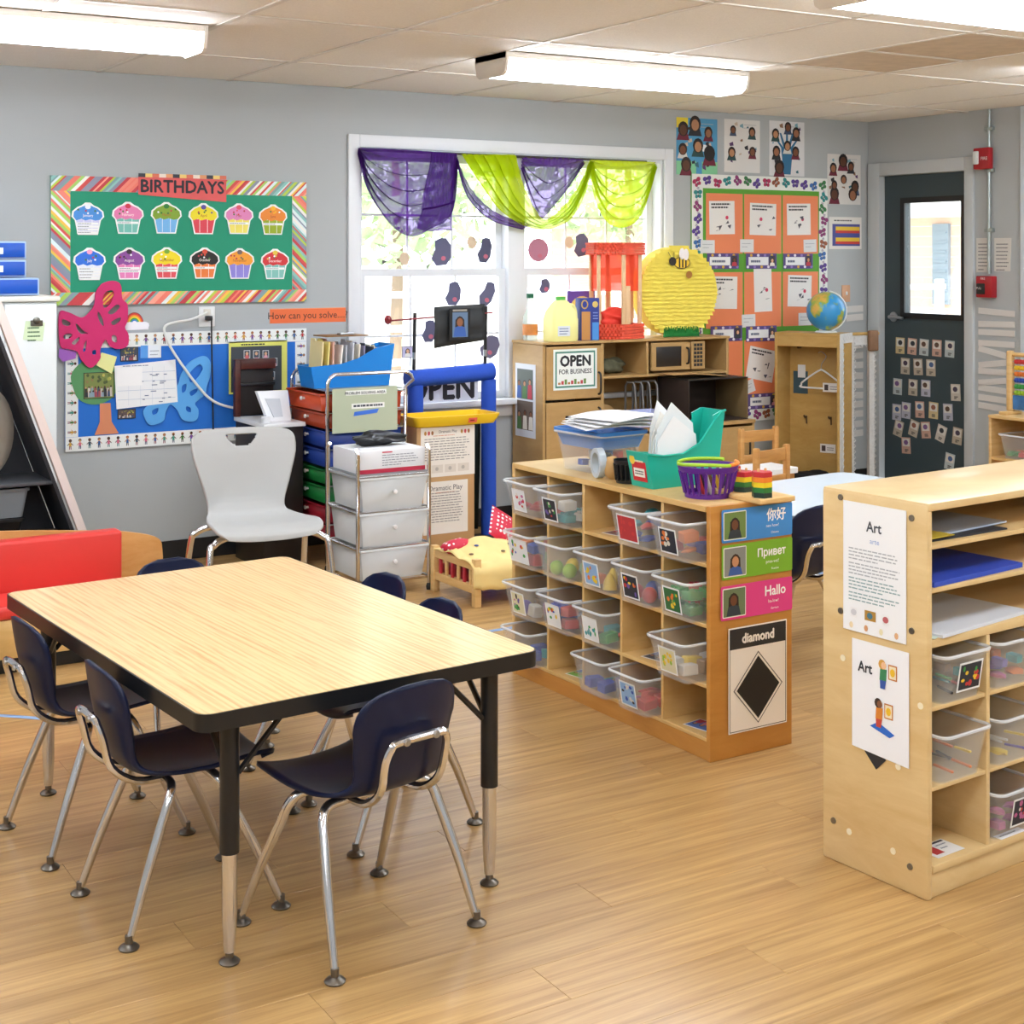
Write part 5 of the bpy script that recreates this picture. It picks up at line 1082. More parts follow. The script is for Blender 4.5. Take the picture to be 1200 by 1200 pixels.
tag(MB().grid(lambda u, v: (-.19+.40*u, .018*math.sin(9*u+2*v), .58*v), 24, 6).build('dark_drape', M('dark_green_cloth', '#12201c', .8), None, (3.73, 6.80, .03), solid=.003, angle=180), 'dark green drape hanging behind the foam stand', 'cloth')
tag(blob(3, .13, .10, .045, 17, .2).build('navy_bag', M('navy_fabric', '#131d30', .7), None, (4.06, 6.36, .001), angle=80), 'dark navy bag on the floor beside the foam stand', 'bag')
# display boxes and tray
CARD = M('cardboard', '#c49a68', .7, noise=.08, nscale=20)
cbx = tag(MB().rbox(-.165, .165, 0, .20, 0, .648, .003).build('cardboard_column', CARD, None, (3.53, 6.42, 0)), 'tall brown cardboard column under the yellow tray', 'box')
ytr = thing('yellow_tray', 'yellow plastic tray with a red label on the cardboard column', 'tray', (3.585, 6.50, .6495))
YEL = M('yellow_plastic', '#f3c826', .35)
q = MB(); o0 = rrect(-.225, .225, -.10, .10, .03); o1 = rrect(-.25, .25, -.12, .12, .035); q.add([(x, y, 0) for x, y in o0]+[(x, y, .042) for x, y in o1]+[(x, y, .05) for x, y in o1]+[(x*.94, y*.9, .05) for x, y in o1]+[(x*.92, y*.88, .01) for x, y in o1], [list(range(24))[::-1], [96+i for i in range(24)]]+[(k*24+i, k*24+(i+1) % 24, (k+1)*24+(i+1) % 24, (k+1)*24+i) for k in range(4) for i in range(24)]); q.build('tray', YEL, ytr)
q = Flat(); q.rect(.05, .012, .10, .036, '#ef6a55', 1); q.rect(.06, .02, .085, .026, '#8c1f20', 2); q.v = [(a, -.1165+b-(c*.35), c) for a, b, c in q.v]; q.build('label', PRINT, ytr)
for i, (xx, c, nm) in enumerate(((-.12, '#f0d33a', 'yellow'), (-.05, '#f0d33a', 'second yellow'), (.08, '#9fd6a8', 'pale green'))): tag(blob(1, .02, .018, .012, i, .2).build('play_food', M('toy_'+c[1:], c, .5), None, (3.585+xx, 6.50, .66)), f'{nm} toy piece in the yellow tray', 'toy', 'toys in the yellow tray')
for (pxs, ttl, lb_, zz) in (([(493, 502), (556, 555)], 'Dramatic Play', 'upper dramatic play sheet on the cardboard column', 1), ([(496, 566), (548, 622)], 'Dramatic Play', 'lower dramatic play sheet on the cardboard column', 0)):
    a, b, c, d = quad(pxs, 6.42); q = Flat(); q.slab(a, b, c, d, '#ece5da'); q.text(ttl, (a+c)/2, d-(.03 if zz else .045), .014 if zz else .026, '#3a3a40', 2, sx=.95); q.lines(a+.02, c-.03, d-.06, .013, 9 if zz else 12, '#8a8684', .004, 2)
    q.lines(a+.07, c-.07, d-.045 if zz else d-.058, .01, 1, '#d59a7c', .004, 2)
    if zz:
        for k in (0, 1):
            for j in range(3): q.disc((a+.025 if k == 0 else c-.075)+j*.02, d-.028, .007, .011, ['#b9873c', '#c9505a', '#a36a3a'][j], 2, 8)
        for j in range(3): q.rect(a+.06+j*.075, b+.02, a+.125+j*.075, b+.06, '#dcd3c6', 2); q.disc(a+.09+j*.075, b+.04, .01, .01, '#b9b2a6', 3, 8)
    q.out('info_sheet', 6.4185, lb_, 'paper')
# ================================================================== doll bed
bd = thing('doll_bed', 'small pine doll bed with slatted ends', 'doll bed', (3.10, 5.38, 0), R(1))
for xx in (0, .54):
    for yy in (.0, .36):
        MB().rbox(xx, xx+.032, yy, yy+.032, 0, .205, .003).build('post', PINE, bd)
    for z in (.055, .155): MB().rbox(xx+.006, xx+.026, .032, .36, z, z+.034, .002).build('end_rail', PINE, bd)
    for k in range(6): MB().rbox(xx+.011, xx+.021, .055+k*.052, .072+k*.052, .089, .155, .001).build('slat', M('red_slat', '#bf2f3f', .5) if k % 2 else PINE, bd)
for yy in (.004, .368): MB().rbox(.032, .54, yy, yy+.02, .075, .10, .002).build('side_rail', PINE, bd)
MB().rbox(.03, .54, .026, .366, .085, .125, .012, 2).build('mattress', M('red_sheet', '#a8222f', .7), bd)
DOT2 = bpy.data.materials.new('red_dotted_cloth'); DOT2.use_nodes = True; nt = DOT2.node_tree; v_ = nt.nodes.new('ShaderNodeTexVoronoi'); v_.inputs['Scale'].default_value = 45; v_.inputs['Randomness'].default_value = 0; r_ = nt.nodes.new('ShaderNodeValToRGB'); r_.color_ramp.elements[0].position = .28; r_.color_ramp.elements[1].position = .32; r_.color_ramp.elements[0].color = (.9, .85, .85, 1); r_.color_ramp.elements[1].color = (*lin('#d02040'), 1); tcn = nt.nodes.new('ShaderNodeTexCoord'); nt.links.new(tcn.outputs['Object'], v_.inputs['Vector']); nt.links.new(v_.outputs['Distance'], r_.inputs[0]); nt.links.new(r_.outputs[0], nt.nodes['Principled BSDF'].inputs['Base Color'])
def qz(u, v):
    x, y = -.01+.56*u, -.02+.37*v
    dome = .075*math.exp(-((x-.14)/.13)**2-((y-.22)/.12)**2)+.035*math.exp(-((x-.35)/.14)**2-((y-.20)/.11)**2)
    z = .165+dome+.007*(abs(math.sin(24*(x+y)))+abs(math.sin(24*(x-y))))
    if y < .02: z -= (.02-y)*2.2+.02*max(0, math.sin(4*u+.4)); y = .0-.006*math.sin(20*u)
    if x < .03: z += .01
    return (x, y-.004, z)
YQ = M('yellow_quilt', '#f2d892', .8, noise=.12, nscale=9)
t = thing('yellow_quilt', 'pale yellow quilted blanket spread over the doll bed', 'blanket', (3.10, 5.38, 0), R(1)); MB().grid(qz, 56, 40).build('quilt', YQ, t, solid=.006, angle=180)
for (x, y, c) in ((.10, .16, '#3c4f8c'), (.2, .10, '#6a5a48'), (.27, .16, '#6a5a48'), (.05, .12, '#7a5a44'), (.34, .10, '#6a5a48')):
    zz = qz((x+.01)/.56, (y+.02)/.37)[2]; MB().lathe([(0, 0), (.011, .0), (.009, .004), (0, .006)], 8, (x, y-.004, zz+.003)).build('applique', M('applique_'+c[1:], c, .7), t)
pl = MB().grid(lambda u, v: (-.09+.18*u, (.5-abs(u-.5))*0+.0, -.09+.18*v), 1, 1); 
q = MB(); 
for s_ in (-1, 1): q.grid(lambda u, v: (-.095+.19*u, s_*.03*math.sqrt(max(0, math.sin(math.pi*u)*math.sin(math.pi*v))), -.08+.16*v), 14, 14)
o_ = q.build('dotted_pillow', DOT2, None, (3.42, 5.66, .262), (R(-35), R(34), 0), angle=180); tag(o_, 'red pillow with white dots propped on the doll bed', 'pillow')
tag(blob(2, .10, .05, .03, 6, .2).build('red_cloth', DOT2, None, (3.16, 5.62, .19), angle=90), 'red dotted cloth bunched at the bed head', 'cloth')
# ================================================================== on and in the play kitchen
q = Flat(); x0, z0, x1, z1 = quad([(649, 410), (700, 455)], 6.65); q.slab(x0, z0, x1, z1, '#e6eee8', .0015); 
for g_ in (.010, .0): pass
q.rect(x0+.012, z0+.012, x1-.012, z1-.012, '#4f8a78', 1); q.rect(x0+.022, z0+.022, x1-.022, z1-.022, '#eff4ef', 2); q.text('OPEN', (x0+x1)/2, z1-.092, .058, '#1f2226', 3, sx=.98, bold=.0035); q.text('FOR BUSINESS', (x0+x1)/2, z1-.135, .026, '#3a3f45', 3, sx=.95, bold=.0007)
for j in range(9): q.rect(x0+.03+j*.021, z0+.03, x0+.046+j*.021, z0+.042+.008*(j % 3), ['#b9824c', '#c2454a', '#6d8f4a'][j % 3], 3)
q.out('open_sign', 6.654, 'white OPEN FOR BUSINESS sign with green border on the play fridge', 'sign')
u0, z0 = -6.945, bk(600, 522, 6.95)[1]; q = Flat(); q.slab(-6.94, .50, -6.73, .905, '#dfe3ea', .001); q.photo(-6.92, .71, -6.755, .875, '#5d6660', 31, 3); q.photo(-6.92, .54, -6.755, .70, '#6a5a50', 32, 3); q.outr('photo_sheet', 4.258, 'sheet of two photos taped to the play kitchen side', 'photo')
bt = thing('glass_bottle', 'clear glass bottle with orange label on the kitchen top', 'bottle', (4.315, 6.875, 1.031)); MB().lathe([(0, 0), (.04, 0), (.042, .02), (.042, .13), (.018, .18), (.018, .235), (.016, .235), (.015, .19), (.038, .13), (.038, .01), (0, .01)], 20).build('glass', M('bottle_glass', '#dfeee6', .08, alpha=.35), bt); MB().lathe([(0, .235), (.021, .235), (.021, .26), (0, .26)], 16).build('cap', M('green_cap', '#1f6a4a', .4), bt); MB().lathe([(.0425, .03), (.0428, .03), (.0428, .09), (.0425, .09)], 20).build('label', M('orange_label', '#d88a48', .5, noise=.3, nscale=40), bt)
ml = thing('milk_jug', 'yellow toy jug with green cap on the kitchen top', 'jug', (4.425, 6.735, 1.031)); JY = M('pale_yellow_plastic', '#f3f0a0', .4)
jo = [rrect(-a, a, -b, b, min(a, b)*.4, 4) for a, b in ((.082, .06), (.086, .064), (.086, .064), (.074, .054), (.04, .03), (.026, .026))]; jz = [0, .012, .12, .165, .215, .225]; q = MB(); n = len(jo[0]); q.add([(x, y, z) for r0, z in zip(jo, jz) for x, y in r0], [list(range(n))[::-1], [5*n+i for i in range(n)]]+[(k*n+i, k*n+(i+1) % n, (k+1)*n+(i+1) % n, (k+1)*n+i) for k in range(5) for i in range(n)]); q.build('jug_body', JY, ml)
MB().tube(bez([(.045, 0, .195), (.085, 0, .19), (.10, 0, .13), (.086, 0, .075)], 4), .011, 8).build('handle', JY, ml); MB().lathe([(0, .226), (.028, .226), (.028, .245), (0, .245)], 16).build('cap', M('green_cap2', '#58b548', .4), ml); q = Flat(); q.rect(-.06, .03, .02, .085, '#dfe6ee', 1); q.lines(-.05, .01, .068, .014, 3, '#5a6a8c', .005, 2); q.v = [(a, b-.0645, c) for a, b, c in q.v]; q.build('label', PRINT, ml)
sb = thing('snack_box', 'tall blue and tan food box beside the red gazebo', 'box', (4.60, 6.73, 1.031), R(-8)); MB().rbox(-.056, .056, -.038, .038, 0, .235, .002).build('carton', M('navy_card', '#24378c', .5), sb); q = Flat(); q.rect(-.054, .002, -.0, .16, '#c08a4c', 1); q.rect(.012, .002, .052, .10, '#4a90d8', 1); q.disc(-.035, .20, .022, .026, '#c6a24a', 1); q.disc(-.035, .20, .015, .019, '#24378c', 2); q.disc(.03, .20, .018, .018, '#d8c06a', 1); q.lines(.016, .05, .15, .016, 3, '#8aa0dc', .006, 1); q.v = [(a, b-.0385, c) for a, b, c in q.v]; q.build('print', PRINT, sb)
q = Flat(); q.slab(4.60, 1.035, 4.79, 1.30, '#6a4ea8', .002); q.disc(4.70, 1.19, .085, .08, '#f0d468', 1, 18); q.lines(4.64, 4.76, 1.19, .02, 2, '#b08a3a', .008, 2); q.out('purple_card', 6.93, 'purple card with a yellow circle behind the food box', 'card')
rz = thing('red_gazebo', 'red woven gazebo decoration with wooden posts on the kitchen top', 'decoration', (4.835, 6.79, 1.031)); hexa = lambda r: [(r*math.cos(R(60*i+20)), r*math.sin(R(60*i+20))*.78) for i in range(6)]
WEAVE = M('red_weave', '#e8553a', .6, noise=.3, nscale=28, bump=.5)
def woven(z0, z1, r):
    q = MB()
    P = hexa(r); N_ = 5
    for k in range(N_):
        za = z0+(z1-z0)*k/N_; q.ring([(a*(1+.01*(k % 2)), b*(1+.01*(k % 2))) for a, b in P], [(a*.9, b*.9) for a, b in P], za+.0006, za+(z1-z0)/N_-.0006, 'xy')
        for i in range(6):
            a, b = Vector(P[i]), Vector(P[(i+1) % 6])
            for j in range(7):
                c = a.lerp(b, (j+.5+.5*(k % 2))/7.5); q.box(c.x-.011, c.x+.011, c.y-.005, c.y+.005, za+.001, za+(z1-z0)/N_-.001)
    return q.build('woven_rim', WEAVE, rz)
woven(0, .085, .172); woven(.475, .545, .178); MB().prism([(a*.92, b*.92) for a, b in hexa(.172)], .002, .02, 'xy').build('floor', WEAVE, rz); MB().prism([(a*.9, b*.9) for a, b in hexa(.178)], .53, .542, 'xy').build('roof', WEAVE, rz)
for a, b in hexa(.15): MB().rbox(a-.013, a+.013, b-.006, b+.006, .08, .48, .003).build('post', M('pale_stick', '#e2bf92', .6), rz)
q = MB(); P = hexa(.152); q.add([(a, b, z) for z in (.27, .48) for a, b in P], [(i, (i+1) % 6, 6+(i+1) % 6, 6+i) for i in range(6)]); q.build('tulle_wrap', sheer('red_tulle', '#ff6a50', .42), rz)
q = blob(3, .10, .07, .05, 9, .3); q.v = [(a-.03, b-.02, c+.07) for a, b, c in q.v]; q.build('tulle_bunch', M('red_tulle_bunch', '#e8402e', .7), rz, angle=80)
MB().rbox(-.015, .015, -.125, -.115, .07, .30, .002).build('stick', M('pale_stick'), rz)
yp = thing('yellow_pinata', 'round yellow paper-fringed pinata with a bee on the kitchen top', 'pinata', (5.265, 6.80, 1.031), R(-4))
YP = M('yellow_crepe', '#f6de58', .75, noise=.14, nscale=22, bump=.3)
q = MB(); rr = .272
for k in range(22):
    z0 = -rr+2*rr*k/22; z1 = z0+2*rr/22*1.25; zm = (z0+z1)/2; hw = math.sqrt(max(.0025, rr*rr-zm*zm)); a_ = [(-hw, z0, -.062), (hw, z0, -.062), (hw, z1, -.05), (-hw, z1, -.05)]
    n_ = max(4, int(hw/.018)); vs = []
    for i in range(n_+1):
        x = -hw+2*hw*i/n_; vs += [(x, -.055-.006*(i % 2), z0+rr-.004*(i % 2)), (x, -.048, z1+rr)]
    q.add(vs, [(2*i, 2*i+2, 2*i+3, 2*i+1) for i in range(n_)])
d_ = MB().prism([(rr*.99*math.cos(R(i*10)), rr+rr*.99*math.sin(R(i*10))) for i in range(36)], -.048, .055, 'xz'); q.add(d_.v, d_.f)
q.v = [(a*.98, b, c*.96+.002) for a, b, c in q.v]; q.build('fringed_drum', YP, yp)
g_ = MB()
for i in range(60): x = -.12+.24*i/59; g_.prism([(x-.004, 0), (x+.004, 0), (x+.002+.004*math.sin(i*2.1), .05+.012*math.sin(i*1.7))], -.078, -.070, 'xz')
g_.build('grass_fringe', M('green_fringe', '#1f8a3a', .7), yp)
q = Flat(); bx_, bz_ = -.02, .43
q.disc(bx_+.03, bz_, .058, .036, '#2a241c', 2, 16); q.disc(bx_+.03, bz_, .053, .031, '#f3c832', 3, 16)
for j in range(3): q.poly([(bx_+.008+j*.022, bz_-.028), (bx_+.018+j*.022, bz_-.028), (bx_+.018+j*.022, bz_+.028), (bx_+.008+j*.022, bz_+.028)], '#2a241c', 4)
for wx_, wz_ in ((.03, .052), (.058, .048)): q.disc(bx_+wx_, bz_+wz_, .02, .034, '#f6f1ee', 5)
q.disc(bx_-.035, bz_+.008, .026, .026, '#2a241c', 5)
for s_ in (-.012, .008): q.poly([(bx_-.035+s_, bz_+.03), (bx_-.032+s_, bz_+.03), (bx_-.040+s_*2, bz_+.062), (bx_-.044+s_*2, bz_+.061)], '#2a241c', 4)
q.disc(bx_+.08, bz_-.07, .022, .022, '#a8742c', 3); q.v = [(a, b-.064, c) for a, b, c in q.v]; q.build('paper_bee', PRINT, yp)
# things on kitchen shelves and counter
CAMO = M('leafy_fabric', '#5a5a44', .8, noise=.7, nscale=26)
tag(blob(3, .095, .06, .045, 12, .25).build('oven_mitt', CAMO, None, (4.80, 6.80, .8315), angle=80), 'leafy patterned oven mitt on the kitchen shelf', 'mitt')
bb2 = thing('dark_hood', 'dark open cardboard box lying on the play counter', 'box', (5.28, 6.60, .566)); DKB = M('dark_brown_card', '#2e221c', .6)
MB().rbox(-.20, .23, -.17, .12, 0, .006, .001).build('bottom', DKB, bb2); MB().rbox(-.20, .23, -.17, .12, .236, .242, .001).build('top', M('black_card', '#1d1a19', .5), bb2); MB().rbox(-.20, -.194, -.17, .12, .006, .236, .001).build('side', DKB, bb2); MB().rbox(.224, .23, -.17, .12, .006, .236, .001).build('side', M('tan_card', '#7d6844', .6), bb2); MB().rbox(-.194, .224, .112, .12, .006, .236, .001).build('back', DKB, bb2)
tag(MB().grid(lambda u, v: (-.19+.38*u, -.08+.16*v, .012*math.sin(3*u+1)), 10, 4).build('kraft_paper', M('kraft', '#c79f66', .7), None, (5.22, 6.57, .822), solid=.002), 'sheet of brown kraft paper on the dark box', 'paper')
for i, (c, nm) in enumerate((('#d8b24a', 'yellow'), ('#9c4a2c', 'brown'), ('#d89a5c', 'tan'))): tag(blob(1, .05, .02, .018, i+20, .15).build('toy_food', M('toy_'+c[1:], c, .5), None, (5.26+i*.07, 6.56, .5725)), f'{nm} toy food inside the dark box', 'toy', 'toy food in the dark box')
for i in range(4):
    x = 4.855+i*.052; p = [(x, 6.72, .567), (x, 6.72, .765), (x+.006, 6.71, .785), (x+.03, 6.69, .785), (x+.036, 6.68, .765), (x+.036, 6.66, .567)]; o = p[0]
    tag(MB().tube([(a-o[0], b-o[1], c-o[2]) for a, b, c in p], .007, 7).build('pan_lid_rack', M('grey_wire', '#7a7876', .35, .7), None, o), ['leftmost', 'second', 'third', 'rightmost'][i]+' grey wire loop standing on the play counter', 'rack', 'wire loops on the counter')
q = MB().ring([(.085*math.cos(R(i*10)), .085*math.sin(R(i*10))) for i in range(19)][:19], [(.055*math.cos(R(i*10)), .055*math.sin(R(i*10))) for i in range(19)], -.012, .012, 'xz'); tag(q.build('wood_arch', PINE, None, (4.80, 6.86, .566)), 'pale wooden arch block at the back of the counter', 'block')
tag(tub('flat_bin', .26, .18, .08, M('lilac_plastic', '#b9bfe6', .35, alpha=.8), (4.78, 6.47, .5665), None, None), 'shallow pale lilac bin on the play counter edge', 'bin')
# globe on the locker, hanger and clothes inside
gl = thing('globe', 'small blue world globe standing on the locker', 'globe', (6.33, 6.66, 1.031)); GB = bpy.data.materials.new('globe_map'); GB.use_nodes = True; nt = GB.node_tree; nz = nt.nodes.new('ShaderNodeTexNoise'); nz.inputs['Scale'].default_value = 9; nz.inputs['Detail'].default_value = 5; cr = nt.nodes.new('ShaderNodeValToRGB'); e = cr.color_ramp.elements; e[0].position = .50; e[0].color = (*lin('#3a9ad8'), 1); e[1].position = .54; e[1].color = (*lin('#8fb350'), 1); e2 = e.new(.62); e2.color = (*lin('#e0b85a'), 1); tcn = nt.nodes.new('ShaderNodeTexCoord'); nt.links.new(tcn.outputs['Object'], nz.inputs['Vector']); nt.links.new(nz.outputs['Fac'], cr.inputs[0]); nt.links.new(cr.outputs[0], nt.nodes['Principled BSDF'].inputs['Base Color']); nt.nodes['Principled BSDF'].inputs['Roughness'].default_value = .3
gr = .118; MB().lathe([(gr*math.sin(R(i*7.5)), -gr*math.cos(R(i*7.5))) for i in range(25)], 32, (0, 0, gr+.012)).build('ball', GB, gl, angle=180); MB().tube([(gr*1.05*math.cos(R(a))*.75+0, gr*1.05*math.cos(R(a))*-.66, gr+.012+gr*1.05*math.sin(R(a))) for a in range(-80, 90, 10)], .005, 6).build('meridian', WHITE, gl); MB().lathe([(0, 0), (.07, 0), (.06, .008), (.01, .012), (0, .012)], 20).build('base', WHITE, gl)
lk = LK.matrix_world if False else Matrix.Translation(LK.location) @ Matrix.Rotation(R(-64.5), 4, 'Z')
def inl(x, y, z): p = lk @ Vector((x, y, z)); return (p.x, p.y, p.z)
hg = thing('coat_hanger', 'white plastic coat hanger hanging in the locker', 'hanger', inl(-.17, .14, .70), R(-64.5)); MB().tube(bez([(-.12, 0, .02), (-.13, 0, .0), (-.12, 0, -.015), (.12, 0, -.015), (.13, 0, .0), (.12, 0, .02), (.02, 0, .09), (-.02, 0, .09)], 5, True), .0055, 6, True).build('body', WHITE, hg); MB().tube(bez([(0, 0, .09), (0, 0, .13), (.02, 0, .16), (.03, 0, .185), (0, 0, .21), (-.03, .03, .20)], 4), .003, 6).build('hook', STEEL, hg)
q = Flat(); q.slab(-.05, 0, .045, .14, '#3a5560', .002); q.rect(-.02, .10, .03, .18, '#e2e4e4', 1); q.slab(-.02, .14, .03, .18, '#e2e4e4'); o = q.build('pocket_card', PRINT, None, inl(-.325, .193, .64), (0, 0, R(-64.5))); tag(o, 'teal card with white slip inside the locker', 'card')
q = Flat(); q.slab(-.055, 0, .055, .055, '#e9e9e5'); q.rect(-.045, .01, -.02, .045, '#4a3f3c', 1); q.lines(-.01, .045, .03, .014, 2, '#77777a', .005); o = q.build('hanger_tag', PRINT, None, inl(-.10, .125, .665), (0, 0, R(-64.5))); tag(o, 'white name tag on the coat hanger', 'tag')
tag(blob(3, .14, .07, .05, 33, .18).build('black_cloth', M('black_fabric', '#141416', .8), None, inl(-.21, .10, .0795), (0, 0, R(-64.5)), angle=80), 'pile of black cloth on the locker floor', 'cloth')

# ================================================================== cubby shelf contents
cbm = Matrix.Translation(CB.location) @ Matrix.Rotation(R(.8), 4, 'Z')
def incb(x, y, z): p = cbm @ Vector((x, y, z)); return (p.x, p.y, p.z)
def bin_mesh(w_, d_, h_):
    o = tub('tmp', w_, d_, h_, CLEAR, (0, 0, 0), None, None, 0, .86, None, .006, .0022); m = o.data; ch = o.children[0]; rm = ch.data; bpy.data.objects.remove(ch); bpy.data.objects.remove(o); m.name = 'clear_bin'; return m, rm
BW_, BD_, BH_ = .174, .33, .122
bm_, bmr_ = bin_mesh(BD_, BW_, BH_)
RN = ['top', 'second', 'third', 'bottom']; CN = ['far left', 'second', 'middle', 'fourth', 'right end']
PAL = {'r': '#c83a3a', 'b': '#2c4fb0', 'y': '#e8c530', 'g': '#3d9a4a', 'o': '#e07a35', 'p': '#c46a9a', 'w': '#dcd8cc', 't': '#3a9a9c', 'n': '#8a6a44', 'l': '#9ac23c', 'k': '#2a2a2e', 'v': '#6d5aa8'}
TOY = {k: M('toy_plastic_'+k, c, .4) for k, c in PAL.items()}
CNAME = {'r': 'red', 'b': 'blue', 'y': 'yellow', 'g': 'green', 'o': 'orange', 'p': 'pink', 'w': 'cream', 't': 'teal', 'n': 'brown', 'l': 'lime', 'k': 'black', 'v': 'violet'}
def shape_mesh(kind, seed):
    rn = random.Random(seed)
    if kind == 'block': q = MB().rbox(-.022, .022, -.016, .016, -.013, .013, .002, 1)
    elif kind == 'cube': q = MB().rbox(-.017, .017, -.017, .017, -.017, .017, .003, 1)
    elif kind == 'stud':
        q = MB().rbox(-.020, .020, -.020, .020, -.012, .010, .002, 1)
        for a in (-.009, .009):
            for b in (-.009, .009): q.lathe([(.006, .010), (.006, .015), (0, .015)], 8, (a, b, 0))
    elif kind == 'ball': q = MB().lathe([(.021*math.sin(R(i*22.5)), -.021*math.cos(R(i*22.5))) for i in range(9)], 10)
    elif kind == 'cone': q = MB().lathe([(0, -.02), (.02, -.02), (.018, 0), (.006, .022), (0, .022)], 10)
    elif kind == 'stick': q = MB().rbox(-.05, .05, -.006, .006, -.005, .005, .002, 1)
    else:
        q = blob(1, .045, .035, .016, seed, .3); q.v = [(a, b, c-.016) for a, b, c in q.v]
    return q
SHM = {}
def toy(kind, colr, loc, rot, label, group, k=1.0):
    key = (kind, colr)
    if key not in SHM: m = shape_mesh(kind, len(SHM)).mesh('toy_'+kind); m.materials.append(TOY[colr]); SHM[key] = m
    o = link({'block': 'toy_block', 'cube': 'toy_cube', 'stud': 'toy_brick', 'ball': 'toy_ball', 'cone': 'toy_cone', 'stick': 'craft_stick', 'cloth': 'fabric_scrap'}[kind], SHM[key], None, loc, rot)
    o.scale = (k, k, k); return tag(o, label, 'toy', group)
def label_card(kind, seed, w_=.082, h_=.078):
    q = Flat(); rn = random.Random(seed); q.slab(-w_/2, 0, w_/2, h_, '#f1f2f0', .0006); x0, x1, z0, z1 = -w_/2+.005, w_/2-.005, .005, h_-.005
    q.rect(x0, z0, x1, z1, {'k': '#2b2f3a', 'w': '#e6e9ea', 'r': '#b8343a', 'g': '#2f6a3c', 'b': '#8fb4dc', 'y': '#d9d3b0'}[kind[0]], 1)
    for j in range(11):
        c = PAL[rn.choice(kind[1:])]; q.disc(rn.uniform(x0+.008, x1-.008), rn.uniform(z0+.008, z1-.008), rn.uniform(.004, .009), rn.uniform(.004, .009), c, 1.5+j*.1, 7)
    return q
SPEC = {  # (row, col): (what, toy kinds, colours, count, card)
 (0, 0): ('red cloth pieces', ['cloth', 'cloth'], 'rrw', 5, 'wrpw'), (0, 1): ('small teal and red bricks', ['stud', 'block'], 'trw', 9, 'kgrvw'), (0, 3): ('blue and red scarves', ['cloth'], 'bbrt', 8, 'rrr'), (0, 4): ('mixed animal figures', ['cloth', 'block'], 'orbv', 9, 'kwwob'),
 (1, 0): ('bright multicolour wooden blocks', ['cube', 'block'], 'rygbo', 14, 'wygrb'), (1, 1): ('lime green toy fruit', ['ball'], 'llgy', 8, ''), (1, 2): ('a few yellow pieces', ['block', 'cone'], 'yon', 7, 'byyoy'), (1, 3): ('red beads', ['ball', 'cube'], 'rrvb', 8, 'kbryov'), (1, 4): ('green toy bricks', ['stud', 'stud'], 'gggr', 12, 'gyorg'),
 (2, 0): ('beads in pale tones', ['ball', 'cube'], 'wvpn', 8, 'yvpgk'), (2, 1): ('red and blue bricks', ['stud', 'block'], 'rbrb', 10, 'wrbgy'), (2, 2): ('dark green counters', ['block', 'cloth'], 'gkrt', 8, 'wggtt'), (2, 4): ('cream blocks', ['block', 'cube'], 'wwny', 8, 'yylyy'),
 (3, 0): ('a few blue pieces', ['block'], 'bbt', 5, ''), (3, 2): ('blue plastic pieces', ['block', 'stick'], 'bbbt', 7, ''), (3, 3): ('red and pink sticks', ['stick', 'block'], 'rpr', 9, 'bwbkw')}
rn = random.Random(42)
for (r, c), (what, kinds, colr, n, card) in SPEC.items():
    yc = th + CWID*(4-c) + CWID/2; z = ROWS[3-r]+.0006; off = rn.uniform(-.012, .01); sk = R(.8+rn.uniform(-.7, .7))
    xo = .105+off
    o = link('clear_bin', bm_, None, incb(xo, yc, z), (0, 0, sk)); link('rim', bmr_, o); tag(o, f'clear bin of {what}, {RN[r]} row, {CN[c]} column of the cubby shelf', 'bin', 'clear bins in the cubby shelf')
    if card:
        q = label_card(card, r*7+c)
        if (r, c) == (0, 3): q = label_card(card, 5, .10, .085)
        if (r, c) == (1, 0): q = label_card(card, 5, .12, .085)
        q.v = [(-BD_/2*.93+b-.0035-.0175*(cc-.05)/.1, -a, cc+.018) for a, b, cc in q.v]; q.build('picture_label', PRINT, o)
    for j in range(n):
        a, b = -.105+.068*(j//2 % 4)+rn.uniform(-.004, .004), (-.033, .033)[j % 2]+rn.uniform(-.003, .003); zz = .030+.042*(j // 8); k = rn.choice(kinds)
        if (r, c) == (0, 3): a, b, zz = -.10+.07*(j//4), (-.033, .033)[j % 2], .030+.036*(j//2 % 2)+.03*(j > 3)
        cc = colr[j % len(colr)]
        p = incb(xo+a, yc+b, z+zz)
        toy(k, cc, p, (rn.uniform(-.12, .12), rn.uniform(-.12, .12), rn.uniform(-.25, .25)+3.14*(j % 2)), f'{CNAME[cc]} toy piece inside the clear bin of {what}', f'toys in the bin of {what}', 1.2 if k not in ('cloth', 'stick') else (.68 if k == 'cloth' else .6))
# photo cards lying in the empty cubbies
for (r, c, bgc, lb_) in ((0, 2, '#8a6a6c', 'picture card lying in the empty top middle cubby'), (2, 3, '#4a4a50', 'dark picture card lying in an empty cubby of row three'), (3, 1, '#7fae4a', 'green picture card lying in the bottom row empty cubby'), (3, 4, '#4f6fb0', 'colourful picture card in the empty bottom right cubby')):
    q = Flat(); q.slab(-.05, -.04, .05, .04, '#eceae4', .0006); q.photo(-.045, -.035, .045, .035, bgc, r*5+c, 3); q.v = [(d*-1.0, -a, -b+.0006) for a, b, d in q.v]
    o = q.build('picture_card', PRINT, None, incb(.07, th+CWID*(4-c)+CWID*.45, ROWS[3-r]+.0004), (0, 0, R(10))); tag(o, lb_, 'card', 'cards in empty cubbies')
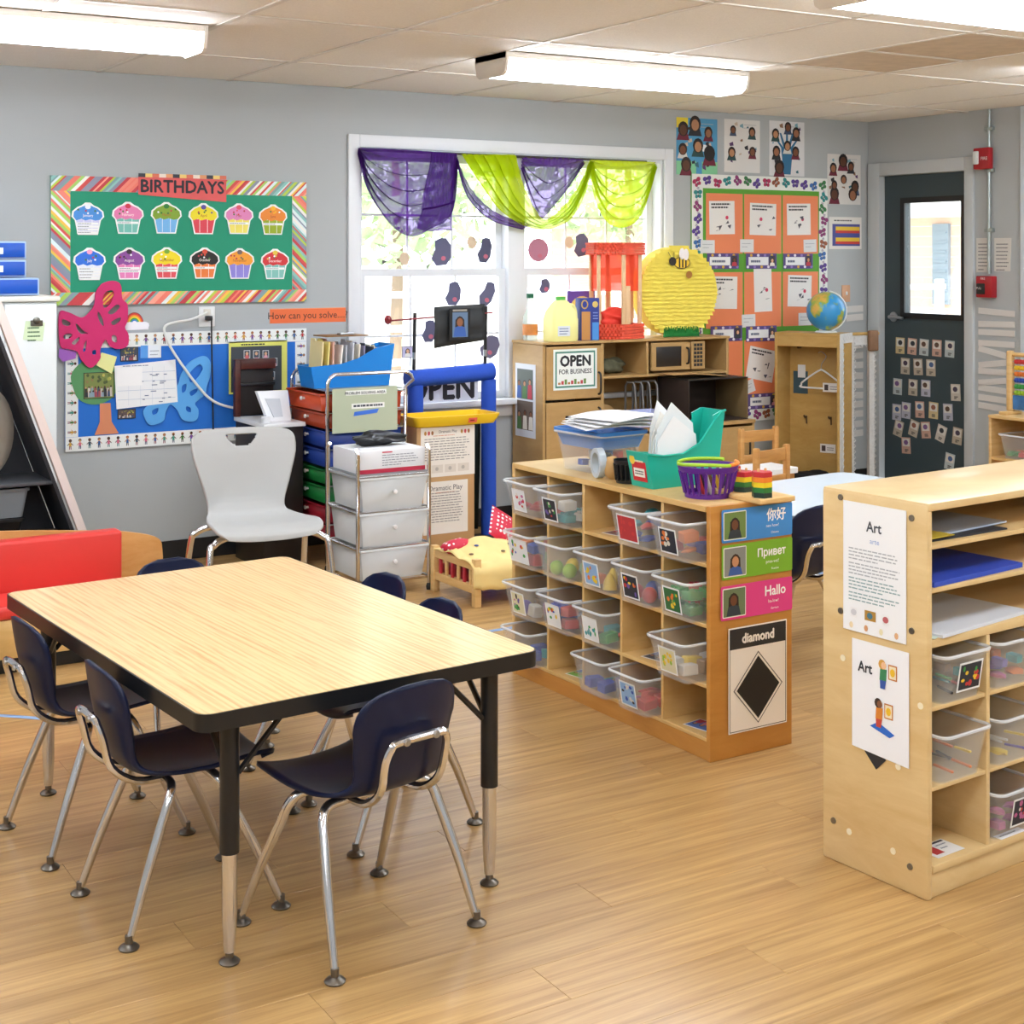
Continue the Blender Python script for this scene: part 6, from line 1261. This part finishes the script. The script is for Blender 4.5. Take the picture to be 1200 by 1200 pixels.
# ---- end-panel cards
EY = 3.3755
def endq(pxs): return quad(pxs, EY)
for (pxs, col, big, small, tiny, lb_, seed, bgc, hair) in (([(845, 598), (928.5, 626)], '#3f8fdc', '你好', 'nee how!', 'Chinese', 'blue greeting card with Chinese characters on the shelf end', 41, '#6f8a4a', 0), ([(845, 640), (928.5, 668)], '#7cb52c', 'Привет', 'pree-vet!', 'Russian', 'green greeting card reading Privet on the shelf end', 42, '#8a8f8c', 0), ([(844, 688), (928.5, 714)], '#e2418c', 'Hallo', 'ha-low!', 'German', 'pink greeting card reading Hallo on the shelf end', 43, '#6c7d5a', 0)):
    a, b, c, d = endq(pxs); b -= .0; q = Flat(); q.slabp(rrect(a, c, b, d, .006), col, .001); W, H = c-a, d-b
    q.poly(rrect(a+.006, a+W*.34, b+.007, d-.007, .004), '#f0f0ea', 1); q.photo(a+.009, b+.010, a+W*.33, d-.010, bgc, seed, 1, 2)
    q.text(big, a+W*.90, b+H*.54, H*(.30 if big != 'Привет' else .24), '#ffffff', 2, 'r', sx=.95, bold=.0009); q.text(small, a+W*.80, b+H*.32, H*.10, '#ffffff', 2, 'r'); q.text(tiny, a+W*.80, b+H*.12, H*.07, '#ffffff', 2, 'r')
    q.out('greeting_card', EY-.0015, lb_, 'card', 'greeting cards on the shelf end').rotation_euler = (0, 0, R(.8))
a, b, c, d = endq([(853, 737), (922, 846)]); q = Flat(); q.slab(a, b, c, d, '#fbf8f4', .001); W, H = c-a, d-b
q.rect(a+.004, b+.004, c-.004, b+.006, '#26262a', 1); q.rect(a+.004, b+.004, a+.006, d-.004, '#26262a', 1); q.rect(c-.006, b+.004, c-.004, d-.004, '#26262a', 1); q.rect(a+.004, d-H*.205, c-.004, d-.004, '#2a2a2e', 1)
q.text('diamond', (a+c)/2, d-H*.155, H*.092, '#f4f2ee', 2, sx=.92, bold=.0016); cx, cz = (a+c)/2, b+H*.40
for k, col, l in ((.345, '#6a6a6e', 2), (.33, '#f5f2ec', 2.5), (.30, '#1d1c1e', 3)): q.poly([(cx, cz-H*k), (cx+W*k*1.22, cz), (cx, cz+H*k), (cx-W*k*1.22, cz)], col, l)
q.out('diamond_poster', EY-.0015, 'shape poster with a black diamond on the shelf end', 'poster').rotation_euler = (0, 0, R(.8))
# ---- on top of the cubby shelf
T = CH_+.0005
o = tub('clear_tote', .20, .25, .135, CLEAR, (2.90, 4.17, T), 'large clear tote of odds and ends on the cubby shelf', 'tote', R(4), .82)
rn = random.Random(6)
for j, cc in enumerate('prwwbpkrwb'): toy(rn.choice(['cloth', 'block', 'cube']), cc, (2.90+(-.03, .03)[j % 2], 4.17-.07+.06*(j//2 % 3), T+.024+.035*(j//6)), (0, rn.uniform(-.1, .1), rn.uniform(-.3, .3)), f'{CNAME[cc]} craft scrap inside the large clear tote', 'scraps in the clear tote', .8)
tag(tub('blue_tray', .21, .26, .06, M('blue_tray_plastic', '#3f86d8', .35, alpha=.85), (2.905, 4.17, T+.085), None, None, R(4), .86), 'blue tray nested in the large clear tote', 'tray')
q = MB().ring([(.05*math.cos(R(i*15)), .05*math.sin(R(i*15))) for i in range(24)], [(.034*math.cos(R(i*15)), .034*math.sin(R(i*15))) for i in range(24)], -.012, .012, 'xz'); tag(q.build('masking_tape', M('pale_tape', '#b9c4cc', .5), None, (2.79, 4.015, T+.0505), (0, 0, R(75))), 'roll of pale tape leaning beside the clear tote', 'tape')
for i in range(4):
    q = MB().grid(lambda u, v: (-.14+.28*u+.02*v, -.12+.24*v, .008*math.sin(3*u)), 8, 6); tag(q.build('loose_paper', M('white_paper', '#f0f2f4', .6), None, (2.905+.006*i, 4.13-.012*i, T+.158+i*.011), (0, 0, R(8*i-8)), solid=.0008), ['lowest', 'second', 'third', 'topmost'][i]+' loose white sheet on the clear tote', 'paper', 'loose papers on the tote')
q = blob(2, .028, .028, .04, 3, .12); tag(q.build('paper_bag', M('kraft', '#c79f66', .7), None, (2.81, 3.965, T), angle=60), 'small brown paper bag beside the black basket', 'bag')
bk_ = thing('black_pencil_basket', 'small black slatted basket between bag and teal bin', 'basket', (2.815, 3.885, T)); 
def slat_basket(t, rx_, ry_, h_, mat, n, flare=1.2):
    MB().lathe([(0, 0), (1, 0), (1.02, h_*.16), (.98, h_*.16), (.97, .004), (0, .004)], n, sx=rx_, sy=ry_).build('bottom', mat, t)
    q = MB(); a = 1+(flare-1)*.8; q.lathe([(a, h_*.8), (flare, h_), (flare+.08, h_), (flare+.08, h_*.94), (a+.05, h_*.8), (a, h_*.8)], n, sx=rx_, sy=ry_); q.f = [f for f in q.f if len(f) == 4]; q.c = q.c[:len(q.f)]; q.build('rim_band', mat, t)
    for i in range(n):
        th_ = 2*math.pi*i/n; c, s_ = math.cos(th_), math.sin(th_); p0 = (rx_*c*1.0, ry_*s_*1.0, h_*.12); p1 = (rx_*c*a*1.02, ry_*s_*a*1.02, h_*.84); MB().tube([p0, p1], [.0048, .006], 6).build('slat', mat, t)
slat_basket(bk_, .036, .040, .075, BLACK, 16, 1.15)
tl = thing('teal_book_bin', 'teal plastic book bin with sloping sides full of papers', 'book bin', (2.80, 3.725, T), R(1.5)); TEAL = M('teal_plastic', '#1fb5a0', .32)
prof = [(0, 0), (.265, 0), (.30, .235), (.285, .235)] + [(.27-.045*k/1.0, .235-.03*k) for k in (.5,)] + bez([(.25, .20), (.19, .135), (.12, .105), (.04, .105), (-.025, .115)], 4)
for y0 in (0, .106): MB().prism(prof, y0, y0+.004, 'xz').build('side_wall', TEAL, tl)
MB().prism([(0, 0), (.004, 0), (-.02, .115), (-.025, .115)], .004, .106, 'xz').build('front_wall', TEAL, tl); MB().prism([(.261, 0), (.265, 0), (.30, .235), (.296, .235)], .004, .106, 'xz').build('back_wall', TEAL, tl); MB().box(.004, .261, .004, .106, 0, .004).build('bottom', TEAL, tl)
MB().tube([(-.025, -.002, .113), (.04, -.002, .103), (.12, -.002, .104), (.19, -.002, .134), (.25, -.002, .20), (.285, -.002, .233), (.30, -.002, .235)], .004, 6).build('rim', TEAL, tl)
q = Flat(); q.slab(-.036, .02, .036, .095, '#c92a33', .0008); q.rect(-.028, .034, .028, .062, '#f2efe8', 1); q.lines(-.022, .024, .05, .008, 2, '#4a4a50', .004, 2); q.lines(-.03, .03, .082, .01, 1, '#f5e6c8', .006, 2); q.disc(-.03, .088, .014, .016, '#e8c440', 2.5); q.v = [(-.004+b-.16*(d-.02)-.004, .055-a, d) for a, b, d in q.v]; q.build('price_label', PRINT, tl)
for i in range(8):
    h_ = .19+.045*math.sin(i*1.3)+.03*(i in (3, 4)); q = MB().prism([(-.0, 0), (.19-.008*i, 0), (.18-.008*i, h_*.82), (.09-.006*i, h_+.03), (.02, h_*.75)], -.0009, .0009, 'xz')
    tag(q.build('worksheet', M('paper_'+str(i % 3), ['#eef1f3', '#e3ecef', '#f3f0e8'][i % 3], .6), None, (2.815+.004*i, 3.738+i*.0118, T+.0055), (R(-3+rn.uniform(-1, 1)), 0, R(1.5+rn.uniform(-2, 2)))), ['nearest', 'second', 'third', 'fourth', 'fifth', 'sixth', 'seventh', 'farthest'][i]+' white worksheet standing in the teal bin', 'paper', 'worksheets in the teal bin')
pb = thing('purple_basket', 'purple slatted basket with lime and orange handles', 'basket', (2.868, 3.535, T)); PURPL = M('purple_plastic', '#5a2490', .35); slat_basket(pb, .074, .068, .098, PURPL, 22, 1.24)
MB().tube([(.094*math.cos(R(a)), .087*math.sin(R(a)), .104+.004*math.sin(R(a*2))) for a in range(150, 290, 10)], .0055, 7).build('handle', M('lime_plastic', '#a6d42a', .4), pb); MB().tube([(.094*math.cos(R(a)), .087*math.sin(R(a)), .104) for a in range(280, 345, 8)], .0062, 7).build('handle', M('orange_plastic', '#f28a2c', .4), pb); MB().tube([(.094*math.cos(R(a)), .087*math.sin(R(a)), .104) for a in range(20, 150, 10)], .0055, 7).build('handle', M('lime_plastic'), pb)
for i, (cc, dx) in enumerate((('r', -.03), ('k', -.015), ('w', .0), ('n', .02), ('y', .035))):
    q = MB().tube([(0, 0, 0), (-.02, .01, .075)], .006, 7); tag(q.build('marker', TOY[cc], None, (2.878+dx, 3.53+.01*(i % 2), T+.006)), f'{CNAME[cc]} marker standing in the purple basket', 'marker', 'markers in the purple basket')
st = thing('stacking_toy', 'wooden board with three rainbow stacks of shape blocks', 'toy', (3.01, 3.51, T), 0)
TP = [(fl(905, 584, T+.016), 5), (fl(882, 577, T+.016), 4), (fl(868, 570, T+.016), 4)]
TP = [((p[0]-3.02, p[1]-3.475), n) for p, n in TP]
xs_ = [p[0][0] for p in TP]; ys_ = [p[0][1] for p in TP]
MB().rbox(min(xs_)-.036, max(xs_)+.036, min(ys_)-.034, max(ys_)+.036, 0, .016, .003).build('base_board', PINE, st)
for ((x, y), n) in TP:
    for k in range(n):
        cc = ['#1f3a34', '#2f7d3c', '#f0d528', '#f08a2c', '#c8303a'][k if n == 5 else (0, 1, 2, 4)[k]]; hx = [(x+.032*math.cos(R(60*i)), y+.032*math.sin(R(60*i))) for i in range(6)]; MB().prism(hx, .0165+k*.0155, .0165+(k+1)*.0155-.0006, 'xy').build('shape_block', M('stack_'+cc[1:], cc, .4), st)
    for dx in (-.014, .014): MB().lathe([(.004, 0), (.004, .007), (0, .009)], 8, (x+dx, y, .0165+n*.0155)).build('peg', PINE, st)
# ================================================================== art shelf contents
am = Matrix.Translation(ART.location) @ Matrix.Rotation(R(4.5), 4, 'Z')
def inart(x, y, z): p = am @ Vector((x, y, z)); return (p.x, p.y, p.z)
def on_end(q, label, name, cat, y, z, group=None):         # facing outwards from the end panel: local u to the right = -y
    q.v = [(a, b, c) for a, b, c in q.v]; o = q.build(name, PRINT, None, inart(-.0035, y, z), (0, 0, R(-90+4.5))); return tag(o, label, cat, group)
q = Flat(); W, H = .192, .315; q.slab(-W/2, 0, W/2, H, '#f4f6f7', .001); q.text('Art', .0, H-.066, .026, '#4a4f57', 2, sx=.9, bold=.0006); q.text('arte', .002, H-.094, .013, '#8fa8d8', 2)
z_ = H-.115
for blk in range(4):
    q.lines(-W/2+.018, W/2-.016, z_, .0082, 4 if blk < 3 else 3, ['#b4b9be', '#b4b9be', '#93aeb0', '#93aeb0'][blk], .003, 2, random.Random(blk)); z_ -= .036
for j, (x, c) in enumerate(((-.062, '#c9ccd2'), (-.012, '#b58a3c'), (.036, '#c2676a'))): q.rect(x-.016 if j == 1 else x-.010, .034, x+.018 if j == 1 else x+.010, .058, c if j == 1 else '#f2f2f2', 2); q.disc(x, .046, .009, .008, ['#d0d3d8', '#4a7a8c', '#c2676a'][j], 3, 9)
for j in range(4): q.disc(-.07+j*.046, .014, .006, .008, ['#ecd9b0', '#d8a070', '#e8e0b8', '#e0b080'][j], 2, 8)
on_end(q, 'upper white Art information sheet on the birch end panel', 'art_sheet', 'paper', .155, .585)
q = Flat(); W, H = .172, .272; q.slabp([(-W/2, .01), (W/2, 0), (W/2, H), (-W/2, H)], '#f5f6f8', .001); q.text('Art', -.045, H-.075, .026, '#2e3238', 2, sx=.85, bold=.0009)
for (dx, dz, s_) in ((.012, -.06, 1), (.0, -.155, .9)):
    x, z = dx, H+dz; q.rect(x+.014, z-.016, x+.040, z+.020, '#c9782c', 2); q.rect(x+.017, z-.013, x+.037, z+.017, '#f4e6c4', 3); q.disc(x+.027, z+.002, .008, .010, '#f0c22c', 4, 8)
    q.poly([(x-.012, z-.022), (x+.008, z-.022), (x+.010, z+.006), (x-.010, z+.006)], '#3c8a5a' if s_ == 1 else '#e08a30', 4); q.poly([(x-.010, z-.042), (x+.004, z-.042), (x+.008, z-.022), (x-.011, z-.022)], '#3a5aa8' if s_ == 1 else '#c94a3a', 4); q.disc(x-.004, z+.016, .011, .012, '#d8a24a' if s_ == 1 else '#3a2a22', 5, 10); q.disc(x+.001, z+.014, .008, .009, '#eec29a' if s_ == 1 else '#8a5a3c', 5.5, 10)
q.poly([(-.03, H-.20), (.03, H-.215), (.045, H-.205), (-.005, H-.185)], '#2f6fd0', 1.5)
on_end(q, 'lower white Art picture sheet on the birch end panel', 'art_picture_sheet', 'paper', .137, .295)
q = Flat(); q.slabp([(-.035, .0+.035), (0, 0), (.03, .03), (.012, .055), (-.03, .055)], '#26262a', .0006); on_end(q, 'dark paper corner peeking below the lower Art sheet', 'dark_paper', 'paper', .15, .258).location = inart(-.002, .15, .265)
def sheet_on(x0, x1, y0, y1, z, c, label, th_=.003, rot=4.5, name='paper_stack'):
    o = MB().rbox(-(x1-x0)/2, (x1-x0)/2, -(y1-y0)/2, (y1-y0)/2, 0, th_, .0008, 1).build(name, M('sheet_'+c[1:], c, .55), None, inart((x0+x1)/2, (y0+y1)/2, z), (0, 0, R(rot))); return tag(o, label, 'paper', 'papers in the art shelf slots')
sheet_on(.03, .33, .02, .26, .8265, '#2a2f38', 'black paper sheet in the top slot of the art shelf', .004, 3); sheet_on(.05, .38, .05, .28, .831, '#b7c4d6', 'pale blue sheet on the black paper in the top slot', .004, 8); sheet_on(.025, .12, .015, .20, .8355, '#c9b23c', 'yellow sheet at the edge of the top slot', .002, 6)
sheet_on(.025, .39, .012, .25, .7245, '#2f4fc0', 'stack of royal blue paper in the middle slot', .012, 7); sheet_on(.04, .42, .01, .26, .6045, '#dfe6f0', 'large white paper stack in the lowest slot', .008, 9); sheet_on(.022, .07, .008, .06, .6045, '#cfe3dd', 'pale mint paper scrap beside the white stack', .002, 20)
abm, abmr = bin_mesh(.168, .285, .118)
ASP = {(0, 0): ('crayons and markers', ['stick', 'block'], 'krgtwn', 14, 'kryg'), (0, 1): ('pink and orange paper shapes', ['cloth', 'block'], 'poyvt', 12, ''), (1, 0): ('orange and brown crayons', ['stick', 'stick'], 'oonky', 12, ''), (1, 1): ('yellow tubes and sticks', ['stick', 'cloth'], 'yvnwy', 10, ''), (2, 1): ('pink dough and cutters', ['cloth', 'block'], 'pppr', 11, 'krpw'), (0, 2): ('mixed scraps', ['cloth'], 'rgb', 6, ''), (1, 2): ('craft sticks', ['stick'], 'nwn', 8, ''), (2, 2): ('yarn', ['cloth'], 'bvt', 6, '')}
for (r, c), (what, kinds, colr, n, card) in ASP.items():
    x = (AX[c]+AX[c+1])/2+(.004 if c == 0 else 0); z = (.4455, .2585, .0785)[r]
    o = link('clear_bin', abm, None, inart(x, .128, z), (0, 0, R(4.5+rn.uniform(-1, 1)))); link('rim', abmr, o); tag(o, f'clear bin of {what} in the art shelf', 'bin', 'clear bins in the art shelf')
    if card:
        q = label_card(card, r*3+c+50, .088, .072); q.v = [(a+.015, -.1425*.93-.004+b-.165*(d-.05)-.003, d+.022) for a, b, d in q.v]; q.build('picture_label', PRINT, o)
    for j in range(n):
        cc = colr[j % len(colr)]; k = rn.choice(kinds); p = inart(x+(-.033, .033)[j % 2]+rn.uniform(-.003, .003), .128-.10+.058*(j//2 % 4)+rn.uniform(-.003, .003), z+.024+.032*(j//8)); toy(k, cc, p, (rn.uniform(-.1, .1), rn.uniform(-.1, .1), 1.57+rn.uniform(-.25, .25)), f'{CNAME[cc]} craft piece inside the clear bin of {what}', f'crafts in the bin of {what}', .75 if k not in ('stick', 'cloth') else .55)
q = Flat(); q.slab(-.05, -.035, .05, .035, '#f0f0ee', .0006); q.rect(-.038, -.022, -.008, .018, '#b83a3a', 1); q.rect(-.045, .024, .045, .032, '#3a3a40', 1); q.lines(.0, .04, .01, .016, 2, '#8d93a0', .005); q.v = [(a, d, -b+.0006) for a, b, d in q.v]; tag(q.build('shelf_label', PRINT, None, inart(.115, .055, .0785), (0, 0, R(4.5))), 'white label card in the empty bottom art cubby', 'card')
q = Flat(); q.slab(-.05, -.012, .05, .012, '#f0f0ee', .0006); q.lines(-.04, .04, -.002, .01, 1, '#555555', .005); q.v = [(a, d, -b+.0006) for a, b, d in q.v]; tag(q.build('shelf_label', PRINT, None, inart(.33, .012, .0785), (0, 0, R(4.5))), 'thin white label under the pink dough bin', 'card')
# ================================================================== middle distance
wt = thing('white_table', 'pale white-topped table behind the cubby shelf', 'table', (4.02, 4.32, 0), R(6)); MB().prism(rrect(-.55, .56, -.30, .30, .06), .536, .56, 'xy').build('tabletop', M('pale_laminate', '#d5e2ec', .25), wt); MB().ring(rrect(-.553, .563, -.303, .303, .063), rrect(-.549, .559, -.299, .299, .059), .534, .5595, 'xy').build('edge_band', M('grey_edge', '#7d8790', .4), wt)
for sx in (-1, 1):
    for sy in (-1, 1): lg = MB().tube([(sx*.46, sy*.22, .534), (sx*.46, sy*.22, .24), (sx*.46, sy*.22, .02)], .019, 10).build('leg', BLKMET, wt); glide((sx*.46, sy*.22, 0), lg)
school_chair((3.60, 4.03), R(6), 'navy chair at the white table between the two shelves', .19, .36, .62)
def wood_chair(loc, face, label):
    t = thing('wooden_chair', label, 'chair', (loc[0], loc[1], 0), face, 'small wooden chairs')
    MB().rbox(-.13, .13, -.12, .14, .285, .303, .006).build('seat', OAKCH, t)
    for sx in (-1, 1):
        MB().rbox(sx*.118-.014, sx*.118+.014, -.135, -.107, 0, .60, .006).build('rear_post', OAKCH, t); MB().rbox(sx*.115-.014, sx*.115+.014, .10, .128, 0, .285, .005).build('leg', OAKCH, t); MB().rbox(sx*.116-.008, sx*.116+.008, -.107, .10, .12, .145, .003).build('stretcher', OAKCH, t)
    for z0, z1 in ((.525, .585), (.42, .46)): MB().rbox(-.104, .104, -.128, -.114, z0, z1, .004).build('back_rail', OAKCH, t)
    return t
wood_chair((5.10, 5.99), R(0), 'small wooden chair by the play kitchen, farther of two'); wood_chair((4.62, 5.37), R(12), 'small wooden chair behind the teal bin, nearer of two')
pt = thing('play_table', 'small white-topped play table by the wooden chairs', 'table', (4.92, 5.68, 0), R(0)); MB().prism(rrect(-.19, .19, -.12, .12, .03), .40, .425, 'xy').build('tabletop', WHITE, pt)
for sx in (-1, 1):
    for sy in (-1, 1): MB().rbox(sx*.155-.015, sx*.155+.015, sy*.085-.015, sy*.085+.015, 0, .40, .003).build('leg', OAKCH, pt)
# right-hand shelf, abacus, bin
rs = thing('small_shelf', 'small wooden shelf against the right wall by the door', 'shelf', (6.60, 5.64, 0), 0)
def rb(name, a): return MB().rbox(*a, .003, 1).build(name, PINE, rs)
rb('side_panel', (0, .40, -.018, 0, 0, .585)); rb('side_panel', (0, .40, -.80, -.782, 0, .585)); rb('top_panel', (-.004, .40, -.80, 0, .585, .603)); rb('back_panel', (.392, .40, -.782, -.018, 0, .585)); rb('shelf', (.004, .392, -.782, -.018, .35, .368)); rb('shelf', (.004, .392, -.782, -.018, .05, .068)); rb('toe_board', (.01, .026, -.782, -.018, 0, .05)); rb('divider', (.004, .392, -.41, -.392, .368, .585))
o = tub('clear_bin', .30, .24, .135, CLEAR, (6.74, 5.44, .3685), 'clear bin of green and red toys in the small right shelf', 'bin', 0, .86)
for j, cc in enumerate('grgbrogwr'): toy(rn.choice(['stud', 'block', 'cloth']), cc, (6.66+.065*(j//3), 5.44-.065+.065*(j % 3), .3925), (0, 0, rn.uniform(-.3, .3)), f'{CNAME[cc]} toy in the bin on the small right shelf', 'toys in the right shelf bin', 1.2)
ab_ = thing('abacus', 'wooden bead abacus standing on the small right shelf', 'abacus', (6.72, 5.28, .6035), R(-90)); AW = PINE
MB().rbox(-.33, -.28, -.07, .07, 0, .018, .004).build('foot', AW, ab_); MB().rbox(.28, .33, -.07, .07, 0, .018, .004).build('foot', AW, ab_)
for x in (-.305, .305): MB().rbox(x-.018, x+.018, -.018, .018, .018, .36, .008).build('post', AW, ab_)
MB().tube([(-.30, 0, .34), (.30, 0, .34)], .012, 10).build('top_bar', AW, ab_)
for k in range(6):
    z = .30-k*.035; rd = MB().tube([(-.287, 0, z), (.287, 0, z)], .003, 6).build('rod', STEEL, ab_)
    for j in range(10): MB().lathe([(.004, -.010), (.014, -.007), (.014, .007), (.004, .010)], 10).build('bead', TOY['ryobgl'[k]], rd, (-.262+j*.024+(.10 if j > 5 else 0), 0, z), (0, R(90), 0))
MB().rbox(-.287, .287, -.004, .004, .03, .11, .002).build('picture_panel', M('abacus_picture', '#3a78b8', .5, noise=.6, nscale=20), ab_)
# tape lines on the floor
TAPE = M('blue_floor_tape', '#8fb0dc', .6)
def tape(pts, label, w_=.024):
    q = MB(); P = [Vector((*p, 0)) for p in pts]; o = P[0]
    vs = []
    for i, p in enumerate(P):
        d = (P[min(i+1, len(P)-1)]-P[max(i-1, 0)]).normalized(); n = Vector((-d.y, d.x, 0)); vs += [tuple(p-o+n*w_/2), tuple(p-o-n*w_/2)]
    k = len(P); vs2 = [(a, b, .0007) for a, b, c in vs]; q.add(vs2, [(2*i, 2*i+1, 2*i+3, 2*i+2) for i in range(k-1)])
    return tag(q.build('floor_tape', TAPE, None, (o.x, o.y, .0003), solid=.0006), label, 'tape')
tape([fl(-40, 836), fl(20, 840), fl(95, 846)], 'strip of worn blue tape on the floor left of the table'); tape([fl(560, 742), fl(598, 736), fl(640, 728)], 'strip of blue tape on the floor beside the cubby shelf', .03)
tape([fl(925, 678), fl(942, 672), fl(975, 668)], 'pale blue tape on the floor under the white table', .10)
